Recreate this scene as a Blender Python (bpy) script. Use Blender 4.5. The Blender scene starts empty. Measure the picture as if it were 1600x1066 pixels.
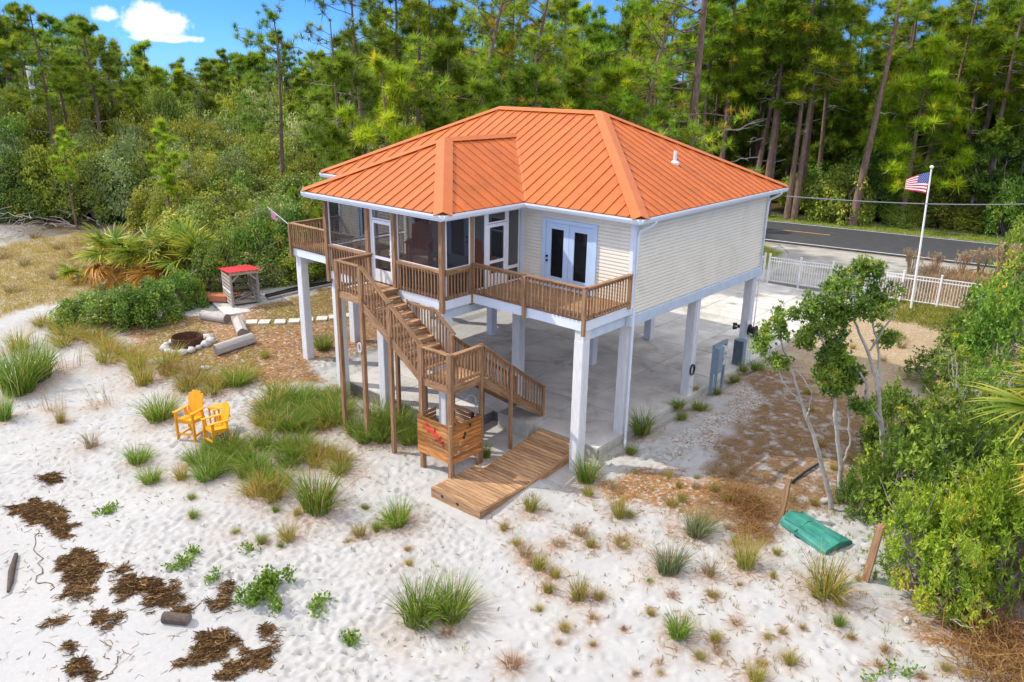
import bpy, math, random
import numpy as np
from mathutils import Vector, Matrix

scene = bpy.context.scene
COL = scene.collection
rad = math.radians
PI = math.pi

# ------------------------------------------------------------------ camera, sky, sun, exposure
cam_d = bpy.data.cameras.new('camera')
cam = bpy.data.objects.new('camera', cam_d)
COL.objects.link(cam)
CR = Vector((0.752479, 0.658429, 0.015711)); CU = Vector((-0.222116, 0.231242, 0.947202)); CF = Vector((-0.620032, 0.716239, -0.320252))
CR.normalize(); CU.normalize(); CF.normalize()
mw = Matrix.Identity(4)
for i in range(3):
    mw[i][0] = CR[i]; mw[i][1] = CU[i]; mw[i][2] = -CF[i]
mw.translation = (11.82, -18.933, 10.483)
cam.matrix_world = mw
cam_d.sensor_width = 36.0
cam_d.lens = 1213.7 / 1600 * 36
cam_d.clip_start = 0.1
cam_d.clip_end = 5000
scene.camera = cam

SUN_EL = rad(44)
SUN_H = Vector((-0.866, -0.50, 0)).normalized()      # horizontal direction towards the sun
SUN_V = Vector((SUN_H.x * math.cos(SUN_EL), SUN_H.y * math.cos(SUN_EL), math.sin(SUN_EL)))
world = bpy.data.worlds.new('World')
scene.world = world
world.use_nodes = True
wn = world.node_tree
for n in list(wn.nodes): wn.nodes.remove(n)
def wnode(t, **k):
    n = wn.nodes.new(t)
    for a, b in k.items(): setattr(n, a, b)
    return n
sky = wnode('ShaderNodeTexSky', sky_type='NISHITA', sun_disc=False)
sky.sun_elevation = SUN_EL
sky.sun_rotation = math.atan2(SUN_H.x, SUN_H.y)
sky.altitude = 0; sky.air_density = 0.8; sky.dust_density = 0.0; sky.ozone_density = 6.0
bg = wnode('ShaderNodeBackground'); bg.inputs['Strength'].default_value = 0.15
wout = wnode('ShaderNodeOutputWorld')
tc = wnode('ShaderNodeTexCoord')
def dotc(v):
    n = wnode('ShaderNodeVectorMath', operation='DOT_PRODUCT')
    wn.links.new(tc.outputs['Generated'], n.inputs[0]); n.inputs[1].default_value = v
    return n.outputs['Value']
def wmath(op, a, b=None, clamp=False):
    n = wnode('ShaderNodeMath', operation=op); n.use_clamp = clamp
    for i, x in enumerate((a, b)):
        if x is None: continue
        if isinstance(x, (int, float)): n.inputs[i].default_value = x
        else: wn.links.new(x, n.inputs[i])
    return n.outputs[0]
# deep clear blue: pull the sky a little towards blue all round
hue = wnode('ShaderNodeMixRGB', blend_type='MULTIPLY'); hue.inputs['Fac'].default_value = 1.0
hue.inputs['Color2'].default_value = (0.21, 0.42, 0.82, 1)
wn.links.new(sky.outputs['Color'], hue.inputs['Color1'])
# cumulus: azimuth / elevation coordinates in world directions
cdir = Vector((-0.9017, 0.4323, 0.0)).normalized()
cside = Vector((cdir.y, -cdir.x, 0))
u_ = wmath('DIVIDE', dotc(cside), dotc(cdir)); v_ = wmath('DIVIDE', dotc((0, 0, 1)), dotc(cdir))
comb = wnode('ShaderNodeCombineXYZ'); wn.links.new(u_, comb.inputs[0]); wn.links.new(v_, comb.inputs[1])
nz = wnode('ShaderNodeTexNoise'); nz.inputs['Scale'].default_value = 70; nz.inputs['Detail'].default_value = 7; nz.inputs['Roughness'].default_value = 0.55
wn.links.new(comb.outputs[0], nz.inputs['Vector'])
def lobe(cu, cv, ru, rv):
    a = wmath('DIVIDE', wmath('SUBTRACT', u_, cu), ru); b = wmath('DIVIDE', wmath('SUBTRACT', v_, cv), rv)
    d = wmath('SQRT', wmath('ADD', wmath('MULTIPLY', a, a), wmath('MULTIPLY', b, b)))
    return wmath('SUBTRACT', 1.0, d)
L_ = None
LOBES = [(0.0, 0.050, 0.048, 0.021), (-0.006, 0.060, 0.030, 0.019), (0.022, 0.052, 0.026, 0.014), (-0.0465, 0.0590, 0.018, 0.011), (0.012, 0.036, 0.055, 0.006)]
for l in LOBES:
    x = lobe(*l); L_ = x if L_ is None else wmath('MAXIMUM', L_, x)
dens = wmath('ADD', wmath('SUBTRACT', L_, 0.16), wmath('MULTIPLY', wmath('SUBTRACT', nz.outputs['Fac'], 0.5), 1.3))
front = wmath('GREATER_THAN', dotc(cdir), 0.2)
mask = wmath('MULTIPLY', wmath('MULTIPLY', dens, 2.6, clamp=True), front)
cmix = wnode('ShaderNodeMixRGB'); wn.links.new(mask, cmix.inputs['Fac'])
ccol = wnode('ShaderNodeMixRGB'); ccol.inputs['Color1'].default_value = (4.0, 4.6, 5.4, 1); ccol.inputs['Color2'].default_value = (6.4, 6.4, 6.5, 1)
wn.links.new(wmath('MULTIPLY', dens, 1.1, clamp=True), ccol.inputs['Fac'])
# unseen bright cumulus added overhead as neutral fill light, faded out towards the horizon
sepd = wnode('ShaderNodeSeparateXYZ'); wn.links.new(tc.outputs['Generated'], sepd.inputs[0])
zc = wmath('MAXIMUM', sepd.outputs[2], 0.05)
cp = wnode('ShaderNodeCombineXYZ'); wn.links.new(wmath('DIVIDE', sepd.outputs[0], zc), cp.inputs[0]); wn.links.new(wmath('DIVIDE', sepd.outputs[1], zc), cp.inputs[1])
nz2 = wnode('ShaderNodeTexNoise'); nz2.inputs['Scale'].default_value = 1.3; nz2.inputs['Detail'].default_value = 6; wn.links.new(cp.outputs[0], nz2.inputs['Vector'])
high = wmath('MULTIPLY', wmath('SUBTRACT', sepd.outputs[2], 0.16), 6.0, clamp=True)
m2 = wmath('MULTIPLY', wmath('MULTIPLY', wmath('SUBTRACT', nz2.outputs["Fac"], 0.40), 6.0, clamp=True), high)
skyc = wnode('ShaderNodeMixRGB'); wn.links.new(wmath('MULTIPLY', m2, 0.9), skyc.inputs['Fac']); wn.links.new(hue.outputs['Color'], skyc.inputs['Color1']); skyc.inputs['Color2'].default_value = (10.5, 10.2, 9.8, 1)
wn.links.new(skyc.outputs['Color'], cmix.inputs['Color1']); wn.links.new(ccol.outputs['Color'], cmix.inputs['Color2'])
wn.links.new(cmix.outputs['Color'], bg.inputs['Color'])
wn.links.new(bg.outputs[0], wout.inputs[0])

sun_d = bpy.data.lights.new('sun', 'SUN'); sun_d.energy = 2.65; sun_d.angle = rad(0.53); sun_d.color = (1.0, 0.925, 0.79)
sun = bpy.data.objects.new('sun', sun_d); COL.objects.link(sun)
sun.location = (-30, -20, 40)
sun.rotation_euler = SUN_V.to_track_quat('Z', 'Y').to_euler()

vs = scene.view_settings
vs.view_transform = 'Standard'; vs.look = 'None'; vs.exposure = 0.70; vs.gamma = 1.0; vs.use_curve_mapping = False
scene.cycles.max_bounces = 6
scene.cycles.transparent_max_bounces = 12
scene.cycles.transmission_bounces = 3
scene.cycles.glossy_bounces = 2

# ------------------------------------------------------------------ materials
MATS = {}
def mat(name, col, rough=0.6, var=0.18, scale=6.0, bump=0.0, bscale=30.0, stretch=(1, 1, 1), metal=0.0, spec=0.35, rnd=0.12, col2=None, detail=5, stain=0.0, sscale=.35):
    m = bpy.data.materials.new(name); m.use_nodes = True
    t = m.node_tree; N = t.nodes; L = t.links
    b = N['Principled BSDF']; b.inputs['Roughness'].default_value = rough; b.inputs['Metallic'].default_value = metal
    b.inputs['Specular IOR Level'].default_value = spec
    tc = N.new('ShaderNodeTexCoord'); mp = N.new('ShaderNodeMapping'); mp.inputs['Scale'].default_value = stretch
    L.new(tc.outputs['Object'], mp.inputs['Vector'])
    oi = N.new('ShaderNodeObjectInfo')
    ad = N.new('ShaderNodeVectorMath'); ad.operation = 'ADD'
    sc = N.new('ShaderNodeVectorMath'); sc.operation = 'SCALE'; sc.inputs[0].default_value = (7.1, 3.3, 5.7); L.new(oi.outputs['Random'], sc.inputs['Scale'])
    L.new(mp.outputs[0], ad.inputs[0]); L.new(sc.outputs[0], ad.inputs[1])
    nz = N.new('ShaderNodeTexNoise'); nz.inputs['Scale'].default_value = scale; nz.inputs['Detail'].default_value = detail; nz.inputs['Roughness'].default_value = 0.6
    L.new(ad.outputs[0], nz.inputs['Vector'])
    rp = N.new('ShaderNodeMapRange'); rp.inputs[1].default_value = 0.3; rp.inputs[2].default_value = 0.7
    L.new(nz.outputs['Fac'], rp.inputs[0])
    mx = N.new('ShaderNodeMixRGB')
    c1 = [c * (1 - var) for c in col]; c2 = [c * (1 + var) for c in col] if col2 is None else col2
    mx.inputs['Color1'].default_value = (*c1, 1); mx.inputs['Color2'].default_value = (*[min(c, 1) for c in c2], 1)
    L.new(rp.outputs[0], mx.inputs['Fac'])
    hs = N.new('ShaderNodeHueSaturation')
    rv = N.new('ShaderNodeMapRange'); rv.inputs[3].default_value = 1 - rnd; rv.inputs[4].default_value = 1 + rnd
    L.new(oi.outputs['Random'], rv.inputs[0]); L.new(rv.outputs[0], hs.inputs['Value'])
    L.new(mx.outputs[0], hs.inputs['Color']); L.new(hs.outputs[0], b.inputs['Base Color'])
    if stain:                                                        # old water and dirt stains of their own shape
        n3 = N.new('ShaderNodeTexNoise'); n3.inputs['Scale'].default_value = sscale; n3.inputs['Detail'].default_value = 8; n3.inputs['Roughness'].default_value = 0.68; n3.inputs['Distortion'].default_value = 1.2
        L.new(tc.outputs['Object'], n3.inputs['Vector']); r3 = N.new('ShaderNodeMapRange'); r3.inputs[1].default_value = 0.52; r3.inputs[2].default_value = 0.68; r3.inputs[3].default_value = 0; r3.inputs[4].default_value = stain
        L.new(n3.outputs['Fac'], r3.inputs[0]); m3 = N.new('ShaderNodeMixRGB'); m3.blend_type = 'MULTIPLY'; m3.inputs['Color2'].default_value = (0.50, 0.44, 0.37, 1); L.new(r3.outputs[0], m3.inputs['Fac']); L.new(hs.outputs[0], m3.inputs['Color1']); L.new(m3.outputs[0], b.inputs['Base Color'])
    if bump:
        n2 = N.new('ShaderNodeTexNoise'); n2.inputs['Scale'].default_value = bscale; n2.inputs['Detail'].default_value = 4
        L.new(ad.outputs[0], n2.inputs['Vector'])
        bp = N.new('ShaderNodeBump'); bp.inputs['Strength'].default_value = bump; bp.inputs['Distance'].default_value = 0.02
        L.new(n2.outputs['Fac'], bp.inputs['Height']); L.new(bp.outputs[0], b.inputs['Normal'])
    MATS[name] = m
    return m

def leaf_mat(name, stops, transl=0.3, rough=0.5, rnd=0.2, hrnd=0.02, spec=0.3):
    """leaf colour from a per-leaf attribute 'tint' (0..1), small differences plant by plant"""
    m = bpy.data.materials.new(name); m.use_nodes = True
    t = m.node_tree; N = t.nodes; L = t.links
    b = N['Principled BSDF']; b.inputs['Roughness'].default_value = rough; b.inputs['Specular IOR Level'].default_value = spec
    at = N.new('ShaderNodeAttribute'); at.attribute_name = 'tint'
    cr = N.new('ShaderNodeValToRGB')
    el = cr.color_ramp.elements
    while len(el) < len(stops): el.new(0.5)
    for e, (p, c) in zip(el, stops): e.position = p; e.color = (*c, 1)
    L.new(at.outputs['Fac'], cr.inputs[0])
    oi = N.new('ShaderNodeObjectInfo')
    hs = N.new('ShaderNodeHueSaturation')
    rv = N.new('ShaderNodeMapRange'); rv.inputs[3].default_value = 1 - rnd; rv.inputs[4].default_value = 1 + rnd
    L.new(oi.outputs['Random'], rv.inputs[0]); L.new(rv.outputs[0], hs.inputs['Value'])
    fr = N.new('ShaderNodeMath'); fr.operation = 'MULTIPLY'; fr.inputs[1].default_value = 7.31; L.new(oi.outputs['Random'], fr.inputs[0])
    f2 = N.new('ShaderNodeMath'); f2.operation = 'FRACT'; L.new(fr.outputs[0], f2.inputs[0])
    rh = N.new('ShaderNodeMapRange'); rh.inputs[3].default_value = 0.5 - hrnd; rh.inputs[4].default_value = 0.5 + hrnd
    L.new(f2.outputs[0], rh.inputs[0]); L.new(rh.outputs[0], hs.inputs['Hue'])
    L.new(cr.outputs[0], hs.inputs['Color']); L.new(hs.outputs[0], b.inputs['Base Color'])
    tr = N.new('ShaderNodeBsdfTranslucent'); L.new(hs.outputs[0], tr.inputs['Color'])
    ms = N.new('ShaderNodeMixShader'); ms.inputs[0].default_value = transl
    L.new(b.outputs[0], ms.inputs[1]); L.new(tr.outputs[0], ms.inputs[2]); L.new(ms.outputs[0], N['Material Output'].inputs[0])
    MATS[name] = m
    return m

M_ROOF = mat('orange_standing_seam', (0.49, 0.118, 0.018), rough=0.45, var=0.13, scale=1.6, rnd=0.07, spec=0.3, bump=0.12, bscale=3.0, stain=0.28, sscale=.8)
M_CAP = mat('orange_roof_cap', (0.50, 0.128, 0.024), rough=0.5, var=0.09, scale=2.0, rnd=0.03)
M_SIDING = mat('cream_siding', (0.80, 0.745, 0.61), rough=0.55, var=0.05, scale=1.5, rnd=0.02, stain=0.16, sscale=.7)
M_TRIM = mat('white_trim', (0.70, 0.755, 0.82), rough=0.5, var=0.04, scale=3, rnd=0.03)  # white trim; bluish skylight of its shaded faces put into the colour
M_BLUE = mat('shade_blue_door', (0.50, 0.64, 0.83), rough=0.45, var=0.04, scale=3, rnd=0.03)  # white door; the sky blue of its shade put into the colour
M_PIER = mat('whitewashed_pier', (0.68, 0.68, 0.67), rough=0.75, var=0.11, scale=6, stretch=(2.5, 2.5, .4), bump=0.3, rnd=0.05, detail=8)
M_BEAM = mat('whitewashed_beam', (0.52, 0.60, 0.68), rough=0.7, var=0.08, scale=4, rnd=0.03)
M_DECK = mat('brown_deck_wood', (0.235, 0.115, 0.05), rough=0.75, var=0.3, scale=7, stretch=(.3, 3, 3), bump=0.35, rnd=0.2, col2=(0.42, 0.25, 0.135), detail=7)
M_POST = mat('brown_post_wood', (0.255, 0.13, 0.058), rough=0.75, var=0.3, scale=7, stretch=(.3, 3, 3), bump=0.35, rnd=0.16, col2=(0.42, 0.245, 0.13), detail=7)
M_FLOOR = mat('worn_deck_floor', (0.24, 0.125, 0.07), rough=0.75, var=0.25, scale=8, stretch=(.25, 3, 3), bump=0.3, rnd=0.18)
M_WALK = mat('boardwalk_wood', (0.34, 0.18, 0.085), rough=0.75, var=0.3, scale=6, stretch=(.3, 3, 3), bump=0.4, rnd=0.3, col2=(0.56, 0.35, 0.19), detail=7)
M_CEDAR = mat('orange_cedar', (0.36, 0.125, 0.025), rough=0.6, var=0.3, scale=6, stretch=(.3, 3, 3), bump=0.3, rnd=0.38, col2=(0.62, 0.27, 0.07), detail=7)
M_GREYWOOD = mat('weathered_grey_wood', (0.33, 0.30, 0.27), rough=0.85, var=0.3, scale=10, stretch=(.3, 3, 3), bump=0.5, rnd=0.15)
M_LOG = mat('weathered_log', (0.40, 0.37, 0.35), rough=0.85, var=0.25, scale=9, stretch=(.3, 3, 3), bump=0.5, rnd=0.1)
M_LOGEND = mat('log_end_grain', (0.20, 0.17, 0.15), rough=0.9, var=0.3, scale=12, rnd=0.1)
M_PALEWOOD = mat('pale_pallet_wood', (0.45, 0.36, 0.26), rough=0.8, var=0.25, scale=9, stretch=(.3, 3, 3), bump=0.3, rnd=0.15)
M_REDWOOD = mat('reddish_timber', (0.46, 0.17, 0.085), rough=0.75, var=0.25, scale=8, stretch=(.3, 3, 3), bump=0.3, rnd=0.1)
M_REDROOF = mat('red_metal_sheet', (0.62, 0.035, 0.05), rough=0.45, var=0.12, scale=4, rnd=0.03)
M_CONC = mat('pale_concrete', (0.58, 0.565, 0.535), rough=0.85, var=0.22, scale=.9, bump=0.15, bscale=60, rnd=0.09, detail=11, stain=0.65, sscale=.45)
M_APRON = mat('grey_apron_concrete', (0.36, 0.345, 0.315), rough=0.9, var=0.2, scale=.8, rnd=0.0, detail=9, stain=.5)
M_CONCSIDE = mat('concrete_edge', (0.42, 0.41, 0.36), rough=0.9, var=0.2, scale=4, bump=0.3, rnd=0.05)
M_JOINT = mat('dark_joint', (0.16, 0.15, 0.14), rough=0.95, var=0.2, scale=6, rnd=0.02)
M_YELLOW = mat('yellow_chair_plastic', (0.80, 0.37, 0.012), rough=0.55, var=0.08, scale=5, rnd=0.05)
M_ORANGE = mat('orange_chair_plastic', (0.85, 0.20, 0.012), rough=0.5, var=0.05, scale=4, rnd=0.03)
M_RUST = mat('rusty_steel', (0.10, 0.045, 0.025), rough=0.85, var=0.4, scale=8, bump=0.4, rnd=0.05)
M_STONE = mat('pale_field_stone', (0.45, 0.44, 0.42), rough=0.85, var=0.25, scale=7, bump=0.4, rnd=0.22)
M_PAVER = mat('pale_stepping_stone', (0.55, 0.53, 0.48), rough=0.85, var=0.12, scale=6, bump=0.3, rnd=0.08)
M_ASPH = mat('asphalt', (0.055, 0.057, 0.062), rough=0.85, var=0.18, scale=1.5, bump=0.25, bscale=90, rnd=0.0, detail=9)
M_WHITEPAINT = mat('white_road_paint', (0.72, 0.72, 0.70), rough=0.7, var=0.1, scale=5, rnd=0.0)
M_YELPAINT = mat('yellow_road_paint', (0.65, 0.36, 0.03), rough=0.7, var=0.15, scale=5, rnd=0.0)
M_FENCE = mat('white_aluminium', (0.86, 0.86, 0.86), rough=0.4, var=0.03, scale=3, rnd=0.03)
M_STEEL = mat('grey_painted_steel', (0.22, 0.30, 0.36), rough=0.5, var=0.1, scale=5, rnd=0.04)
M_METER = mat('pale_meter_grey', (0.55, 0.57, 0.56), rough=0.4, var=0.06, scale=5, rnd=0.04)
M_BLACK = mat('black_plastic', (0.02, 0.02, 0.022), rough=0.5, var=0.2, scale=8, rnd=0.1)
M_PVC = mat('white_plastic', (0.78, 0.79, 0.80), rough=0.4, var=0.03, scale=3, rnd=0.03)
M_GREEN = mat('green_canoe_plastic', (0.008, 0.20, 0.15), rough=0.55, var=0.3, scale=2.2, bump=0.1, rnd=0.02, col2=(0.06, 0.30, 0.235), detail=9)
M_DRED = mat('red_wall_ornament', (0.55, 0.04, 0.03), rough=0.5, var=0.2, scale=8, rnd=0.02)
M_FWHITE = mat('flag_white', (0.80, 0.79, 0.80), rough=0.8, var=0.03, rnd=0.0)
M_FRED = mat('flag_red', (0.50, 0.02, 0.05), rough=0.8, var=0.05, rnd=0.0)
M_FBLUE = mat('flag_blue', (0.022, 0.05, 0.25), rough=0.8, var=0.05, rnd=0.0)
M_PINEBARK = mat('pine_bark', (0.19, 0.125, 0.092), rough=0.95, var=0.45, scale=7, stretch=(1, 1, .35), bump=0.8, bscale=14, rnd=0.18)
M_GREYBARK = mat('grey_smooth_bark', (0.42, 0.385, 0.34), rough=0.9, var=0.25, scale=9, bump=0.4, rnd=0.12)
M_DEADWOOD = mat('bleached_twigs', (0.36, 0.32, 0.29), rough=0.95, var=0.25, scale=6, rnd=0.15)
M_WRACKD = mat('dark_seaweed', (0.105, 0.062, 0.032), rough=0.95, var=0.5, scale=5, rnd=0.1)
M_DRIFT = mat('dark_driftwood', (0.10, 0.075, 0.06), rough=0.9, var=0.3, scale=9, stretch=(.3, 3, 3), bump=0.5, rnd=0.1)
M_WIRE = mat('grey_cable', (0.33, 0.33, 0.34), rough=0.6, var=0.05, rnd=0.0)
M_STRAW = mat('pine_straw', (0.33, 0.17, 0.065), rough=0.9, var=0.45, scale=3, rnd=0.0)
M_SPECK = mat('dark_beach_debris', (0.17, 0.12, 0.085), rough=0.9, var=0.5, scale=3, rnd=0.0)
M_GLASS = mat('dark_window_glass', (0.010, 0.012, 0.014), rough=0.05, var=0.1, spec=0.2, rnd=0.0)  # opaque; the dark of the unlit rooms behind is put into the colour
M_GREYTAB = mat('grey_table_plastic', (0.13, 0.14, 0.15), rough=0.6, var=0.1, rnd=0.05)
M_TAN = mat('tan_table_wood', (0.52, 0.28, 0.09), rough=0.6, var=0.2, scale=6, stretch=(.3, 3, 3), rnd=0.05)

M_SCREEN = bpy.data.materials.new('dark_insect_screen'); M_SCREEN.use_nodes = True
_t = M_SCREEN.node_tree; _b = _t.nodes['Principled BSDF']; _b.inputs['Base Color'].default_value = (0.03, 0.032, 0.035, 1); _b.inputs['Roughness'].default_value = 0.7
_x = _t.nodes.new('ShaderNodeBsdfTransparent'); _m = _t.nodes.new('ShaderNodeMixShader'); _m.inputs[0].default_value = 0.36
_t.links.new(_x.outputs[0], _m.inputs[1]); _t.links.new(_b.outputs[0], _m.inputs[2]); _t.links.new(_m.outputs[0], _t.nodes['Material Output'].inputs[0])

LM_PINE = leaf_mat('pine_needles', [(0, (0.10, 0.19, 0.012)), (0.45, (0.26, 0.40, 0.02)), (0.8, (0.47, 0.58, 0.025)), (0.97, (0.62, 0.57, 0.03)), (1, (0.58, 0.23, 0.04))], transl=0.45, rnd=0.22, hrnd=0.015)
LM_PINED = leaf_mat('dark_pine_needles', [(0, (0.07, 0.15, 0.014)), (0.5, (0.18, 0.30, 0.02)), (1, (0.36, 0.47, 0.028))], transl=0.4, rnd=0.2, hrnd=0.015)
LM_PINEY = leaf_mat('bright_pine_needles', [(0, (0.14, 0.26, 0.014)), (0.5, (0.34, 0.50, 0.02)), (0.9, (0.56, 0.66, 0.03)), (1, (0.6, 0.5, 0.04))], transl=0.4, rnd=0.12, hrnd=0.01)
LM_OAK = leaf_mat('scrub_oak_leaves', [(0, (0.085, 0.155, 0.02)), (0.5, (0.22, 0.31, 0.035)), (0.85, (0.40, 0.45, 0.05)), (1, (0.62, 0.48, 0.07))], transl=0.25, rnd=0.28, hrnd=0.03, spec=0.45)
LM_OAKG = leaf_mat('grey_green_leaves', [(0, (0.13, 0.20, 0.05)), (0.5, (0.27, 0.345, 0.10)), (1, (0.46, 0.52, 0.19))], transl=0.25, rnd=0.2, hrnd=0.02, spec=0.45)
LM_OAKY = leaf_mat('yellow_green_leaves', [(0, (0.12, 0.17, 0.016)), (0.5, (0.31, 0.36, 0.034)), (0.9, (0.52, 0.49, 0.05)), (1, (0.65, 0.42, 0.05))], transl=0.3, rnd=0.2, hrnd=0.02, spec=0.4)
LM_SHRUB = leaf_mat('shrub_leaves', [(0, (0.065, 0.145, 0.016)), (0.5, (0.18, 0.31, 0.03)), (0.9, (0.34, 0.46, 0.05)), (1, (0.5, 0.42, 0.05))], transl=0.3, rnd=0.15, hrnd=0.015, spec=0.5)
LM_SHRUBL = leaf_mat('light_shrub_leaves', [(0, (0.10, 0.20, 0.014)), (0.5, (0.29, 0.43, 0.026)), (0.9, (0.48, 0.56, 0.045)), (1, (0.6, 0.45, 0.05))], transl=0.35, rnd=0.1, hrnd=0.01, spec=0.5)
LM_GRASS = leaf_mat('beach_grass', [(0, (0.075, 0.16, 0.018)), (0.5, (0.19, 0.32, 0.032)), (0.85, (0.36, 0.43, 0.07)), (1, (0.58, 0.44, 0.17))], transl=0.35, rnd=0.15, hrnd=0.015)
LM_GRASSY = leaf_mat('yellowing_grass', [(0, (0.12, 0.165, 0.02)), (0.5, (0.30, 0.33, 0.04)), (0.8, (0.48, 0.37, 0.08)), (1, (0.58, 0.37, 0.13))], transl=0.35, rnd=0.15, hrnd=0.02)
LM_GRASSB = leaf_mat('grey_green_grass', [(0, (0.072, 0.132, 0.048)), (0.5, (0.168, 0.240, 0.102)), (0.9, (0.324, 0.360, 0.180)), (1, (0.504, 0.384, 0.168))], transl=0.3, rnd=0.1, hrnd=0.01)
LM_DRY = leaf_mat('dry_grass', [(0, (0.170, 0.140, 0.050)), (0.5, (0.360, 0.260, 0.120)), (1, (0.550, 0.400, 0.220))], transl=0.25, rnd=0.15, hrnd=0.01)
LM_BROWN = leaf_mat('dead_brush', [(0, (0.130, 0.065, 0.025)), (0.5, (0.310, 0.160, 0.055)), (1, (0.500, 0.290, 0.110))], transl=0.2, rnd=0.1, hrnd=0.01)
LM_CREEP = leaf_mat('creeper_leaves', [(0, (0.070, 0.160, 0.015)), (0.5, (0.160, 0.290, 0.030)), (1, (0.300, 0.400, 0.070))], transl=0.35, rnd=0.12, hrnd=0.01)
LM_PALM = leaf_mat('palm_fans', [(0, (0.07, 0.15, 0.016)), (0.4, (0.20, 0.30, 0.03)), (0.7, (0.48, 0.46, 0.05)), (1, (0.72, 0.50, 0.08))], transl=0.3, rnd=0.15, hrnd=0.01)
LM_DEADFROND = leaf_mat('dead_palm_fans', [(0, (0.30, 0.13, 0.02)), (0.5, (0.58, 0.27, 0.035)), (1, (0.70, 0.42, 0.09))], transl=0.2, rnd=0.15, hrnd=0.01)
M_WRACK = leaf_mat('dried_seaweed', [(0, (0.06, 0.033, 0.016)), (0.5, (0.16, 0.092, 0.04)), (1, (0.42, 0.27, 0.12))], transl=0.05, rough=0.9, rnd=0.12, spec=0.1, hrnd=0.0)
LM_REED = leaf_mat('reed_plumes', [(0, (0.30, 0.22, 0.12)), (0.5, (0.48, 0.36, 0.22)), (1, (0.60, 0.48, 0.32))], transl=0.3, rnd=0.1, hrnd=0.01)

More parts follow.
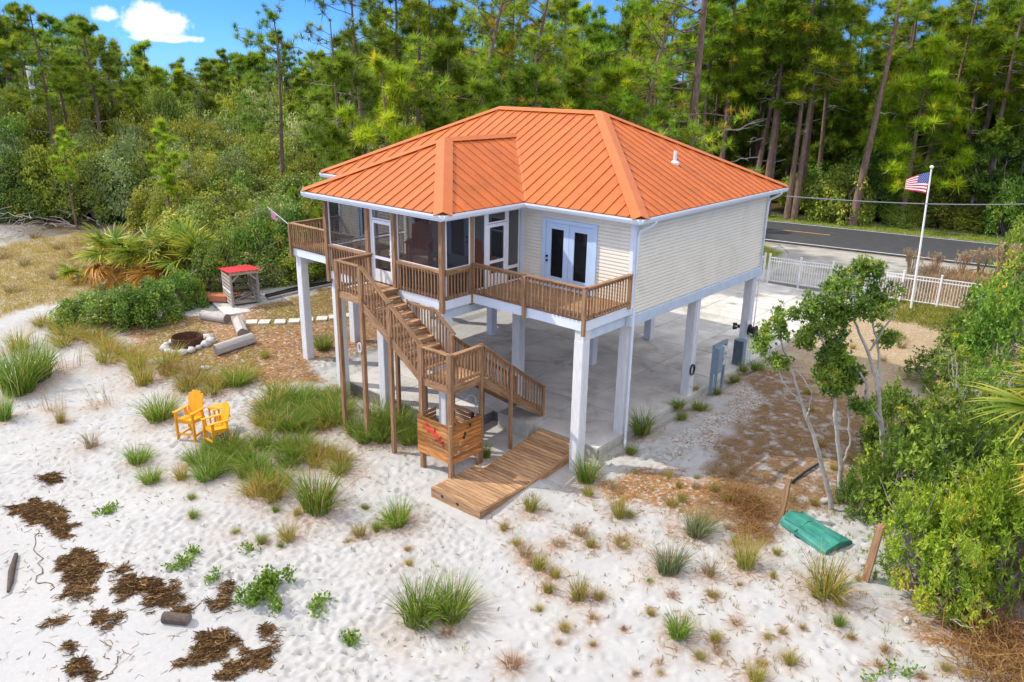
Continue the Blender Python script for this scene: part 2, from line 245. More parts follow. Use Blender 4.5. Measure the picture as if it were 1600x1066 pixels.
# ------------------------------------------------------------------ mesh building helpers
rng = np.random.default_rng(11)
ORG = {}                                                            # world position of each thing's root
def nrm(a):
    a = np.asarray(a, float); return a / (np.linalg.norm(a) + 1e-12)
class MB:
    """collects geometry and links it as ONE mesh object"""
    def __init__(s): s.v = []; s.f = []; s.n = 0
    def add(s, V, F, m=0, t=0.5):
        V = np.asarray(V, float).reshape(-1, 3); F = np.asarray(F, int)
        t = np.full(len(V), t) if np.isscalar(t) else np.asarray(t, float)
        s.v.append((V, t)); s.f.append((F + s.n, np.full(len(F), m))); s.n += len(V); return s
    def box(s, c, d, m=0, R=None):
        h = np.array(d, float) / 2
        V = np.array([[x, y, z] for z in (-1, 1) for y in (-1, 1) for x in (-1, 1)]) * h
        if R is not None: V = V @ np.asarray(R).T
        return s.add(V + np.asarray(c, float), [[0, 2, 3, 1], [4, 5, 7, 6], [0, 1, 5, 4], [2, 6, 7, 3], [0, 4, 6, 2], [1, 3, 7, 5]], m)
    def beam(s, a, b, w, h, m=0, up=(0, 0, 1)):
        a = np.asarray(a, float); b = np.asarray(b, float); X = nrm(b - a)
        up = np.asarray(up, float)
        if abs(X @ up) > 0.99: up = np.array([0, 1.0, 0])
        Y = nrm(np.cross(up, X)); Z = np.cross(X, Y)
        return s.box((a + b) / 2, (np.linalg.norm(b - a), w, h), m, np.stack([X, Y, Z], 1))
    def tube(s, P, r, n=6, m=0, cap=True, mcap=None, t=0.5):
        P = np.asarray(P, float); K = len(P); r = np.full(K, r) if np.isscalar(r) else np.asarray(r, float)
        T = np.gradient(P, axis=0); T /= np.linalg.norm(T, axis=1)[:, None] + 1e-12
        ref = np.array([0, 0, 1.0]) if abs(T[0] @ np.array([0, 0, 1.0])) < 0.9 else np.array([1.0, 0, 0])
        rings = []
        for k in range(K):
            U = nrm(np.cross(ref, T[k])); W = np.cross(T[k], U); ref = np.cross(U, T[k]) * 0 + ref
            a = np.linspace(0, 2 * PI, n, endpoint=False)
            rings.append(P[k] + r[k] * (np.cos(a)[:, None] * U + np.sin(a)[:, None] * W))
        V = np.concatenate(rings); F = []
        for k in range(K - 1):
            for i in range(n):
                j = (i + 1) % n; F.append([k * n + i, k * n + j, (k + 1) * n + j, (k + 1) * n + i])
        s.add(V, F, m, t)
        if cap:
            for k, sg in ((0, -1), (K - 1, 1)):
                idx = list(range(k * n, k * n + n)); idx = idx if sg > 0 else idx[::-1]
                s.add(V[idx], [list(range(n))], m if mcap is None else mcap, t)
        return s
    def prism(s, poly, off, m=0):
        """closed solid between a polygon (3D, counter-clockwise seen against off) and its copy moved by -off"""
        P = np.asarray(poly, float); n = len(P); Q = P - np.asarray(off, float)
        V = np.concatenate([P, Q]); s.add(V, [list(range(n))], m)
        k = s.n - 2 * n
        s.f.append((np.array([list(range(2 * n - 1, n - 1, -1))]) + k, np.array([m])))
        s.f.append((np.array([[i, n + i, n + (i + 1) % n, (i + 1) % n] for i in range(n)]) + k, np.full(n, m)))
        return s
    def lathe(s, prof, n=16, c=(0, 0, 0), m=0):
        a = np.linspace(0, 2 * PI, n, endpoint=False)
        V = np.concatenate([np.stack([r * np.cos(a), r * np.sin(a), np.full(n, z)], 1) for r, z in prof]) + np.asarray(c, float)
        F = [[k * n + i, k * n + (i + 1) % n, (k + 1) * n + (i + 1) % n, (k + 1) * n + i] for k in range(len(prof) - 1) for i in range(n)]
        return s.add(V, F, m)
    def mesh(s, name, mats, smooth=False):
        if not isinstance(mats, (list, tuple)): mats = [mats]
        me = bpy.data.meshes.new(name)
        V = np.concatenate([a for a, _ in s.v]) if s.v else np.zeros((0, 3)); T = np.concatenate([b for _, b in s.v]) if s.v else np.zeros(0)
        loops = np.concatenate([f.ravel() for f, _ in s.f]); cnt = np.concatenate([np.full(len(f), f.shape[1]) for f, _ in s.f]); mi = np.concatenate([m for _, m in s.f])
        me.vertices.add(len(V)); me.vertices.foreach_set('co', V.ravel().astype(np.float32))
        me.loops.add(len(loops)); me.loops.foreach_set('vertex_index', loops.astype(np.int32))
        me.polygons.add(len(cnt)); st = np.concatenate([[0], np.cumsum(cnt)[:-1]])
        me.polygons.foreach_set('loop_start', st.astype(np.int32)); me.polygons.foreach_set('loop_total', cnt.astype(np.int32))
        for m in mats: me.materials.append(m)
        me.polygons.foreach_set('material_index', mi.astype(np.int32))
        me.polygons.foreach_set('use_smooth', np.full(len(cnt), bool(smooth)))
        me.update(calc_edges=True)
        at = me.attributes.new('tint', 'FLOAT', 'POINT'); at.data.foreach_set('value', T.astype(np.float32))
        return me
    def obj(s, name, mats, parent=None, kind=None, label=None, smooth=False):
        """vertices are given in world coordinates; the object sits on its thing's root"""
        org = ORG.get(parent.name if parent else None, np.zeros(3))
        if parent is not None and np.any(org): s.v = [(a - org, b) for a, b in s.v]
        o = bpy.data.objects.new(name, s.mesh(name, mats, smooth)); COL.objects.link(o)
        if parent is not None: o.parent = parent; ORG[o.name] = org
        if kind: o['kind'] = kind
        if label: o['label'] = label
        return o
def thing(name, label, cat, loc=(0, 0, 0), group=None):
    o = bpy.data.objects.new(name, None); COL.objects.link(o); o.location = loc; o.empty_display_size = 0.2
    o['label'] = label; o['category'] = cat
    if group: o['group'] = group
    ORG[o.name] = np.array(loc, float)
    return o
def tag(o, label, cat, group=None):
    o['label'] = label; o['category'] = cat
    if group: o['group'] = group
    return o
def inst(name, me, parent, M=None):
    """another object of the same mesh data under a thing or part"""
    o = bpy.data.objects.new(name, me); COL.objects.link(o)
    if parent is not None: o.parent = parent
    if M is not None: o.matrix_local = M
    return o
_stick = {}
def stick(name, a, b, w, h, m, parent, up=(0, 0, 1), label=None):
    """a straight board or bar (its long axis is the local X axis, so the grain runs along it); alike bars share mesh data"""
    a = np.asarray(a, float); b = np.asarray(b, float); L = round(float(np.linalg.norm(b - a)), 3)
    key = (L, w, h, m.name)
    if key not in _stick:
        c = min(w, h) * 0.12; mb = MB()
        hw, hh = w / 2, h / 2
        prof = np.array([(-hw, -hh), (hw, -hh), (hw, hh - c), (hw - c, hh), (-hw + c, hh), (-hw, hh - c)])
        P = np.concatenate([np.stack([np.full(6, x), prof[:, 0], prof[:, 1]], 1) for x in (-L / 2, L / 2)])
        mb.add(P, [[i, (i + 1) % 6, 6 + (i + 1) % 6, 6 + i][::-1] for i in range(6)]); mb.add(P[:6], [[0, 1, 2, 3, 4, 5][::1]]); mb.add(P[6:], [[5, 4, 3, 2, 1, 0]])
        me = mb.mesh(name, m)
        bmf = me; bmf.validate(); _stick[key] = me
    X = Vector(b - a).normalized(); U = Vector(up)
    if abs(X.dot(U)) > 0.99: U = Vector((0, 1, 0))
    Y = U.cross(X).normalized(); Z = X.cross(Y)
    M = Matrix((X, Y, Z)).transposed().to_4x4(); M.translation = Vector((a + b) / 2 - ORG.get(parent.name if parent else None, np.zeros(3)))
    o = inst(name, _stick[key], parent, M)
    if label: o['label'] = label
    return o
def dup(root, loc, rotz=0.0, scale=1.0, label=None, group=None):
    r = root.copy(); COL.objects.link(r); r.location = loc; r.rotation_euler = (0, 0, rotz)
    r.scale = (scale,) * 3 if np.isscalar(scale) else scale
    if label: r['label'] = label
    if group: r['group'] = group
    for ch in list(root.children):
        c = ch.copy(); COL.objects.link(c); c.parent = r
        for g in list(ch.children):
            d = g.copy(); COL.objects.link(d); d.parent = c
    return r
def struct(o): o['kind'] = 'structure'; return o
def stuff(o): o['kind'] = 'stuff'; return o

# ------------------------------------------------------------------ lie of the land
PYs = np.array([-60, -25, -18, -14, -10, -7, -4.7, -2, 1, 5, 9, 200.]); PZs = np.array([-2.2, -1.75, -1.5, -1.3, -1.02, -.75, -.5, -.3, -.13, -.08, -.06, 0.])
RD = np.array([1, 0.168]) / math.hypot(1, 0.168); RN = np.array([-RD[1], RD[0]]); RO = np.array([-9.91, 33.35])
def road_off(x, y): return (np.asarray(x, float) - RO[0]) * RN[0] + (np.asarray(y, float) - RO[1]) * RN[1]
def H(x, y):
    x = np.asarray(x, float); y = np.asarray(y, float)
    h = np.interp(y, PYs, PZs)
    w = np.clip((np.abs(x + 6.9) - 6.5) / 4, 0, 1) * np.clip((30 - y) / 6, 0, 1); w = np.maximum(w, np.clip((-4.5 - y) / 3, 0, 1))
    n = .09 * np.sin(x * .55 + 1.3) * np.sin(y * .7 + .4) + .05 * np.sin(x * 1.3 - y * .9 + 2.) + .07 * np.sin(x * .23 + y * .31)
    return h + w * n * np.clip((np.abs(road_off(x, y) - 4.3) - 5) / 5, 0, 1)
def G(x, y): return (float(x), float(y), float(H(x, y)))
def poly_sd(x, y, poly):
    """signed distance to a polygon, positive inside"""
    P = np.asarray(poly, float); d = np.full(x.shape, 1e9); ins = np.zeros(x.shape, bool)
    for i in range(len(P)):
        a = P[i]; b = P[i - 1]; e = b - a
        t = np.clip(((x - a[0]) * e[0] + (y - a[1]) * e[1]) / (e @ e), 0, 1)
        d = np.minimum(d, np.hypot(x - a[0] - t * e[0], y - a[1] - t * e[1]))
        c = ((a[1] > y) != (b[1] > y)) & (x < (b[0] - a[0]) * (y - a[1]) / ((b[1] - a[1]) if b[1] != a[1] else 1e-9) + a[0])
        ins ^= c
    return np.where(ins, d, -d)
# ------------------------------------------------------------------ measured places
ZONE_STRAW=[[(-24.29, -4.73), (-24.47, -2.64), (-21.02, -2.19), (-20.5, 0.5), (-20.59, 4.3), (-17.29, 4.94), (-12.67, 2.51), (-12.56, -1.34), (-10.73, -3.01), (-12.29, -4.19), (-14.49, -4.05), (-15.89, -5.03), (-17.32, -6.17), (-20.92, -6.09)], [(0.48, -2.96), (1.04, -0.53), (3.48, 0.37), (5.3, -0.52), (4.02, -2.14), (1.95, -3.22)], [(8.83, -3.23), (9.08, -1.38), (10.28, -1.46), (11.6, -1.61), (11.79, -2.95), (10.99, -3.26)]]
ZONE_TAN=[[(-46.25, -5.33), (-46.21, 1.63), (-45.79, 6.81), (-38.34, 5.48), (-31.82, -2.96), (-30.79, -5.29), (-31.26, -9.42)], [(-0.18, 11.91), (0.09, 18.74), (1.66, 27.04), (5.61, 25.64), (6.13, 15.31), (6.05, 8.64), (4.18, 6.52)], [(2.44, 24.02), (7.32, 29.13), (10.67, 5.07), (7.81, 2.25), (5.74, 8.25)]]
ZONE_DIRT=[[(1.67, 0.63), (0.39, 8.23), (-0.0, 11.51), (3.5, 7.81), (6.05, 8.64), (7.81, 2.25), (6.96, 0.25), (5.67, -0.76), (3.77, -0.6)], [(3.82, -1.77), (5.49, -0.34), (6.08, -2.12), (5.33, -2.98)]]
ZONE_OLIVE=[[(-21.55, -4.81), (-20.79, -2.33), (-16.33, -4.36), (-17.08, -6.03)], [(-20.09, -0.44), (-20.66, 5.17), (-16.69, 2.32), (-17.93, -1.14)], [(-17.34, -5.07), (-15.41, -3.62), (-13.45, -5.09), (-15.13, -6.24)], [(1.95, 23.59), (5.95, 23.62), (4.57, 20.06), (2.53, 19.38)]]
ZONE_GRAY=[[(1.29, -0.56), (0.83, 2.93), (0.87, 6.95), (2.27, 6.27), (2.96, 2.3), (2.27, -0.04)]]
ZONE_WET=[[(-14.63, -16.2), (-12.82, -13.49), (-8.57, -13.11), (-5.06, -12.19), (-1.55, -11.59), (1.21, -12.5), (-3.88, -18.28)]]
TUFTS=[(-4.53,-8.18,-0.91,1.59,1.34,'green','tall green beach grass clump left of the yellow-brown boardwalk'),
(-2.19,-7.25,-0.82,1.06,0.82,'green','rounded green grass tuft in open sand left of the boardwalk end'),
(0.86,-9.29,-1.02,1.36,1.08,'green','left half of the widest green grass clump in the foreground sand'),
(1.36,-8.77,-0.95,1.22,1.0,'green','right half of the widest green grass clump in the foreground sand'),
(0.53,-2.58,-0.38,0.95,0.88,'green','green grass tuft at the foot of the front right white column'),
(0.28,0.81,-0.12,0.9,0.94,'green','dark green grass tuft against the slab edge by the downspout'),
(4.43,-4.6,-0.53,0.94,0.79,'blue','bluish green grass tuft left of the thin dry one,right foreground'),
(5.25,-4.17,-0.42,0.6,0.72,'dry','thin straw coloured grass tuft beside the bluish green one'),
(5.6,-6.16,-0.72,0.85,0.63,'green','green grass tuft alone in the sand at lower right'),
(3.24,-6.52,-0.78,0.68,0.65,'yellow','yellow green tuft with brown base in the middle foreground sand'),
(-2.58,-8.21,-0.88,0.57,0.53,'yellow','small tuft just left of the rounded green tuft'),
(-3.95,-9.45,-0.97,0.7,0.6,'yellow','small grass tuft below the tall green clump'),
(0.24,-4.68,-0.51,0.65,0.65,'yellow','grass tuft with tan base right of the boardwalk end'),
(1.34,-6.21,-0.67,0.54,0.53,'dry','upper of three small tufts right of the boardwalk in a row'),
(1.9,-6.34,-0.71,0.53,0.52,'yellow','middle of three small tufts right of the boardwalk in a row'),
(2.56,-6.82,-0.79,0.42,0.41,'yellow','lower of three small tufts right of the boardwalk in a row'),
(2.25,-3.42,-0.43,0.68,0.64,'yellow','loose grass tuft on straw in front of the slab step'),
(1.93,-4.73,-0.53,0.49,0.45,'dry','small dry tuft between boardwalk and loose tuft'),
(2.95,-4.34,-0.53,0.71,0.27,'yellow','low flat green sprout in sand right of the boardwalk'),
(5.81,-3.47,-0.31,0.93,0.98,'yellow','orange green tall grass beside the dead brush by the leaning post'),
(7.59,-3.23,-0.24,1.43,0.99,'yellow','broad weedy grass clump in front of the green canoe'),
(4.25,-2.9,-0.35,0.94,0.71,'blue','grey green grass tuft beyond the bluish green tuft'),
(6.25,-6.39,-0.8,0.34,0.25,'yellow','tiny tuft below the lone tuft at lower right'),
(7.37,-6.22,-0.78,0.56,0.46,'yellow','small tuft at the bottom edge right of centre'),
(8.14,-3.93,-0.39,0.35,0.31,'green','tiny green tuft in sand below the broad weedy clump'),
(7.76,-5.46,-0.64,0.44,0.38,'yellow','small pale tuft near the bottom right of the sand'),
(6.31,-5.8,-0.67,0.3,0.34,'yellow','upright sprig just right of the lone lower right tuft'),
(1.68,-9.19,-0.98,0.39,0.32,'brown','brown dead tuft under the widest foreground clump'),
(3.4,-9.04,-0.95,0.58,0.41,'brown','sprawling dead brown sprig at the bottom middle'),
(6.44,-5.21,-0.54,0.28,0.2,'brown','tiny brown tuft right of the lone lower right tuft'),
(3.88,-6.84,-0.79,0.26,0.24,'brown','small brown tuft below the yellow green tuft'),
(-11.13,-10.15,-1.02,1.0,0.67,'green','low green grass tuft in sand left of the yellow chairs'),
(-9.7,-10.39,-1.08,0.8,0.6,'green','grass tuft just below the low green one left of chairs'),
(-9.05,-9.77,-0.98,0.57,0.64,'yellow','thin grass tuft between sand and meadow below the chairs'),
(-20.41,-10.5,-1.18,2.33,2.27,'green','largest green grass clump at the left edge'),
(-21.0,-9.6,-1.02,1.77,1.75,'green','second green grass clump behind the largest at left edge'),
(-17.79,-11.77,-1.1,0.9,1.13,'green','dark green tuft at the left edge below the largest clump'),
(-25.06,-8.96,-0.95,1.66,0.99,'yellow','yellowish grass tuft behind the left edge clumps'),
(-13.39,-8.34,-0.86,1.68,1.02,'green','brown green grass clump behind the taller yellow chair'),
(-17.02,-7.22,-0.88,1.48,1.14,'yellow','olive grass tuft between fire pit and yellow chairs'),
(-18.56,-6.75,-0.75,1.28,0.97,'yellow','olive grass tuft in front left of the fire pit'),
(-16.02,-10.6,-1.06,0.58,0.65,'yellow','small olive tuft in sand near the left edge'),
(-13.34,-10.65,-1.06,0.83,0.7,'dry','pale dry tuft in sand at left'),
(-16.28,-9.08,-0.93,1.02,1.22,'stalk','sparse dry stalks in sand left of centre clump'),
(-20.88,-8.55,-0.86,1.45,1.52,'stalk','tall sparse grass stalks right of the left edge clumps'),
(-17.21,-10.37,-1.0,0.69,1.2,'stalk','thin green stalks below the left edge clumps'),
(-13.54,-5.3,-0.53,1.34,0.8,'green','round green tuft in straw right of the logs'),
(-16.17,-5.7,-0.63,1.4,0.79,'dry','dry grass tuft in front of the fire pit'),
(-25.43,-6.85,-0.8,1.75,0.92,'yellow','orange green grass in front of the palmetto shrubs'),
(-13.95,-1.1,-0.25,1.17,0.84,'green','green weeds beneath the left white columns'),
(-14.92,-3.2,-0.36,0.62,0.49,'yellow','small weed in straw left of the tall white column'),
(0.72,2.49,-0.07,0.51,0.31,'green','lowest of the small weeds along the right slab edge'),
(0.75,3.62,-0.08,0.65,0.37,'green','second small weed along the right slab edge'),
(0.13,3.32,-0.09,0.66,0.41,'green','weed touching the slab below the utility panel'),
(-0.16,4.97,-0.08,0.55,0.39,'yellow','weed at the foot of the utility panel'),
(0.51,5.38,-0.09,0.5,0.29,'green','weed right of the utility panel foot'),
(0.46,6.89,-0.07,0.62,0.35,'green','weed below the rear column'),
(0.21,8.07,-0.05,0.54,0.36,'green','weed beside the rear column base'),
(0.56,8.55,-0.04,0.74,0.47,'green','weed under the small tree by the rear column'),
(0.68,-0.49,-0.22,0.47,0.33,'green','small bright weed at the end of the downspout'),
(3.13,-2.23,-0.28,0.45,0.29,'yellow','weed in straw in front of the brown ground'),
(4.24,-5.13,-0.61,0.18,0.16,'green','tiny dark tuft left of the bluish green tuft'),
(-2.57,-3.41,-0.4,0.43,0.61,'green','bright green weed between the shower box and the boardwalk'),
(-7.11,-8.2,-0.83,1.07,0.58,'green',0),
(-6.3,-8.2,-0.82,1.04,0.57,'green',0),
(-7.82,-6.44,-0.69,0.94,0.51,'green',0),
(-8.83,-7.83,-0.76,1.21,0.66,'yellow',0),
(-7.8,-8.12,-0.83,1.29,0.7,'green',0),
(-8.14,-6.88,-0.72,0.92,0.5,'green',0),
(-8.66,-7.24,-0.71,1.16,0.63,'green',0),
(-9.73,-8.48,-0.77,0.9,0.49,'green',0),
(-7.41,-6.76,-0.75,1.24,0.67,'green',0),
(-9.35,-8.01,-0.73,1.29,0.7,'green',0),
(-8.49,-8.78,-0.88,1.13,0.61,'green',0),
(-9.09,-8.27,-0.79,1.31,0.71,'green',0),
(-7.2,-7.25,-0.8,1.25,0.68,'green',0),
(-8.42,-9.27,-0.91,1.32,0.72,'green',0),
(-6.68,-8.52,-0.83,1.13,0.61,'green',0),
(-8.46,-8.12,-0.82,1.1,0.6,'green',0),
(-9.56,-9.03,-0.88,1.03,0.56,'green',0),
(-8.89,-8.58,-0.85,1.1,0.6,'green',0),
(-7.55,-8.52,-0.84,1.0,0.54,'green',0),
(-8.15,-5.33,-0.55,1.09,0.57,'yellow',1),
(-8.97,-6.07,-0.59,1.48,0.78,'green',1),
(-8.17,-4.85,-0.51,1.51,0.8,'green',1),
(-9.41,-5.2,-0.54,1.17,0.62,'green',1),
(-9.37,-6.41,-0.59,1.35,0.71,'yellow',1),
(-8.55,-4.33,-0.47,1.27,0.67,'green',1),
(-9.87,-4.11,-0.46,1.09,0.57,'green',1),
(-9.34,-4.72,-0.5,1.17,0.61,'green',1),
(-10.36,-4.71,-0.5,1.48,0.77,'green',1),
(-10.33,-5.41,-0.56,1.02,0.53,'green',1),
(-10.26,-6.04,-0.58,1.33,0.7,'green',1),
(-11.09,-4.95,-0.53,1.42,0.75,'green',1),
(-8.69,-5.04,-0.52,1.38,0.72,'green',1),
(-9.5,-3.71,-0.43,1.32,0.69,'green',1),
(-9.97,-6.49,-0.58,1.0,0.52,'yellow',1),
(-8.72,-5.48,-0.55,1.05,0.55,'green',1),
(-8.48,-5.88,-0.59,1.04,0.55,'green',1),
(-10.98,-5.4,-0.56,1.6,0.84,'yellow',1),
(-6.08,-3.79,-0.43,1.41,0.9,'green',2),
(-6.35,-4.35,-0.47,1.12,0.71,'green',2),
(-5.54,-3.93,-0.44,1.02,0.65,'green',2),
(-6.38,-4.98,-0.54,1.2,0.77,'green',2),
(-7.02,-4.88,-0.52,1.1,0.7,'green',2),
(-5.91,-4.61,-0.5,1.22,0.78,'green',2),
(-5.05,-4.26,-0.47,0.92,0.59,'green',2),
(-6.84,-4.05,-0.45,1.53,0.97,'green',2),
(-6.79,-6.32,-0.72,1.07,0.58,'yellow',3),
(-6.52,-6.83,-0.77,0.89,0.49,'yellow',3),
(-6.11,-6.19,-0.7,1.06,0.58,'yellow',3),
(-5.63,-6.56,-0.73,1.22,0.66,'yellow',3),
(-7.2,-6.58,-0.74,1.01,0.55,'yellow',3),
(-5.82,-8.71,-0.86,1.25,0.68,'yellow',4),
(-6.38,-8.52,-0.83,0.81,0.44,'yellow',4),
(-6.42,-8.89,-0.84,1.17,0.64,'yellow',4),
(-25.51,-7.03,-0.82,1.32,0.56,'yellow',5),
(-20.09,-7.23,-0.73,1.62,0.69,'yellow',5),
(-27.94,-7.02,-0.9,1.34,0.57,'yellow',5),
(-22.48,-6.47,-0.7,1.51,0.65,'yellow',5),
(-19.06,-6.61,-0.69,1.23,0.53,'yellow',5),
(-21.34,-6.63,-0.73,1.65,0.71,'yellow',5),
(-23.93,-7.5,-0.79,1.77,0.76,'yellow',5),
(-23.4,-6.55,-0.67,1.6,0.68,'yellow',5),
(-24.12,-6.91,-0.72,1.47,0.63,'yellow',5),
(-19.98,-6.54,-0.67,1.47,0.63,'yellow',5),
(-15.28,-6.13,-0.65,1.65,0.71,'yellow',6),
(-17.86,-5.84,-0.62,1.7,0.73,'yellow',6),
(-17.0,-6.21,-0.74,1.49,0.64,'yellow',6),
(-14.8,-6.59,-0.67,1.39,0.6,'yellow',6),
(-13.83,-4.95,-0.51,1.64,0.7,'yellow',6),
(-14.35,-5.82,-0.58,1.27,0.54,'yellow',6),
(-13.72,-5.45,-0.54,1.11,0.48,'yellow',6),
(-13.72,-6.16,-0.6,1.31,0.56,'yellow',6),
(-41.76,-4.3,-0.34,1.51,0.75,'dry',7),
(-36.67,-2.95,-0.33,1.08,0.53,'dry',7),
(-39.81,0.86,-0.26,1.18,0.58,'dry',7),
(-35.85,-2.36,-0.34,1.55,0.77,'dry',7),
(-41.63,-1.18,-0.24,1.3,0.64,'dry',7),
(-35.11,-3.79,-0.52,1.43,0.71,'dry',7),
(-37.08,-1.16,-0.33,1.16,0.57,'dry',7),
(-38.67,-1.32,-0.23,1.58,0.78,'dry',7),
(-38.99,-4.06,-0.39,1.37,0.68,'dry',7),
(-46.51,-0.94,-0.23,1.3,0.64,'dry',7),
(-41.95,0.24,-0.2,1.37,0.68,'dry',7),
(-33.8,-6.37,-0.54,1.35,0.67,'dry',7),
(5.98,-4.13,-0.36,0.21,0.17,'dry',8),
(4.81,-6.0,-0.68,0.28,0.22,'yellow',8),
(5.18,-2.71,-0.3,0.24,0.2,'yellow',8),
(4.24,-3.05,-0.37,0.31,0.25,'dry',8),
(3.17,-6.69,-0.79,0.25,0.21,'dry',8),
(9.74,-2.12,-0.31,0.34,0.28,'yellow',8),
(5.43,-7.54,-0.95,0.21,0.17,'dry',8),
(5.81,-7.21,-0.93,0.19,0.15,'yellow',8),
(7.6,-4.49,-0.45,0.18,0.15,'yellow',8),
(0.92,-6.04,-0.63,0.42,0.34,'yellow',8),
(9.9,-4.38,-0.44,0.28,0.23,'brown',8),
(3.58,-6.27,-0.76,0.4,0.33,'yellow',8),
(5.44,-3.2,-0.32,0.21,0.17,'dry',8),
(7.93,-3.42,-0.29,0.3,0.24,'yellow',8),
(2.39,-4.9,-0.57,0.4,0.33,'yellow',8),
(9.14,-4.54,-0.48,0.3,0.24,'brown',8),
(6.44,-6.05,-0.74,0.34,0.27,'dry',8),
(8.46,-4.13,-0.44,0.23,0.19,'yellow',8),
(4.33,-7.51,-0.86,0.2,0.16,'yellow',8),
(6.18,-2.57,-0.22,0.34,0.27,'yellow',8),
(1.39,-2.44,-0.39,0.43,0.35,'dry',8),
(10.19,-3.82,-0.42,0.31,0.25,'yellow',8),
(2.48,-3.29,-0.41,0.37,0.3,'yellow',8),
(6.72,-6.21,-0.78,0.18,0.14,'dry',8),
(7.32,-4.85,-0.5,0.2,0.16,'yellow',8),
(7.99,-2.37,-0.17,0.2,0.16,'yellow',8),
(2.37,-6.3,-0.73,0.4,0.32,'yellow',8),
(5.67,-7.0,-0.89,0.23,0.19,'brown',8),
(1.0,-3.08,-0.43,0.42,0.34,'yellow',8),
(7.44,-3.48,-0.27,0.3,0.24,'yellow',8),
(6.27,-5.86,-0.69,0.31,0.25,'yellow',8),
(9.14,-4.06,-0.45,0.32,0.26,'brown',8),
(7.31,-5.84,-0.72,0.26,0.21,'yellow',8),
(4.74,-2.27,-0.27,0.27,0.22,'dry',8),
(3.74,-7.94,-0.87,0.21,0.17,'dry',8),
(4.6,-6.72,-0.78,0.21,0.17,'brown',8),
(2.75,-7.39,-0.84,0.24,0.2,'yellow',8),
(4.91,-5.28,-0.58,0.32,0.26,'brown',8),
(1.67,-6.33,-0.7,0.39,0.32,'dry',8),
(3.6,-7.54,-0.84,0.36,0.29,'yellow',8),
(6.46,-3.45,-0.26,0.22,0.18,'yellow',8),
(5.66,-4.79,-0.46,0.32,0.26,'yellow',8),
(0.25,-5.74,-0.61,0.37,0.3,'yellow',8),
(1.78,-5.4,-0.6,0.4,0.32,'dry',8),
(10.55,-3.71,-0.4,0.23,0.18,'yellow',8),
(7.12,-5.15,-0.56,0.22,0.17,'yellow',8),
(-6.71,-10.63,-0.94,0.41,0.33,'green',9),
(-7.62,-10.19,-0.91,0.3,0.24,'green',9),
(-4.76,-8.66,-0.93,0.39,0.31,'yellow',9),
(-0.65,-8.25,-0.8,0.23,0.19,'yellow',9),
(-5.21,-10.22,-0.98,0.25,0.2,'green',9),
(-2.44,-7.73,-0.86,0.45,0.36,'green',9),
(-3.55,-7.3,-0.87,0.27,0.22,'green',9),
(-3.76,-9.83,-0.96,0.29,0.24,'green',9),
(-5.31,-8.97,-0.91,0.31,0.25,'green',9),
(-4.88,-7.58,-0.84,0.48,0.39,'yellow',9),
(-2.59,-8.56,-0.89,0.23,0.19,'yellow',9),
(-1.07,-7.9,-0.76,0.23,0.18,'yellow',9),
(-2.44,-7.01,-0.82,0.38,0.31,'green',9),
(-4.3,-10.04,-0.98,0.43,0.35,'green',9),
(5.49,-0.05,-0.14,0.43,0.35,'dry',10),
(4.94,-1.16,-0.18,0.29,0.24,'yellow',10),
(4.2,-0.06,-0.1,0.24,0.19,'dry',10),
(2.28,-0.97,-0.25,0.35,0.29,'yellow',10),
(3.21,-1.1,-0.19,0.36,0.29,'dry',10),
(4.79,-0.76,-0.14,0.4,0.33,'yellow',10),
(4.28,-0.59,-0.12,0.32,0.26,'yellow',10),
(3.68,0.22,-0.11,0.47,0.38,'dry',10),
(2.77,-1.27,-0.24,0.32,0.26,'yellow',10),
(4.18,-1.18,-0.16,0.41,0.33,'yellow',10),
(3.23,-1.91,-0.24,0.42,0.34,'yellow',10),
(6.0,0.21,-0.16,0.34,0.28,'yellow',10),
(3.7,-0.99,-0.15,0.43,0.35,'yellow',10),
(2.96,-0.57,-0.19,0.25,0.2,'yellow',10),
(3.7,5.9,0.02,0.34,0.28,'yellow',11),
(6.1,5.4,-0.04,0.55,0.44,'yellow',11),
(3.22,16.77,-0.1,0.74,0.6,'yellow',11),
(2.6,10.95,-0.04,0.43,0.35,'yellow',11),
(2.41,12.23,-0.08,0.35,0.28,'dry',11),
(4.96,9.48,-0.17,0.57,0.46,'yellow',11),
(5.6,8.77,-0.09,0.42,0.34,'yellow',11),
(3.86,15.5,-0.1,0.7,0.57,'dry',11),
(5.73,2.41,-0.08,0.37,0.3,'yellow',11),
(2.93,7.64,-0.11,0.44,0.36,'yellow',11),
(2.32,14.15,-0.16,0.36,0.29,'yellow',11),
(3.55,10.28,-0.15,0.6,0.49,'dry',11),
(5.76,3.39,-0.08,0.33,0.27,'dry',11),
(3.83,13.18,-0.07,0.43,0.35,'dry',11),
(1.21,9.47,-0.02,0.44,0.35,'yellow',11),
(4.88,3.69,-0.1,0.36,0.29,'yellow',11)]
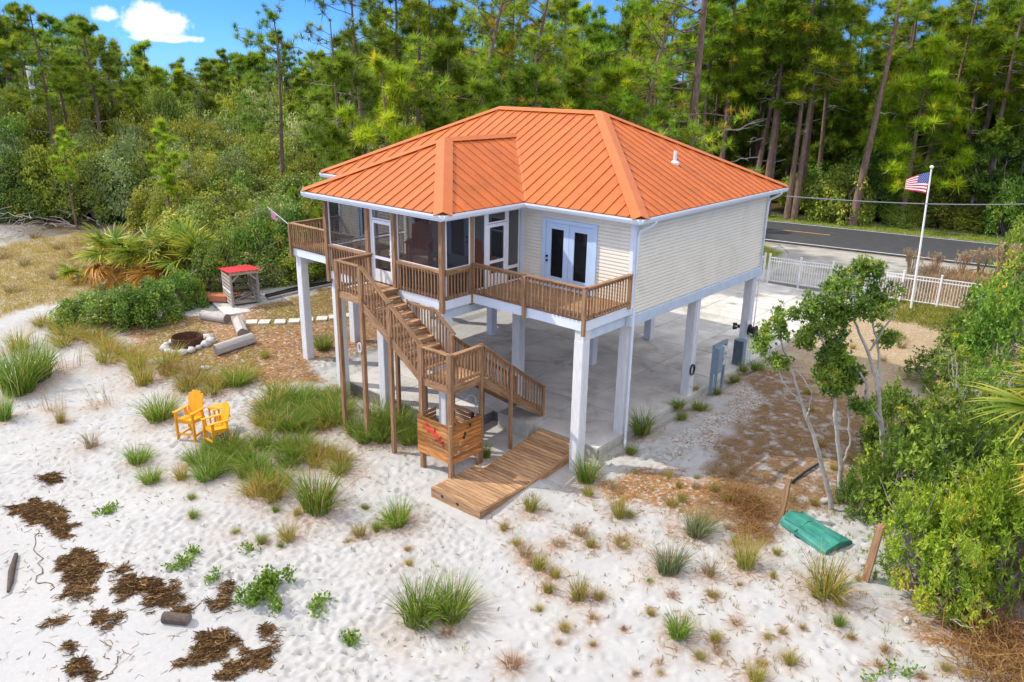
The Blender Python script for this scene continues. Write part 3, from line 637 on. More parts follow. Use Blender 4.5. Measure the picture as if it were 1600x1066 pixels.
TG=[('grass tuft of the wide green meadow patch below the yellow chairs', 'meadow patch below the yellow chairs'), ('grass tuft of the green patch between yellow chairs and stair posts', 'grass patch left of the stair posts'), ('grass tuft of the green patch growing around the stair posts', 'grass patch around the stair posts'), ('yellowing grass tuft in sand beyond the tall green clump', 'yellowing tufts beyond the tall green clump'), ('small yellowing tuft at the lower end of the meadow patch', 'tufts at the lower end of the meadow'), ('olive grass tuft on the rise left of the fire pit', 'olive tufts left of the fire pit'), ('olive tuft on the edge of the straw in front of the logs', 'olive tufts in front of the logs'), ('low tan tuft on the far dry grass field', 'tan tufts on the far field'), ('small dry tuft scattered on the right hand sand', 'small tufts on the right hand sand'), ('small green sprout on the sand between wrack and meadow', 'small sprouts below the meadow'), ('small olive tuft in the straw in front of the slab', 'small tufts in the straw before the slab'), ('low weed on the brown clearing behind the small trees', 'weeds on the brown clearing')]
CREEP=[(-4.93, -11.93, -0.99, 1.1, 0.86, 'light green creeper patch between the wrack and the sand slope'),
(-3.83, -11.69, -0.96, 0.52, 0.49, 'small creeper sprig right of the upper creeper patch'),
(-2.38, -11.08, -1.02, 1.28, 1.19, 'brightest green leafy creeper clump at lower left'),
(-5.22, -11.45, -1.0, 0.65, 0.36, 'thin creeper above the light green patch'),
(-1.05, -10.58, -1.11, 0.87, 0.84, 'sparse pale creeper right of the bright leafy clump'),
(0.1, -10.66, -1.16, 0.7, 0.89, 'sparse creeper leaves at the bottom left of centre'),
(-9.05, -11.99, -1.13, 1.07, 0.68, 'sparse creeper leaves beside the upper wrack'),
(-4.23, -10.43, -0.96, 0.42, 0.42, 'tiny creeper sprig in sand'),
(9.34, -4.66, -0.48, 0.88, 0.4, 'creeper sprig at the bottom right of the sand')]
WRACK=[([(-11.74, -13.53), (-11.52, -12.89), (-10.22, -12.75), (-9.1, -12.87), (-8.7, -13.14), (-9.11, -13.39), (-10.2, -13.41), (-11.03, -13.63)], 'upper dark seaweed wrack patch at the left'),
([(-8.05, -13.65), (-7.81, -13.16), (-6.7, -13.05), (-5.92, -13.52), (-5.54, -13.82), (-5.7, -14.4), (-6.35, -13.94), (-7.35, -13.88)], 'dark seaweed wrack patch left of the two joined ones'),
([(-5.44, -13.29), (-5.68, -12.78), (-5.13, -12.71), (-4.15, -12.4), (-3.67, -12.41), (-3.75, -12.91), (-4.1, -13.19), (-4.78, -13.03), (-4.83, -13.38)], 'forked seaweed wrack patch in the middle of the wrack line'),
([(-1.98, -13.59), (-2.01, -13.01), (-2.44, -12.62), (-2.08, -12.22), (-1.71, -12.25), (-1.48, -12.79), (-1.65, -13.34)], 'large seaweed wrack patch below the short driftwood log'),
([(-0.99, -13.06), (-1.37, -12.56), (-1.18, -12.14), (-1.07, -11.74), (-0.86, -11.85), (-0.59, -12.5), (-0.66, -12.97)], 'rightmost large seaweed wrack patch at the bottom'),
([(-3.42, -15.19), (-3.62, -14.89), (-4.34, -14.69), (-3.86, -14.64), (-3.23, -14.69), (-2.87, -14.77)], 'seaweed wrack patch at the bottom left'),
([(-3.32, -12.18), (-3.07, -11.87), (-2.77, -11.72), (-2.66, -12.19), (-2.97, -12.3)], 'small seaweed wrack scrap above the short driftwood log'),
([(-3.48, -11.77), (-3.57, -11.47), (-3.16, -11.48), (-3.11, -11.77)], 'tiny dark wrack scrap right of the forked patch'),
([(-6.19, -13.02), (-6.14, -12.74), (-5.84, -12.66), (-5.81, -12.95)], 'tiny dark wrack scrap above the forked patch'),
([(-3.56, -12.75), (-3.4, -12.56), (-3.12, -12.56), (-3.28, -12.77)], 'tiny wrack scrap against the short driftwood log'),
([(-1.71, -12.05), (-1.55, -11.72), (-1.63, -11.54), (-1.35, -11.51), (-1.41, -11.92)], 'small wrack scrap above the rightmost large patch'),
([(-5.62, -14.77), (-5.49, -14.47), (-5.15, -14.53), (-5.19, -14.79)], 'small wrack scrap in the smooth sand at left'),
([(-4.85, -13.95), (-4.44, -13.77), (-4.2, -13.51), (-4.08, -13.71), (-4.38, -14.01)], 'small wrack scrap left of the short driftwood log'),
([(-12.82, -12.43), (-12.55, -12.07), (-12.14, -12.14), (-12.24, -12.55)], 'topmost small wrack scrap on the left sand')]
BACK=[(-16.7, 85.4, 4.6, 7.9), (-99.7, 18.1, 5.4, 6.3), (-107.3, 25.5, 5.3, 7.1), (-131.8, 14.0, 4.4, 6.9), (-77.3, 88.8, 4.5, 6.1), (-118.8, 19.9, 5.3, 5.1), (-73.3, 18.5, 4.5, 6.2), (-82.7, 72.8, 4.2, 7.9), (3.6, 114.7, 5.9, 8.0), (-99.7, 15.3, 4.2, 6.8), (-44.9, 56.8, 5.1, 7.7), (-43.8, 58.7, 6.3, 5.2), (-19.5, 126.1, 5.9, 8.3), (-50.0, 61.7, 5.2, 7.6), (-22.0, 87.7, 6.4, 5.1), (-47.1, 49.7, 4.9, 8.5), (-129.5, 28.5, 6.3, 6.6), (-101.6, 10.6, 5.7, 4.8), (-67.6, 30.9, 6.1, 7.2), (-4.5, 114.6, 5.4, 5.2), (-78.5, 81.6, 5.9, 5.1), (-79.7, 0.1, 6.3, 4.8), (-78.3, 56.5, 6.2, 5.5), (-106.9, 47.2, 4.2, 5.0), (-132.0, 13.6, 4.6, 6.0), (-103.9, 74.7, 5.8, 7.1), (-57.1, 59.8, 6.1, 5.4), (-40.5, 73.6, 4.7, 6.6), (-102.5, 30.9, 4.2, 4.6), (-76.0, 13.3, 6.2, 6.0), (-45.1, 104.9, 4.4, 8.3), (-78.2, 55.1, 5.2, 7.4), (-18.4, 76.4, 6.1, 6.5), (-112.9, 48.2, 6.2, 7.1), (-107.8, 62.4, 5.9, 7.4), (-36.1, 123.2, 5.2, 7.6), (-22.7, 96.5, 5.3, 6.4), (-8.5, 90.7, 5.9, 7.0), (-29.0, 80.2, 4.2, 7.4), (-91.5, 19.5, 6.0, 4.6), (-4.9, 104.4, 5.4, 7.4), (-74.6, 3.7, 5.8, 6.3), (-53.4, 103.9, 4.7, 5.6), (5.0, 72.6, 5.3, 7.2), (3.6, 74.1, 5.8, 5.3), (-76.7, 71.4, 6.1, 5.2), (-20.0, 72.9, 5.0, 8.4), (-7.0, 71.9, 4.0, 5.1), (-14.1, 67.7, 6.0, 7.8), (-23.5, 122.8, 5.6, 7.9), (-65.0, 85.2, 4.2, 6.9), (5.8, 93.0, 5.8, 5.6), (-69.4, 71.5, 5.9, 6.1), (-56.3, 54.0, 5.4, 8.3), (-87.4, 63.3, 5.4, 5.7), (-28.1, 74.0, 5.5, 8.5), (-97.0, 51.2, 4.8, 6.4), (-97.2, 29.0, 6.0, 5.1), (-69.8, 42.2, 4.4, 6.5), (-15.4, 98.6, 5.1, 6.1), (-118.2, 48.4, 5.2, 6.5), (-73.2, 31.2, 4.0, 5.4), (-76.9, 62.3, 5.5, 7.4), (-12.0, 116.7, 5.7, 7.8), (-58.0, 75.3, 6.3, 8.1), (-97.5, 71.4, 5.1, 7.6), (-110.0, 8.5, 6.4, 5.8), (-11.5, 109.2, 4.1, 5.3), (-109.9, 65.7, 5.6, 6.3), (-9.2, 88.7, 4.4, 6.6), (-1.7, 78.4, 5.2, 6.0), (-63.0, 37.6, 6.3, 5.3), (-15.5, 75.9, 5.1, 5.1), (-52.3, 82.1, 5.1, 5.7), (-30.6, 60.7, 6.3, 6.7), (-46.1, 79.6, 4.1, 5.1), (-30.3, 91.5, 4.7, 6.9), (-9.6, 98.7, 5.3, 7.0), (-4.0, 69.6, 5.7, 7.0), (-24.4, 72.4, 6.1, 7.8), (-114.8, 55.3, 4.1, 6.1), (-83.8, 9.4, 5.6, 6.6), (-57.4, 57.6, 5.4, 6.6), (-75.9, 53.0, 5.2, 6.3), (-100.6, 19.5, 4.7, 6.9), (0.0, 114.8, 4.8, 6.7), (-22.9, 77.2, 6.0, 5.2), (2.6, 103.2, 5.9, 7.1), (-11.5, 92.9, 4.2, 5.7), (-37.4, 121.7, 4.6, 6.7), (-18.8, 83.5, 4.6, 7.7), (-91.2, 15.5, 5.5, 6.0), (0.6, 98.5, 5.0, 5.7), (-10.3, 69.4, 4.0, 6.3), (-14.9, 81.4, 5.2, 5.3), (-114.1, 55.5, 6.1, 4.8), (1.5, 97.7, 4.3, 6.3), (3.7, 80.1, 5.9, 8.3), (-5.7, 114.8, 6.3, 5.4), (-46.7, 116.6, 5.3, 5.1), (-86.7, 41.2, 5.0, 6.7), (-69.9, 14.8, 5.6, 7.5), (-74.9, 78.2, 5.8, 7.3), (-12.4, 67.6, 5.8, 6.5), (-94.3, 68.9, 4.3, 8.2), (-22.9, 116.4, 6.3, 5.8), (-64.4, 103.4, 5.4, 7.4), (-111.5, 20.4, 4.1, 6.0), (-92.6, 4.9, 4.3, 5.3), (-111.1, 24.2, 5.3, 6.8), (-21.1, 108.9, 5.5, 6.8), (-22.6, 90.6, 5.0, 6.4), (-86.7, 3.3, 5.6, 5.7), (-56.7, 45.3, 4.4, 8.1), (-17.1, 87.4, 6.3, 7.0), (-20.1, 73.2, 6.4, 6.6), (-74.8, 12.5, 4.2, 4.5), (-28.2, 112.4, 4.7, 6.0), (-1.8, 82.6, 6.3, 7.9), (-75.1, 58.3, 5.0, 6.3)]
PINES=[(-56.1, -1.9, 14.9, 't', 'first tall dark pine from the left in the stand at the upper left', 'upper left pine stand'),
(-60.5, 0.9, 15.0, 't', 'second tall dark pine from the left in the stand at the upper left', 'upper left pine stand'),
(-83.7, 10.8, 16.9, 't', 'fourth tall dark pine from the left in the stand at the upper left', 'upper left pine stand'),
(-81.3, 11.5, 16.6, 't', 'fifth tall dark pine from the left in the stand at the upper left', 'upper left pine stand'),
(-88.1, 9.9, 17.4, 't', 'third tall dark pine from the left in the stand at the upper left', 'upper left pine stand'),
(-56.3, 4.5, 14.8, 't', 'sixth tall dark pine from the left in the stand at the upper left', 'upper left pine stand'),
(-63.4, 8.4, 14.6, 't', 'seventh tall dark pine from the left in the stand at the upper left', 'upper left pine stand'),
(-67.6, 11.4, 14.5, 't', 'eighth tall dark pine from the left in the stand at the upper left', 'upper left pine stand'),
(-57.9, 8.8, 13.9, 't', 'ninth tall dark pine from the left in the stand at the upper left', 'upper left pine stand'),
(-63.9, 12.5, 13.3, 't', 'tenth tall dark pine from the left in the stand at the upper left', 'upper left pine stand'),
(-72.7, 17.4, 12.6, 't', 'first pine crown from the left along the far left skyline', 'far left skyline pines'),
(-74.4, 20.9, 13.0, 'b', 'second pine crown from the left along the far left skyline', 'far left skyline pines'),
(-77.9, 25.3, 13.0, 't', 'third pine crown from the left along the far left skyline', 'far left skyline pines'),
(-72.3, 25.2, 12.5, 'b', 'fourth pine crown from the left along the far left skyline', 'far left skyline pines'),
(-61.5, 24.1, 12.7, 'b', 'sixth pine crown from the left along the far left skyline', 'far left skyline pines'),
(-63.2, 27.1, 12.7, 't', 'seventh pine crown from the left along the far left skyline', 'far left skyline pines'),
(-58.7, 28.6, 13.2, 't', 'eighth pine crown from the left along the far left skyline', 'far left skyline pines'),
(-52.0, 25.9, 13.2, 'b', 'ninth pine crown from the left along the far left skyline', 'far left skyline pines'),
(-52.7, 28.4, 13.2, 't', 'tenth pine crown from the left along the far left skyline', 'far left skyline pines'),
(-51.5, 29.9, 13.8, 't', 'eleventh pine crown from the left along the far left skyline', 'far left skyline pines'),
(-68.5, 25.9, 14.9, 't', 'fifth pine crown from the left along the far left skyline', 'far left skyline pines'),
(-77.6, 21.3, 11.5, 'b', 'third rounded young pine from the left, rising out of the left scrub', 'young pines in the left scrub'),
(-78.2, 24.6, 11.7, 'b', 'fifth rounded young pine from the left, rising out of the left scrub', 'young pines in the left scrub'),
(-75.1, 26.3, 11.8, 'b', 'seventh rounded young pine from the left, rising out of the left scrub', 'young pines in the left scrub'),
(-75.4, 29.9, 12.0, 'b', 'ninth rounded young pine from the left, rising out of the left scrub', 'young pines in the left scrub'),
(-72.2, 31.5, 12.2, 'b', 'eleventh rounded young pine from the left, rising out of the left scrub', 'young pines in the left scrub'),
(-64.4, 25.1, 10.9, 'b', 'tenth rounded young pine from the left, rising out of the left scrub', 'young pines in the left scrub'),
(-61.5, 29.7, 11.8, 'b', 'thirteenth rounded young pine from the left, rising out of the left scrub', 'young pines in the left scrub'),
(-52.2, 25.7, 11.2, 'b', 'fourteenth rounded young pine from the left, rising out of the left scrub', 'young pines in the left scrub'),
(-80.3, 19.9, 11.3, 'b', 'second rounded young pine from the left, rising out of the left scrub', 'young pines in the left scrub'),
(-79.8, 15.8, 10.7, 'b', 'first rounded young pine from the left, rising out of the left scrub', 'young pines in the left scrub'),
(-65.0, 19.6, 10.6, 'b', 'sixth rounded young pine from the left, rising out of the left scrub', 'young pines in the left scrub'),
(-65.7, 22.8, 11.0, 'b', 'eighth rounded young pine from the left, rising out of the left scrub', 'young pines in the left scrub'),
(-69.7, 19.1, 10.8, 'b', 'fourth rounded young pine from the left, rising out of the left scrub', 'young pines in the left scrub'),
(-59.3, 25.8, 11.2, 'b', 'twelfth rounded young pine from the left, rising out of the left scrub', 'young pines in the left scrub'),
(-44.3, 22.9, 11.0, 'b', 'fifteenth rounded young pine from the left, rising out of the left scrub', 'young pines in the left scrub'),
(-38.7,13.5,14.2,'o','open crowned pine with visible grey trunk standing out on the left skyline'),
(-28.3,10.9,13.7,'s','thin orange trunked pine with few needle tufts left of centre'),
(-28.9,13.4,16.2,'o','slim dark pine right of the thin orange trunked one'),
(-30.0,16.8,16.8,'o','slim dark pine third from the thin orange trunked one'),
(-28.3,17.3,17.3,'t','tall pine left of the gnarled one behind the roof'),
(-19.0,13.8,15.2,'g','gnarled spreading pine with dead grey limbs right behind the roof ridge'),
(-10.2,21.5,19.7,'h','thickest pine trunk rising behind the right end of the roof ridge'),
(-37.0,4.1,7.6,'y','taller of two slender young pines in front of the left scrub'),
(-35.9,4.2,5.8,'y','shorter of two slender young pines in front of the left scrub'),
(-46.6,1.8,6.6,'y','small bright young pine in the far left scrub'),
(-5.1,46.9,13.3,'y2','bushy bright pine at the verge left of the flagpole'),
(-15.1,39.1,15.7,'w','pale leaning dead trunk right of the thickest pine'),
(-7.2,40.1,19.4,'l','large leaning pine trunk beyond the road left of the flag'),
(-23.0, 7.9, 11.2, 'b', 'first bushy pine from the left in the row behind the house roof', 'pines behind the house roof'),
(-19.6, 7.4, 10.9, 'b', 'second bushy pine from the left in the row behind the house roof', 'pines behind the house roof'),
(-29.0, 19.4, 16.8, 't', 'fourth bushy pine from the left in the row behind the house roof', 'pines behind the house roof'),
(-19.7, 11.8, 12.0, 'b', 'fifth bushy pine from the left in the row behind the house roof', 'pines behind the house roof'),
(-24.3, 22.6, 16.5, 't', 'ninth bushy pine from the left in the row behind the house roof', 'pines behind the house roof'),
(-19.5, 20.0, 15.6, 'g', 'eleventh bushy pine from the left in the row behind the house roof', 'pines behind the house roof'),
(-24.8, 28.6, 16.2, 't', 'twelfth bushy pine from the left in the row behind the house roof', 'pines behind the house roof'),
(-24.6, 31.3, 14.9, 'b', 'fourteenth bushy pine from the left in the row behind the house roof', 'pines behind the house roof'),
(-17.8, 23.8, 12.6, 'b', 'fifteenth bushy pine from the left in the row behind the house roof', 'pines behind the house roof'),
(-22.3, 32.9, 16.2, 't', 'sixteenth bushy pine from the left in the row behind the house roof', 'pines behind the house roof'),
(-12.4, 20.2, 14.9, 'g', 'eighteenth bushy pine from the left in the row behind the house roof', 'pines behind the house roof'),
(-22.7, 11.5, 10.1, 'b', 'third bushy pine from the left in the row behind the house roof', 'pines behind the house roof'),
(-30.5, 23.6, 14.9, 't', 'sixth bushy pine from the left in the row behind the house roof', 'pines behind the house roof'),
(-29.6, 27.2, 13.3, 'b', 'eighth bushy pine from the left in the row behind the house roof', 'pines behind the house roof'),
(-18.7, 32.7, 17.1, 't', 'nineteenth bushy pine from the left in the row behind the house roof', 'pines behind the house roof'),
(-14.5, 16.4, 10.9, 'b', 'thirteenth bushy pine from the left in the row behind the house roof', 'pines behind the house roof'),
(-15.6, 14.2, 10.7, 'b', 'tenth bushy pine from the left in the row behind the house roof', 'pines behind the house roof'),
(-11.8, 17.0, 11.0, 'b', 'seventeenth bushy pine from the left in the row behind the house roof', 'pines behind the house roof'),
(-15.4, 10.4, 10.1, 'b', 'seventh bushy pine from the left in the row behind the house roof', 'pines behind the house roof'),
(-17.8, 37.8, 18.8, 't', 'first tall bare trunk from the left in the pine stand beyond the road', 'pine stand beyond the road'),
(-19.2, 43.8, 18.6, 't', 'second tall bare trunk from the left in the pine stand beyond the road', 'pine stand beyond the road'),
(-14.5, 41.6, 19.3, 't', 'fifth tall bare trunk from the left in the pine stand beyond the road', 'pine stand beyond the road'),
(-14.6, 43.7, 18.7, 't', 'sixth tall bare trunk from the left in the pine stand beyond the road', 'pine stand beyond the road'),
(-12.3, 40.3, 19.4, 't', 'seventh tall bare trunk from the left in the pine stand beyond the road', 'pine stand beyond the road'),
(-12.1, 42.6, 18.9, 't', 'ninth tall bare trunk from the left in the pine stand beyond the road', 'pine stand beyond the road'),
(-13.7, 48.4, 18.7, 't', 'tenth tall bare trunk from the left in the pine stand beyond the road', 'pine stand beyond the road'),
(-13.6, 51.6, 18.0, 't', 'eleventh tall bare trunk from the left in the pine stand beyond the road', 'pine stand beyond the road'),
(-14.2, 56.7, 18.0, 't', 'twelfth tall bare trunk from the left in the pine stand beyond the road', 'pine stand beyond the road'),
(-14.6, 69.2, 18.2, 't', 'fourteenth tall bare trunk from the left in the pine stand beyond the road', 'pine stand beyond the road'),
(-14.1, 73.5, 20.0, 't', 'fifteenth tall bare trunk from the left in the pine stand beyond the road', 'pine stand beyond the road'),
(-10.5, 62.1, 21.3, 't', 'sixteenth tall bare trunk from the left in the pine stand beyond the road', 'pine stand beyond the road'),
(-6.9, 58.8, 18.5, 't', 'seventeenth tall bare trunk from the left in the pine stand beyond the road', 'pine stand beyond the road'),
(-3.9, 51.3, 19.2, 't', 'eighteenth tall bare trunk from the left in the pine stand beyond the road', 'pine stand beyond the road'),
(-3.0, 53.6, 18.9, 't', 'nineteenth tall bare trunk from the left in the pine stand beyond the road', 'pine stand beyond the road'),
(-2.2, 55.8, 18.7, 't', 'twentieth tall bare trunk from the left in the pine stand beyond the road', 'pine stand beyond the road'),
(-0.2, 50.0, 18.8, 't', 'twenty-first tall bare trunk from the left in the pine stand beyond the road', 'pine stand beyond the road'),
(-1.4, 64.0, 19.9, 't', 'twenty-second tall bare trunk from the left in the pine stand beyond the road', 'pine stand beyond the road'),
(2.0, 52.4, 16.0, 't', 'twenty-third tall bare trunk from the left in the pine stand beyond the road', 'pine stand beyond the road'),
(3.3, 50.5, 15.4, 't', 'twenty-fourth tall bare trunk from the left in the pine stand beyond the road', 'pine stand beyond the road'),
(4.7, 46.7, 16.6, 't', 'twenty-fifth tall bare trunk from the left in the pine stand beyond the road', 'pine stand beyond the road'),
(-22.7, 53.3, 17.6, 't', 'third tall bare trunk from the left in the pine stand beyond the road', 'pine stand beyond the road'),
(-22.6, 57.7, 18.5, 't', 'fourth tall bare trunk from the left in the pine stand beyond the road', 'pine stand beyond the road'),
(-18.7, 57.2, 17.7, 't', 'eighth tall bare trunk from the left in the pine stand beyond the road', 'pine stand beyond the road'),
(-15.8, 64.6, 15.9, 't', 'thirteenth tall bare trunk from the left in the pine stand beyond the road', 'pine stand beyond the road'),
(-36.7,72.7,19.1,'b',0),
(-76.9,48.0,14.9,'f',0),
(-34.6,89.3,20.7,'f',0),
(-18.1,85.1,14.1,'f',0),
(-70.0,56.6,15.0,'f',0),
(-11.4,82.7,14.5,'f',0),
(-25.2,99.5,14.9,'f',0),
(-53.7,54.4,15.2,'f',0),
(-7.3,112.7,21.1,'f',0),
(-25.3,55.7,16.2,'b',0),
(-73.8,60.3,19.8,'f',0),
(-1.1,74.0,18.2,'f',0),
(-21.9,56.9,17.5,'f',0),
(-1.0,86.7,17.4,'b',0),
(-74.4,58.1,19.4,'b',0),
(3.6,65.8,15.5,'b',0),
(-57.4,49.9,14.1,'b',0),
(-77.6,65.4,15.3,'f',0),
(-17.6,60.3,16.5,'b',0),
(-34.5,99.2,21.2,'f',0),
(-6.6,95.5,17.9,'f',0),
(2.7,96.0,19.6,'b',0),
(-49.9,68.6,18.9,'f',0),
(-38.7,52.1,15.6,'f',0),
(-6.2,62.6,12.2,'f',0),
(-14.4,73.8,12.8,'f',0),
(2.1,85.9,17.4,'b',0),
(-53.8,82.4,20.3,'b',0),
(-41.7,47.0,13.9,'f',0),
(-2.6,119.5,18.4,'f',0),
(-60.3,41.5,16.7,'b',0),
(2.5,83.2,18.2,'f',0),
(-50.6,41.7,15.6,'b',0),
(-70.8,51.0,15.9,'b',0),
(-59.3,94.0,21.3,'b',0),
(-18.1,110.7,15.6,'f',0),
(-26.3,64.8,15.9,'f',0),
(-8.9,73.7,14.0,'f',0),
(-28.9,77.3,18.9,'f',0),
(0.1,93.5,15.3,'f',0),
(1.9,114.3,18.3,'f',0),
(-43.1,104.1,22.0,'b',0),
(-28.3,72.0,15.9,'b',0),
(-78.8,63.6,18.3,'f',0),
(-16.1,61.4,12.7,'b',0),
(-72.6,79.6,17.2,'b',0),
(-0.9,64.2,15.3,'b',0),
(-19.4,81.9,13.9,'b',0),
(-47.1,43.4,16.5,'f',0),
(-22.3,57.3,14.8,'f',0),
(-6.1,61.6,12.6,'b',0),
(1.6,111.0,20.4,'f',0),
(-71.0,77.7,20.5,'f',0),
(-53.6,41.4,14.0,'b',0),
(-55.9,86.1,18.8,'f',0),
(-52.8,80.8,19.7,'f',0),
(-27.8,65.7,16.9,'b',0),
(-57.6,35.1,14.4,'f',0),
(-71.7,82.5,18.2,'f',0),
(-63.4,43.9,17.3,'b',0),
(0.9,108.2,16.1,'b',0),
(-8.5,114.9,16.2,'f',0),
(-44.5,59.2,15.0,'f',0),
(-6.9,84.5,14.1,'f',0),
(-28.3,88.8,18.3,'f',0),
(-40.4,67.4,18.7,'f',0),
(-72.2,71.3,17.3,'f',0),
(-22.4,76.7,12.3,'b',0),
(-6.3,104.3,19.7,'f',0),
(-35.6,49.3,15.7,'f',0),
(-1.1,65.2,14.3,'b',1),
(-14.9,56.7,12.5,'b',1),
(-7.2,63.2,15.3,'b',1),
(-33.5,44.9,13.6,'b',1),
(-36.5,46.4,16.5,'b',1),
(-42.6,60.3,14.0,'b',1),
(-10.8,64.8,14.2,'b',1),
(-15.5,57.3,12.5,'b',1),
(-8.8,64.5,16.3,'b',1),
(-26.3,58.7,16.9,'b',1),
(-15.4,74.3,16.0,'b',1),
(-45.1,54.6,18.0,'b',1),
(-22.4,71.9,15.6,'b',1),
(-0.8,74.8,16.7,'b',1),
(-35.6,55.1,15.0,'b',1),
(-30.0,55.4,14.6,'b',1),
(-27.0,63.6,15.8,'b',1),
(2.1,59.0,15.9,'b',1),
(-6.3,72.0,17.4,'b',1),
(-33.2,50.4,15.3,'b',1),
(0.6,63.1,16.2,'b',1),
(-9.3,65.8,14.4,'b',1),
(2.7,79.2,15.2,'b',1),
(-15.4,55.6,12.4,'b',1),
(-3.8,66.4,15.6,'b',1),
(-14.9,76.6,16.1,'b',1),
(-0.9,79.5,17.7,'b',1),
(-29.3,69.5,15.2,'b',1),
(3.2,62.7,15.0,'b',1),
(0.9,70.3,15.0,'b',1),
(3.4,62.4,16.5,'b',1),
(-2.6,70.7,16.8,'b',1),
(-2.4,64.1,16.6,'b',1),
(-23.9,51.3,15.6,'b',1),
(-92.8,45.1,11.2,'f',2),
(-93.6,7.3,15.9,'f',2),
(-87.0,29.4,11.5,'f',2),
(-105.3,35.2,11.2,'f',2),
(-112.4,57.9,13.4,'f',2),
(-126.1,34.9,18.2,'f',2),
(-105.4,21.8,17.2,'f',2),
(-98.3,53.5,13.3,'f',2),
(-89.3,56.2,13.0,'f',2),
(-119.5,48.1,12.6,'f',2),
(-95.1,6.6,16.0,'f',2),
(-93.0,29.8,11.1,'f',2),
(-84.3,11.2,15.3,'f',2),
(-99.4,12.2,16.3,'f',2),
(-114.4,19.2,15.8,'f',2),
(-111.3,28.6,17.5,'f',2),
(-92.5,54.7,13.5,'f',2),
(-83.4,37.1,12.8,'f',2),
(-126.3,14.3,16.3,'f',2),
(-107.7,26.5,16.5,'f',2),
(-119.1,15.3,16.2,'f',2),
(-71.5,41.6,11.9,'f',2),
(-117.8,39.9,12.4,'f',2),
(-115.7,49.8,12.7,'f',2),
(-119.7,41.3,13.2,'f',2),
(-80.7,50.5,12.4,'f',2)]
TGP=[('distant pine filling the back of the forest', 'distant forest pines'), ('mid distance bushy pine between the tall trunks beyond the road', 'bushy pines between the tall trunks'), ('distant pine at the back of the left woods', 'distant left pines')]
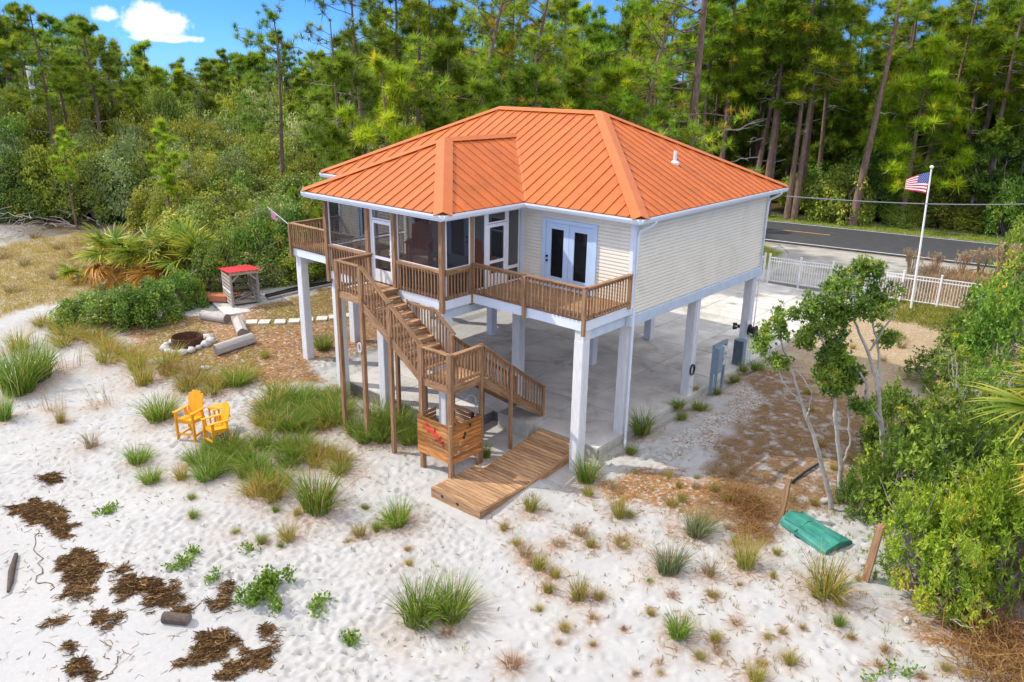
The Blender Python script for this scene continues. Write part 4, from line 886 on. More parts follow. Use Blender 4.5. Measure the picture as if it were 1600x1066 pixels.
SCRUB=[(-63.16, 6.52, 0.06, 2.3, 6.19),(-26.59, 3.96, 0.03, 1.49, 2.0),(-31.65, 7.45, -0.07, 2.2, 2.89),(-41.8, 11.57, -0.06, 1.73, 4.42),(-70.81, 20.97, -0.07, 2.97, 8.15),(-45.75, 24.33, -0.11, 2.77, 5.91),(-92.24, 15.21, -0.06, 2.76, 8.5),(-59.83, 7.93, -0.04, 2.28, 5.21),(-59.65, 21.39, -0.14, 2.87, 6.77),(-64.22, 48.54, -0.05, 3.21, 8.5),(-85.85, 10.36, -0.07, 3.19, 8.5),(-83.17, 11.94, -0.07, 2.77, 7.59),(-86.61, 5.78, 0.01, 3.21, 6.89),(-43.79, 22.84, -0.11, 1.95, 4.3),(-71.62, 41.18, -0.05, 2.28, 8.5),(-77.33, 2.68, -0.04, 2.42, 8.5),(-68.74, 1.81, -0.11, 2.01, 5.51),(-65.02, 14.88, -0.04, 2.15, 5.14),(-36.59, 20.75, -0.17, 2.67, 4.6),(-55.6, 9.45, 0.03, 2.37, 5.52),(-58.8, 17.56, -0.16, 1.94, 5.71),(-43.24, 16.33, -0.01, 2.46, 4.7),(-80.39, 39.86, -0.05, 2.57, 8.3),(-50.38, 4.81, 0.06, 2.36, 3.98),(-76.31, 18.13, -0.04, 2.17, 8.14),(-39.49, 16.44, 0.0, 1.93, 4.4),(-76.48, 35.46, -0.05, 2.7, 7.41),(-63.44, 2.04, -0.29, 2.11, 6.59),(-80.44, 14.47, -0.23, 2.82, 8.5),(-53.15, 7.17, 0.04, 2.23, 4.6),(-73.52, 52.13, -0.05, 2.78, 8.5),(-70.35, 38.49, -0.05, 2.87, 8.5),(-90.28, 5.83, -0.21, 2.96, 8.5),(-67.98, 48.96, -0.05, 2.84, 6.6),(-31.11, 11.06, 0.04, 1.88, 2.86),(-50.11, 13.24, -0.09, 2.75, 5.01),(-40.86, 19.7, -0.1, 1.95, 4.3),(-29.7, 12.92, -0.03, 2.37, 3.17),(-67.37, 40.97, -0.05, 2.2, 8.5),(-62.09, 50.66, -0.05, 2.31, 8.48),(-68.43, 13.55, 0.01, 2.61, 6.37),(-48.99, 8.76, -0.15, 2.26, 4.82),(-70.29, 17.86, 0.07, 2.53, 6.38),(-61.96, 43.95, -0.05, 2.42, 7.93),(-83.09, 7.62, 0.02, 2.84, 8.5),(-58.86, 33.6, -0.05, 2.78, 7.18),(-80.14, 7.73, -0.12, 2.19, 6.44),(-73.51, 48.2, -0.05, 2.89, 8.5),(-80.84, 3.16, 0.04, 2.65, 8.5),(-67.89, 8.65, -0.06, 2.75, 6.22),(-86.54, 30.44, -0.05, 2.74, 8.5),(-74.17, 6.75, -0.04, 2.82, 7.75),(-54.73, 15.27, -0.22, 2.52, 6.35),(-74.96, 41.93, -0.05, 2.8, 8.25),(-66.47, 6.01, -0.23, 2.28, 5.51),(-46.32, 19.6, 0.06, 2.66, 4.95),(-62.9, 17.5, -0.14, 2.45, 7.36),(-73.29, 18.1, -0.05, 3.07, 7.45),(-26.31, 7.14, -0.02, 1.59, 2.21),(-60.95, 12.3, -0.05, 2.05, 5.3),(-28.9, 6.67, 0.11, 2.41, 2.55),(-92.31, 8.87, -0.03, 2.68, 8.5),(-71.53, 32.68, -0.05, 2.44, 8.5),(-53.09, 41.14, -0.05, 2.59, 5.79),(-46.69, 10.18, -0.02, 2.47, 4.58),(-34.71, 6.66, -0.07, 2.24, 2.92),(-73.69, 14.66, 0.03, 2.69, 7.63),(-50.36, 19.23, -0.06, 2.16, 4.4),(-62.39, -1.04, -0.29, 2.14, 6.24),(-81.75, 19.03, -0.1, 2.32, 7.59),(-62.78, 35.53, -0.05, 2.29, 6.44),(-82.69, 38.01, -0.05, 3.02, 7.7),(-52.11, 21.07, -0.05, 2.4, 5.35),(-65.49, 19.88, -0.1, 2.47, 7.0),(-64.78, 51.74, -0.05, 2.39, 8.5),(-82.69, 31.12, -0.05, 2.61, 8.5),(-80.65, 34.39, -0.05, 3.0, 8.5),(-79.24, 17.5, -0.04, 3.11, 8.5),(-60.8, 2.76, -0.15, 2.58, 5.59),(-67.31, 16.61, -0.04, 2.33, 6.71),(-44.38, 20.94, 0.07, 1.98, 5.51),(-61.69, 19.49, -0.26, 2.2, 4.92),(-79.88, 10.76, 0.03, 2.3, 7.84),(-54.27, 1.15, -0.1, 1.97, 3.68),(-59.86, 0.11, -0.28, 2.03, 5.6),(-72.86, 44.91, -0.05, 3.22, 6.68),(-78.14, 38.73, -0.05, 2.46, 8.5),(-48.42, 25.08, -0.07, 2.14, 4.55),(-55.72, 34.72, -0.05, 2.9, 7.91),(-30.14, 4.23, -0.03, 1.6, 2.27),(-71.07, 5.48, -0.18, 2.61, 5.28),(-87.57, 12.74, 0.01, 2.34, 8.34),(-31.73, 14.39, -0.16, 2.15, 2.91),(-57.14, 42.41, -0.05, 2.97, 8.5),(-70.42, 51.64, -0.05, 2.79, 8.5),(-37.26, 15.35, 0.04, 2.11, 3.32),(-65.15, 34.62, -0.05, 2.41, 6.29),(-68.57, 56.93, -0.04, 3.21, 7.98),(-58.48, 14.56, -0.1, 2.45, 5.38),(-58.28, 47.47, -0.05, 3.13, 6.32),(-46.74, 7.76, -0.17, 1.79, 4.2),(-41.11, 9.6, -0.1, 1.85, 2.81),(-67.37, -0.26, -0.17, 2.51, 6.14),(-73.29, 4.02, -0.12, 2.42, 7.04),(-90.24, 17.58, -0.04, 3.25, 7.77),(-26.44, 1.54, -0.17, 1.7, 1.99),(-89.2, 10.4, 0.1, 2.45, 8.5),(-69.66, 44.05, -0.05, 2.29, 8.5),(-52.45, 16.54, -0.04, 2.39, 5.07),(-95.42, 7.47, -0.08, 2.75, 8.5),(-53.56, 23.27, -0.01, 2.68, 4.68),(-40.86, 23.51, -0.05, 2.76, 4.24),(-58.83, 11.3, 0.0, 2.33, 5.95),(-78.53, 31.89, -0.05, 2.45, 8.05),(-28.51, 3.48, -0.1, 1.73, 1.88),(-86.35, 17.73, -0.17, 2.4, 8.5),(-66.16, 43.64, -0.05, 2.26, 8.05),(-56.4, 3.58, 0.01, 2.4, 4.44),(-34.56, 11.57, 0.07, 2.29, 3.19),(-56.61, 12.91, -0.14, 2.46, 6.26),(-73.45, 10.57, -0.24, 2.64, 6.87),(-34.62, 4.54, -0.14, 1.68, 2.67),(-55.34, 18.26, -0.02, 2.1, 4.91),(-76.58, 15.55, -0.02, 2.3, 8.4),(-60.5, 40.54, -0.05, 2.62, 8.31),(-94.18, 12.61, 0.01, 3.08, 8.41),(-48.61, 39.41, -0.05, 2.26, 7.08),(-64.04, 10.16, -0.08, 2.5, 6.43),(-40.42, 14.34, 0.05, 2.18, 3.47),(-70.11, 47.14, -0.05, 2.7, 7.1),(-38.62, 9.85, -0.12, 1.78, 3.47),(-74.77, 20.85, -0.08, 2.62, 6.5),(-35.28, 16.19, -0.15, 1.74, 3.5),(-77.88, 48.01, -0.05, 3.03, 8.5),(-61.5, 33.72, -0.05, 2.09, 6.23),(-77.08, 6.53, -0.07, 2.9, 8.5),(-66.09, 37.02, -0.05, 2.44, 6.4),(-45.58, 14.15, -0.15, 2.71, 4.64),(-65.53, 3.09, -0.12, 2.52, 4.68),(-38.77, 18.54, -0.15, 2.01, 4.17),(-54.69, 38.23, -0.05, 2.42, 7.13),(-42.45, 13.47, -0.05, 2.13, 4.86),(-57.69, 38.6, -0.05, 2.63, 7.0),(-47.68, 36.78, -0.05, 2.7, 7.29),(-80.67, 42.75, -0.05, 2.98, 8.5),(-60.56, 36.98, -0.05, 2.47, 6.56),(-63.31, 21.27, -0.11, 2.16, 5.9),(-58.25, 24.17, -0.13, 2.46, 7.0),(-70.89, 2.07, -0.08, 2.02, 7.71),(-33.08, 17.44, -0.12, 1.97, 3.24),(-88.02, 15.71, -0.12, 2.48, 7.2),(-37.32, 7.04, -0.08, 1.93, 2.8),(-75.91, 31.7, -0.05, 2.67, 7.6),(-37.75, 11.93, -0.07, 2.56, 3.16),(-41.89, 25.95, -0.11, 2.25, 5.8),(-77.11, 11.41, -0.16, 2.72, 7.5),(-53.31, 10.96, -0.17, 2.21, 4.08),(-66.29, 54.98, -0.05, 2.43, 8.5),(-52.7, 36.46, -0.05, 2.28, 5.68),(-43.58, 6.78, -0.15, 2.16, 2.92),(-55.37, 46.16, -0.05, 3.01, 8.5),(-47.46, 16.54, -0.0, 2.54, 4.26),(-48.41, 22.02, 0.05, 2.0, 4.8),(-39.26, 21.51, -0.09, 1.75, 4.03),(-35.18, 18.53, -0.03, 2.44, 4.02),(-73.34, 36.77, -0.05, 3.21, 7.43),(-68.81, 4.36, -0.17, 2.18, 5.65),(-62.1, 8.91, 0.02, 2.0, 6.15),(-40.69, 7.01, -0.1, 1.72, 4.12),(-32.53, 3.44, -0.06, 2.11, 2.81),(-64.43, 23.17, -0.14, 2.08, 5.42),(-57.97, 6.04, -0.07, 2.32, 4.34),(-71.32, 8.17, -0.1, 2.04, 6.45),(-67.42, 46.14, -0.05, 2.27, 8.5),(-50.89, 24.99, 0.09, 2.74, 6.44),(-64.44, 12.54, 0.05, 2.31, 7.44),(-29.86, 9.23, -0.08, 1.68, 2.77),(-61.79, 14.76, 0.06, 2.02, 5.65),(-34.58, 14.46, -0.08, 1.71, 3.05),(-84.44, 15.47, -0.08, 2.52, 8.5),(-24.23, 2.36, -0.01, 1.45, 1.91),(-51.68, 38.81, -0.05, 2.51, 6.71),(-64.53, 41.55, -0.05, 2.46, 8.5),(-87.2, 33.04, -0.05, 2.38, 8.5),(-83.81, 4.04, -0.01, 2.53, 8.5),(-53.08, 3.32, -0.08, 2.11, 4.99),(-84.37, 34.17, -0.05, 2.72, 8.5),(-26.77, 9.45, -0.08, 1.74, 1.73),(-28.09, 11.08, -0.18, 2.39, 2.16),(-67.62, 22.41, -0.11, 2.13, 7.25),(-61.48, 46.67, -0.05, 2.71, 6.65),(-61.17, 5.43, -0.04, 2.1, 6.75),(-56.49, 22.02, -0.05, 2.67, 6.34),(-63.12, 38.37, -0.05, 2.42, 6.31),(-71.11, 14.5, -0.01, 2.38, 5.86),(-77.69, 41.12, -0.05, 2.36, 7.32),(-67.97, 35.22, -0.05, 2.32, 8.35),(-68.97, 32.34, -0.05, 2.52, 8.5),(-45.01, 8.57, -0.17, 1.73, 3.8),(-65.04, 7.72, -0.11, 1.97, 5.42),(-41.23, 17.72, 0.03, 2.07, 3.63),(-56.86, 1.01, -0.04, 2.36, 5.2),(-55.68, 6.87, -0.12, 2.19, 4.55),(-70.06, 10.49, 0.01, 2.75, 7.43),(-68.3, 53.44, -0.05, 2.37, 6.88),(-77.88, 20.49, 0.1, 2.97, 8.14),(-77.6, 45.07, -0.05, 2.84, 8.5),(-35.46, 8.76, -0.05, 2.13, 2.46),(-67.68, 11.1, 0.0, 2.06, 7.56),(-32.84, 12.56, -0.06, 1.65, 3.58),(-84.16, 19.46, -0.15, 2.56, 8.5),(-33.16, 5.34, -0.17, 1.6, 2.61),(-53.34, 43.9, -0.05, 2.63, 7.51),(-47.41, 12.31, -0.15, 1.85, 4.58),(-55.88, 24.35, -0.03, 2.09, 5.75),(-54.41, 20.24, 0.02, 2.13, 4.74),(-37.95, 23.44, -0.04, 2.41, 4.85),(-27.07, 5.55, 0.04, 1.75, 1.49),(-33.01, 9.68, 0.1, 1.73, 2.5),(-96.08, 10.21, -0.15, 2.57, 6.88),(-43.04, 9.57, -0.06, 1.84, 4.61),(-24.89, 5.65, -0.0, 2.1, 1.62),(-93.73, 17.96, 0.0, 3.11, 8.5),(-30.23, 2.52, -0.18, 1.71, 1.98),(-51.3, 8.76, -0.09, 2.01, 5.48),(-73.51, 1.49, -0.2, 2.53, 8.35),(-50.26, 35.48, -0.05, 2.91, 6.08),(-63.32, 54.0, -0.05, 2.98, 8.5),(-45.34, 35.92, -0.05, 1.98, 6.75),(-62.08, 23.29, 0.01, 2.06, 8.05),(-64.3, 45.27, -0.05, 2.56, 6.86),(-57.44, 19.44, -0.07, 2.17, 5.48),(-76.18, 50.19, -0.05, 2.41, 8.5),(-49.99, 16.46, -0.05, 2.17, 3.97),(-70.38, 35.8, -0.05, 2.39, 8.5),(-59.23, 44.07, -0.05, 2.31, 8.4),(-88.79, 28.66, -0.04, 2.9, 8.5),(-48.44, 6.34, -0.04, 2.29, 4.78),(-43.25, 18.6, -0.01, 2.0, 4.49),(-54.21, 13.06, -0.07, 1.95, 5.54),(-59.55, 50.25, -0.05, 2.71, 8.5),(-44.33, 11.84, -0.01, 1.76, 4.02),(-37.15, 17.32, -0.01, 1.75, 4.05),(-57.68, 8.68, 0.06, 2.05, 4.52),(-50.48, 10.78, -0.17, 2.07, 4.92),(-71.88, 55.4, -0.05, 2.53, 8.5),(-73.92, 33.31, -0.05, 2.39, 7.99),(-90.24, 13.0, -0.05, 2.63, 8.5),(-64.77, -0.69, -0.26, 2.37, 5.84),(-81.7, 5.49, -0.07, 2.19, 8.5),(-43.98, 26.6, -0.07, 1.87, 5.65),(-53.92, 5.18, 0.01, 1.92, 4.53),(-68.5, 19.69, 0.09, 2.18, 5.86),(-75.48, 38.91, -0.05, 2.4, 6.98),(-50.36, 40.78, -0.05, 2.13, 7.03),(-39.15, 5.87, -0.01, 1.71, 3.58),(-66.3, 32.39, -0.05, 2.22, 8.08),(-58.19, 36.12, -0.05, 2.39, 6.47),(-56.59, 16.51, -0.13, 1.93, 5.64),(-28.45, 1.8, -0.14, 1.6, 2.21),(-69.95, 0.18, -0.18, 2.04, 5.12),(-31.31, 5.55, -0.03, 1.55, 1.92),(-77.63, 9.0, -0.09, 2.16, 7.52),(-75.7, 4.3, -0.04, 2.09, 7.45),(-88.35, 8.05, -0.04, 2.43, 8.08),(-52.29, 14.3, -0.06, 1.9, 4.84),(-42.39, 21.44, -0.05, 1.79, 4.4),(-63.38, 4.27, -0.14, 2.1, 6.79),(-39.53, 8.31, -0.09, 1.75, 3.66),(-46.19, 21.9, -0.05, 1.85, 5.73),(-63.47, 32.88, -0.05, 2.14, 6.48),(-39.96, 12.28, 0.01, 1.75, 3.74),(-80.09, 30.04, -0.05, 2.35, 8.0),(-82.79, 40.76, -0.05, 2.39, 8.5),(-60.66, 16.55, -0.04, 2.03, 6.94),(-24.19, 3.97, -0.08, 1.51, 1.91),(-65.31, 39.31, -0.05, 2.24, 6.29),(-45.24, 17.37, 0.02, 1.83, 3.91),(-65.17, 17.31, -0.0, 2.05, 7.58),(-58.75, 3.7, -0.11, 1.9, 4.76),(-36.14, 13.69, -0.05, 1.71, 2.89),(-85.17, 36.72, -0.05, 2.42, 8.5),(-78.95, 4.67, -0.02, 2.15, 6.5),(-36.27, 5.39, -0.11, 1.64, 2.77),(-55.7, 40.26, -0.05, 2.11, 6.54)]
FBUSH=[(-26.18, -6.01, -0.79, 1.11, 1.45, 'o', 'dark shrub at the left foot of the palmetto'),
(-24.21, -5.26, -0.59, 1.18, 1.79, 'o', 'dark shrub below the palmetto left of centre'),
(-23.35, -3.99, -0.5, 1.31, 1.93, 'o', 'dark shrub right below the palmetto fans'),
(-24.27, -1.83, -0.33, 0.94, 1.85, 'o', 'dark shrub right of the palmetto beside the boards'),
(-24.95, 0.15, -0.1, 1.15, 2.76, 'o', 'shrub behind the red roofed wood rack'),
(-24.51, 2.08, -0.03, 1.35, 3.19, 'o', 'shrub right behind the wood rack roof'),
(-24.7, 4.56, -0.05, 1.59, 4.08, 'o', 'shrub left of the left deck railing'),
(-26.16, 8.19, -0.08, 1.53, 4.41, 'o', 'shrub behind the left deck'),
(-27.29, 11.23, -0.14, 1.62, 4.26, 'o', 'shrub seen under the left eave'),
(9.32, -1.52, -0.2, 1.19, 2.49, 'l', 'light green whorled shrub behind the foreground post'),
(10.49, -0.41, -0.16, 1.19, 2.95, 'l', 'light green whorled shrub at the right edge'),
(8.35, 1.42, -0.15, 1.58, 2.96, 'm', 'darker green shrub around the grey trunked small trees'),
(9.63, 2.71, -0.11, 1.59, 3.15, 'm', 'dark green shrub beneath the fan palm'),
(7.05, 0.73, -0.19, 0.59, 1.59, 'm', 'low dark shrub at the foot of the twin stemmed tree'),
(6.75, 4.4, -0.02, 0.96, 2.21, 'm', 'dark shrub between the two small trees'),
(8.19, 5.3, -0.02, 1.42, 2.38, 'm', 'green shrub left of the fan palm'),
(7.64, 14.62, -0.05, 1.73, 3.89, 'm', 'shrub at the right edge above the fan palm'),
(7.05, 23.43, 0.08, 1.81, 3.8, 'm', 'shrub at the right edge below the tan reeds'),
(6.32, 17.21, 0.03, 1.21, 2.26, 'm', 'shrub right of the sandy clearing'),
(6.35, 12.11, -0.2, 1.2, 1.51, 'm', 'low shrub at the right side of the sandy clearing'),
(8.19, 10.2, -0.18, 1.2, 1.84, 'm', 'shrub between the clearing and the fan palm'),
(4.65, 36.45, -0.05, 1.17, 2.88, 'm', 'shrub under the tan reed plumes'),
(-9.52, 45.97, -0.05, 2.34, 4.37, 'o', 'dark rounded shrub at the road verge'),
(-8.52, 48.32, -0.05, 2.11, 5.0, 'o', 'glossy dark shrub behind the verge pine'),
(-14.02, 50.73, -0.05, 2.28, 3.6, 'o', 'low dark shrub beyond the road left of the leaning trunk'),
(-3.62, 49.18, -0.05, 2.03, 3.2, 'o', 'low shrub beyond the road behind the flagpole'),
(1.79, 48.68, -0.05, 1.67, 4.02, 'o', 'dark shrub beyond the road at the far right'),
(4.77, 47.65, -0.05, 2.06, 4.32, 'o', 'dark shrub beyond the road outside right')]
UNDER=[(-29.6, 70.8, 1.35, 2.19), (-24.9, 47.5, 2.4, 1.49), (-7.7, 61.4, 1.74, 1.89), (-29.3, 66.2, 1.31, 1.53), (-27.4, 46.8, 1.69, 2.46), (-13.3, 48.2, 1.51, 2.59), (-31.5, 57.5, 1.65, 2.13), (-21.4, 64.9, 1.8, 2.11), (0.3, 66.9, 1.37, 1.29), (2.1, 64.1, 1.43, 2.52), (-12.2, 69.2, 2.26, 1.6), (-22.8, 70.7, 1.36, 2.27), (-31.2, 60.2, 2.04, 2.53), (-1.2, 64.2, 1.44, 1.41), (-12.1, 61.9, 1.29, 2.46), (-14.7, 67.5, 1.46, 1.54), (-29.0, 48.7, 1.52, 1.79), (-21.4, 69.7, 2.27, 1.45), (-13.3, 50.0, 2.0, 2.56), (-28.0, 64.6, 1.56, 1.22), (-2.9, 58.6, 1.4, 1.81), (-22.0, 54.8, 1.74, 1.79), (-8.2, 55.7, 1.31, 1.32), (-28.3, 55.6, 1.63, 2.33), (-14.9, 67.7, 2.38, 1.29), (-18.1, 62.1, 2.09, 1.69), (-0.0, 54.8, 2.25, 1.25), (1.7, 72.8, 2.39, 2.01), (-31.9, 69.9, 1.73, 1.32), (-9.3, 62.3, 1.77, 1.42), (-28.6, 57.6, 1.74, 1.38), (-17.7, 67.4, 2.06, 1.86), (-15.5, 55.8, 1.47, 1.48), (-11.1, 48.8, 2.07, 2.19), (-5.3, 47.6, 1.64, 1.81), (-35.7, 67.9, 2.11, 1.9), (-3.8, 53.8, 1.48, 1.94), (-5.4, 68.1, 1.21, 2.06), (-0.2, 72.1, 2.31, 2.57), (-20.7, 51.4, 1.86, 2.57), (-23.0, 72.8, 2.22, 1.92), (-12.2, 76.7, 2.14, 1.61), (0.3, 54.4, 1.64, 2.54), (-0.2, 58.1, 1.55, 2.06), (-2.2, 69.9, 2.32, 2.22), (-2.5, 67.2, 1.63, 1.8), (-13.7, 62.1, 2.21, 1.58), (-33.1, 60.7, 1.53, 1.79), (-32.5, 64.6, 1.53, 1.61), (-2.5, 64.0, 1.53, 2.44), (-14.9, 56.0, 2.36, 2.31), (-2.9, 55.6, 2.18, 2.04), (-1.0, 59.8, 2.14, 2.31), (-19.0, 64.5, 2.14, 2.59), (0.1, 73.5, 1.36, 2.05), (-3.6, 50.1, 1.76, 2.42), (-1.0, 77.8, 1.31, 2.05), (-1.3, 69.0, 1.58, 1.25), (-0.3, 75.8, 1.98, 1.71), (-3.3, 73.9, 2.07, 2.04), (-17.4, 52.8, 1.63, 1.66), (-8.8, 49.7, 2.07, 1.69), (-22.4, 49.1, 1.67, 1.8), (-0.9, 51.1, 1.47, 1.61), (-28.8, 63.6, 1.33, 1.27), (-13.1, 69.2, 2.19, 1.98), (-24.1, 70.3, 2.08, 1.87), (-14.6, 75.4, 2.4, 2.5), (-24.4, 50.7, 1.69, 1.44), (-1.3, 49.8, 2.26, 2.02), (-8.3, 59.8, 2.32, 2.01), (-1.4, 77.7, 2.03, 2.58), (-12.2, 57.1, 2.21, 1.94), (-22.4, 64.0, 1.77, 1.38), (-1.4, 64.0, 2.37, 1.95), (2.5, 57.8, 1.46, 1.94), (-5.7, 73.8, 1.98, 1.37), (-22.9, 73.0, 1.62, 2.18), (-5.9, 51.4, 2.03, 1.31), (-26.1, 58.9, 1.35, 2.55), (-17.2, 64.3, 2.36, 1.35), (5.1, 50.0, 1.92, 2.12), (3.7, 60.1, 2.34, 2.11), (-10.7, 51.0, 1.48, 1.71), (-17.3, 55.5, 2.17, 1.72), (-4.9, 48.2, 1.37, 2.19), (1.1, 58.3, 1.24, 1.53)]
POLE=(-64.8, 4.08)
# ------------------------------------------------------------------ ground sheet
def axis(segs):
    out = []
    for a, b, s in segs: out.append(np.arange(a, b, s))
    return np.concatenate(out + [[segs[-1][1]]])
gx = axis([(-900, -200, 70), (-200, -60, 8), (-60, -30, 0.6), (-30, -20, 0.16), (-20, 12.5, 0.054), (12.5, 20, 0.5), (20, 100, 6), (100, 700, 60)])
gy = axis([(-120, -20, 8), (-20, -17.5, 0.3), (-17.5, 2.0, 0.054), (2, 12, 0.15), (12, 26, 0.35), (26, 50, 0.5), (50, 120, 5), (120, 900, 60)])
X, Y = np.meshgrid(gx, gy)
Z = H(X, Y)
def vnoise(x, y, sc, seed):
    """smooth value noise on world coordinates"""
    r = np.random.default_rng(seed); T = r.random((256, 256))
    u = x / sc; v = y / sc; i = np.floor(u).astype(int); j = np.floor(v).astype(int); fx = u - i; fy = v - j
    fx = fx * fx * (3 - 2 * fx); fy = fy * fy * (3 - 2 * fy)
    a = T[i % 256, j % 256]; b = T[(i + 1) % 256, j % 256]; c = T[i % 256, (j + 1) % 256]; d = T[(i + 1) % 256, (j + 1) % 256]
    return (a * (1 - fx) + b * fx) * (1 - fy) + (c * (1 - fx) + d * fx) * fy
def fbm(x, y, sc, seed): return vnoise(x, y, sc, seed) * .55 + vnoise(x, y, sc / 2.1, seed + 1) * .28 + vnoise(x, y, sc / 4.3, seed + 2) * .17
N1 = fbm(X, Y, 2.2, 1) - .5; N2 = fbm(X, Y, .8, 5) - .5; N3 = fbm(X, Y, 6., 9) - .5
def zone(polys, soft, amp):
    w = np.zeros(X.shape)
    for p in polys:
        sd = poly_sd(X, Y, p); w = np.maximum(w, np.clip((sd + amp * (N1 * 1.3 + N2 * .8)) / soft + .5, 0, 1))
    return w
straw = zone(ZONE_STRAW, .9, 2.2); tan = np.maximum(zone(ZONE_TAN[:1], 1.5, 4.0), zone(ZONE_TAN[1:], 1.5, 1.2)); dirt = zone(ZONE_DIRT, .8, 1.8); olive = zone(ZONE_OLIVE, .8, 2.0)
gray = zone(ZONE_GRAY, .5, 1.4); wet = zone(ZONE_WET, 1.2, 1.5)
for tx, ty, tz, tw, th, tk_, *_r in TUFTS:                            # fallen blades and litter at the foot of every clump
    a0, a1 = np.searchsorted(gx, (tx - 1.2, tx + 1.2)); c0, c1 = np.searchsorted(gy, (ty - 1.2, ty + 1.2)); q = ((X[c0:c1, a0:a1] - tx) ** 2 + (Y[c0:c1, a0:a1] - ty) ** 2) / (tw * .55 + .08) ** 2
    straw[c0:c1, a0:a1] = np.maximum(straw[c0:c1, a0:a1], np.clip(.62 * np.exp(-q) + N2[c0:c1, a0:a1] * .5, 0, .8))
field0 = zone(ZONE_TAN[:1], 1.5, 4.0); olive = np.maximum(olive, field0 * .75)
ro = road_off(X, Y)
verge = np.clip(1.9 - np.abs(ro - 10.4) / 1.0 + N2 * .8, 0, 1)
lawn = zone([[(-30, 18), (-11, 20.5), (-6.4, 24.0), (-7.4, 30.6), (-9.5, 32.3), (-40, 28)]], .8, .6)
litter = np.clip((ro - 12.0) / 1.5 + N1 * 2, 0, 1)
litter = np.maximum(litter, np.clip((-27 - X + .25 * np.maximum(Y, -30)) / 3 + N1 * 3, 0, 1) * (1 - zone(ZONE_TAN, 1.5, 3)) * np.clip((Y + 4) / 5, 0, 1))
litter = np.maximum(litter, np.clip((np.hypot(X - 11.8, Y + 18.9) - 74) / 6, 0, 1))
rightlit = np.clip((X - 8.2 + N1 * 3) / 1.2, 0, 1) * np.clip((Y - (-1.8) + N1 * 2) / 1.5, 0, 1) * np.clip((20 - Y) / 3, 0, 1)
litter = np.maximum(litter, rightlit)
fieldr = np.clip((X - .8 + N1) / 1.2, 0, 1) * np.clip((Y - 23.5) / 2, 0, 1) * np.clip((-ro) / 1.5 + .3, 0, 1)
shoulder = np.clip(1 - np.abs(ro + .45) / .9 + N2 * .5, 0, 1)
# relief: footprints and wind-blown sand on the open beach
fp = np.zeros(X.shape)
fx0, fx1 = -19.5, 12.3; fy0, fy1 = -17.3, 1.5
ix = np.searchsorted(gx, (fx0, fx1)); iy = np.searchsorted(gy, (fy0, fy1))
cxs = rng.uniform(fx0, fx1, 14000); cys = rng.uniform(fy0, fy1, 14000)
# worn path from the end of the boardwalk towards the water
k = 5000; tt = rng.uniform(0, 1, k); cxs[:k] = -1.6 + tt * rng.choice([-7, -3.5, 2.5], k) + rng.normal(0, 1.1, k); cys[:k] = -5.6 - tt * 9.5 + rng.normal(0, .5, k)
wetp = ZONE_WET[0]
for i in range(14000):
    a = rng.uniform(0, PI); la = rng.uniform(.075, .15); lb = la * rng.uniform(.4, .75); dep = rng.uniform(.025, .065)
    x0 = np.searchsorted(gx, cxs[i] - .4); x1 = np.searchsorted(gx, cxs[i] + .4); y0 = np.searchsorted(gy, cys[i] - .4); y1 = np.searchsorted(gy, cys[i] + .4)
    if x1 - x0 < 3 or y1 - y0 < 3: continue
    dx = X[y0:y1, x0:x1] - cxs[i]; dy = Y[y0:y1, x0:x1] - cys[i]
    u = (dx * math.cos(a) + dy * math.sin(a)) / la; v = (-dx * math.sin(a) + dy * math.cos(a)) / lb; q = u * u + v * v
    fp[y0:y1, x0:x1] += dep * (-np.exp(-q * 1.1) + .45 * np.exp(-(np.sqrt(q) - 1.45) ** 2 * 5))
fpw = (1 - wet * .93) * np.clip((1.5 - Y) / 1.0, 0, 1) * (1 - .55 * straw) * (1 - .5 * dirt)
fpw = fpw * (1 - np.clip(np.minimum(np.minimum(X + 3.0, -.2 - X), np.minimum(Y + 6.3, -1 - Y)) * 4, 0, .9))
slabby = np.clip(np.minimum(np.minimum(X + 12.5, .6 - X), Y + 3.4) * 3, 0, 1)
Zg = Z + (fp * fpw * (.55 + .75 * np.clip(N3 * 3 + .3, 0, 1)) + (N2 * .045 + N1 * .06) * (1 - wet * .8) * np.clip((8 - np.abs(Y)) / 6 + (Y < 0), 0, 1)) * (1 - slabby)
Zg += gray * (N2 * .16 + (fbm(X, Y, .35, 33) - .5) * .16)
Zg -= .12 * slabby * np.clip((14 - Y) / 2, 0, 1)
Zg -= .05 * np.clip(1 - np.abs(ro - 4.3) / 5.2, 0, 1)
Zg -= .10 * np.clip(np.minimum(np.minimum(X + 10.5, .5 - X), np.minimum(Y - 8, 23 - Y)) * 2, 0, 1)
W_, H_ = len(gx), len(gy)
V = np.stack([X.ravel(), Y.ravel(), Zg.ravel()], 1)
ii = (np.arange(H_ - 1)[:, None] * W_ + np.arange(W_ - 1)[None, :]).ravel()
F = np.stack([ii, ii + 1, ii + 1 + W_, ii + W_], 1)

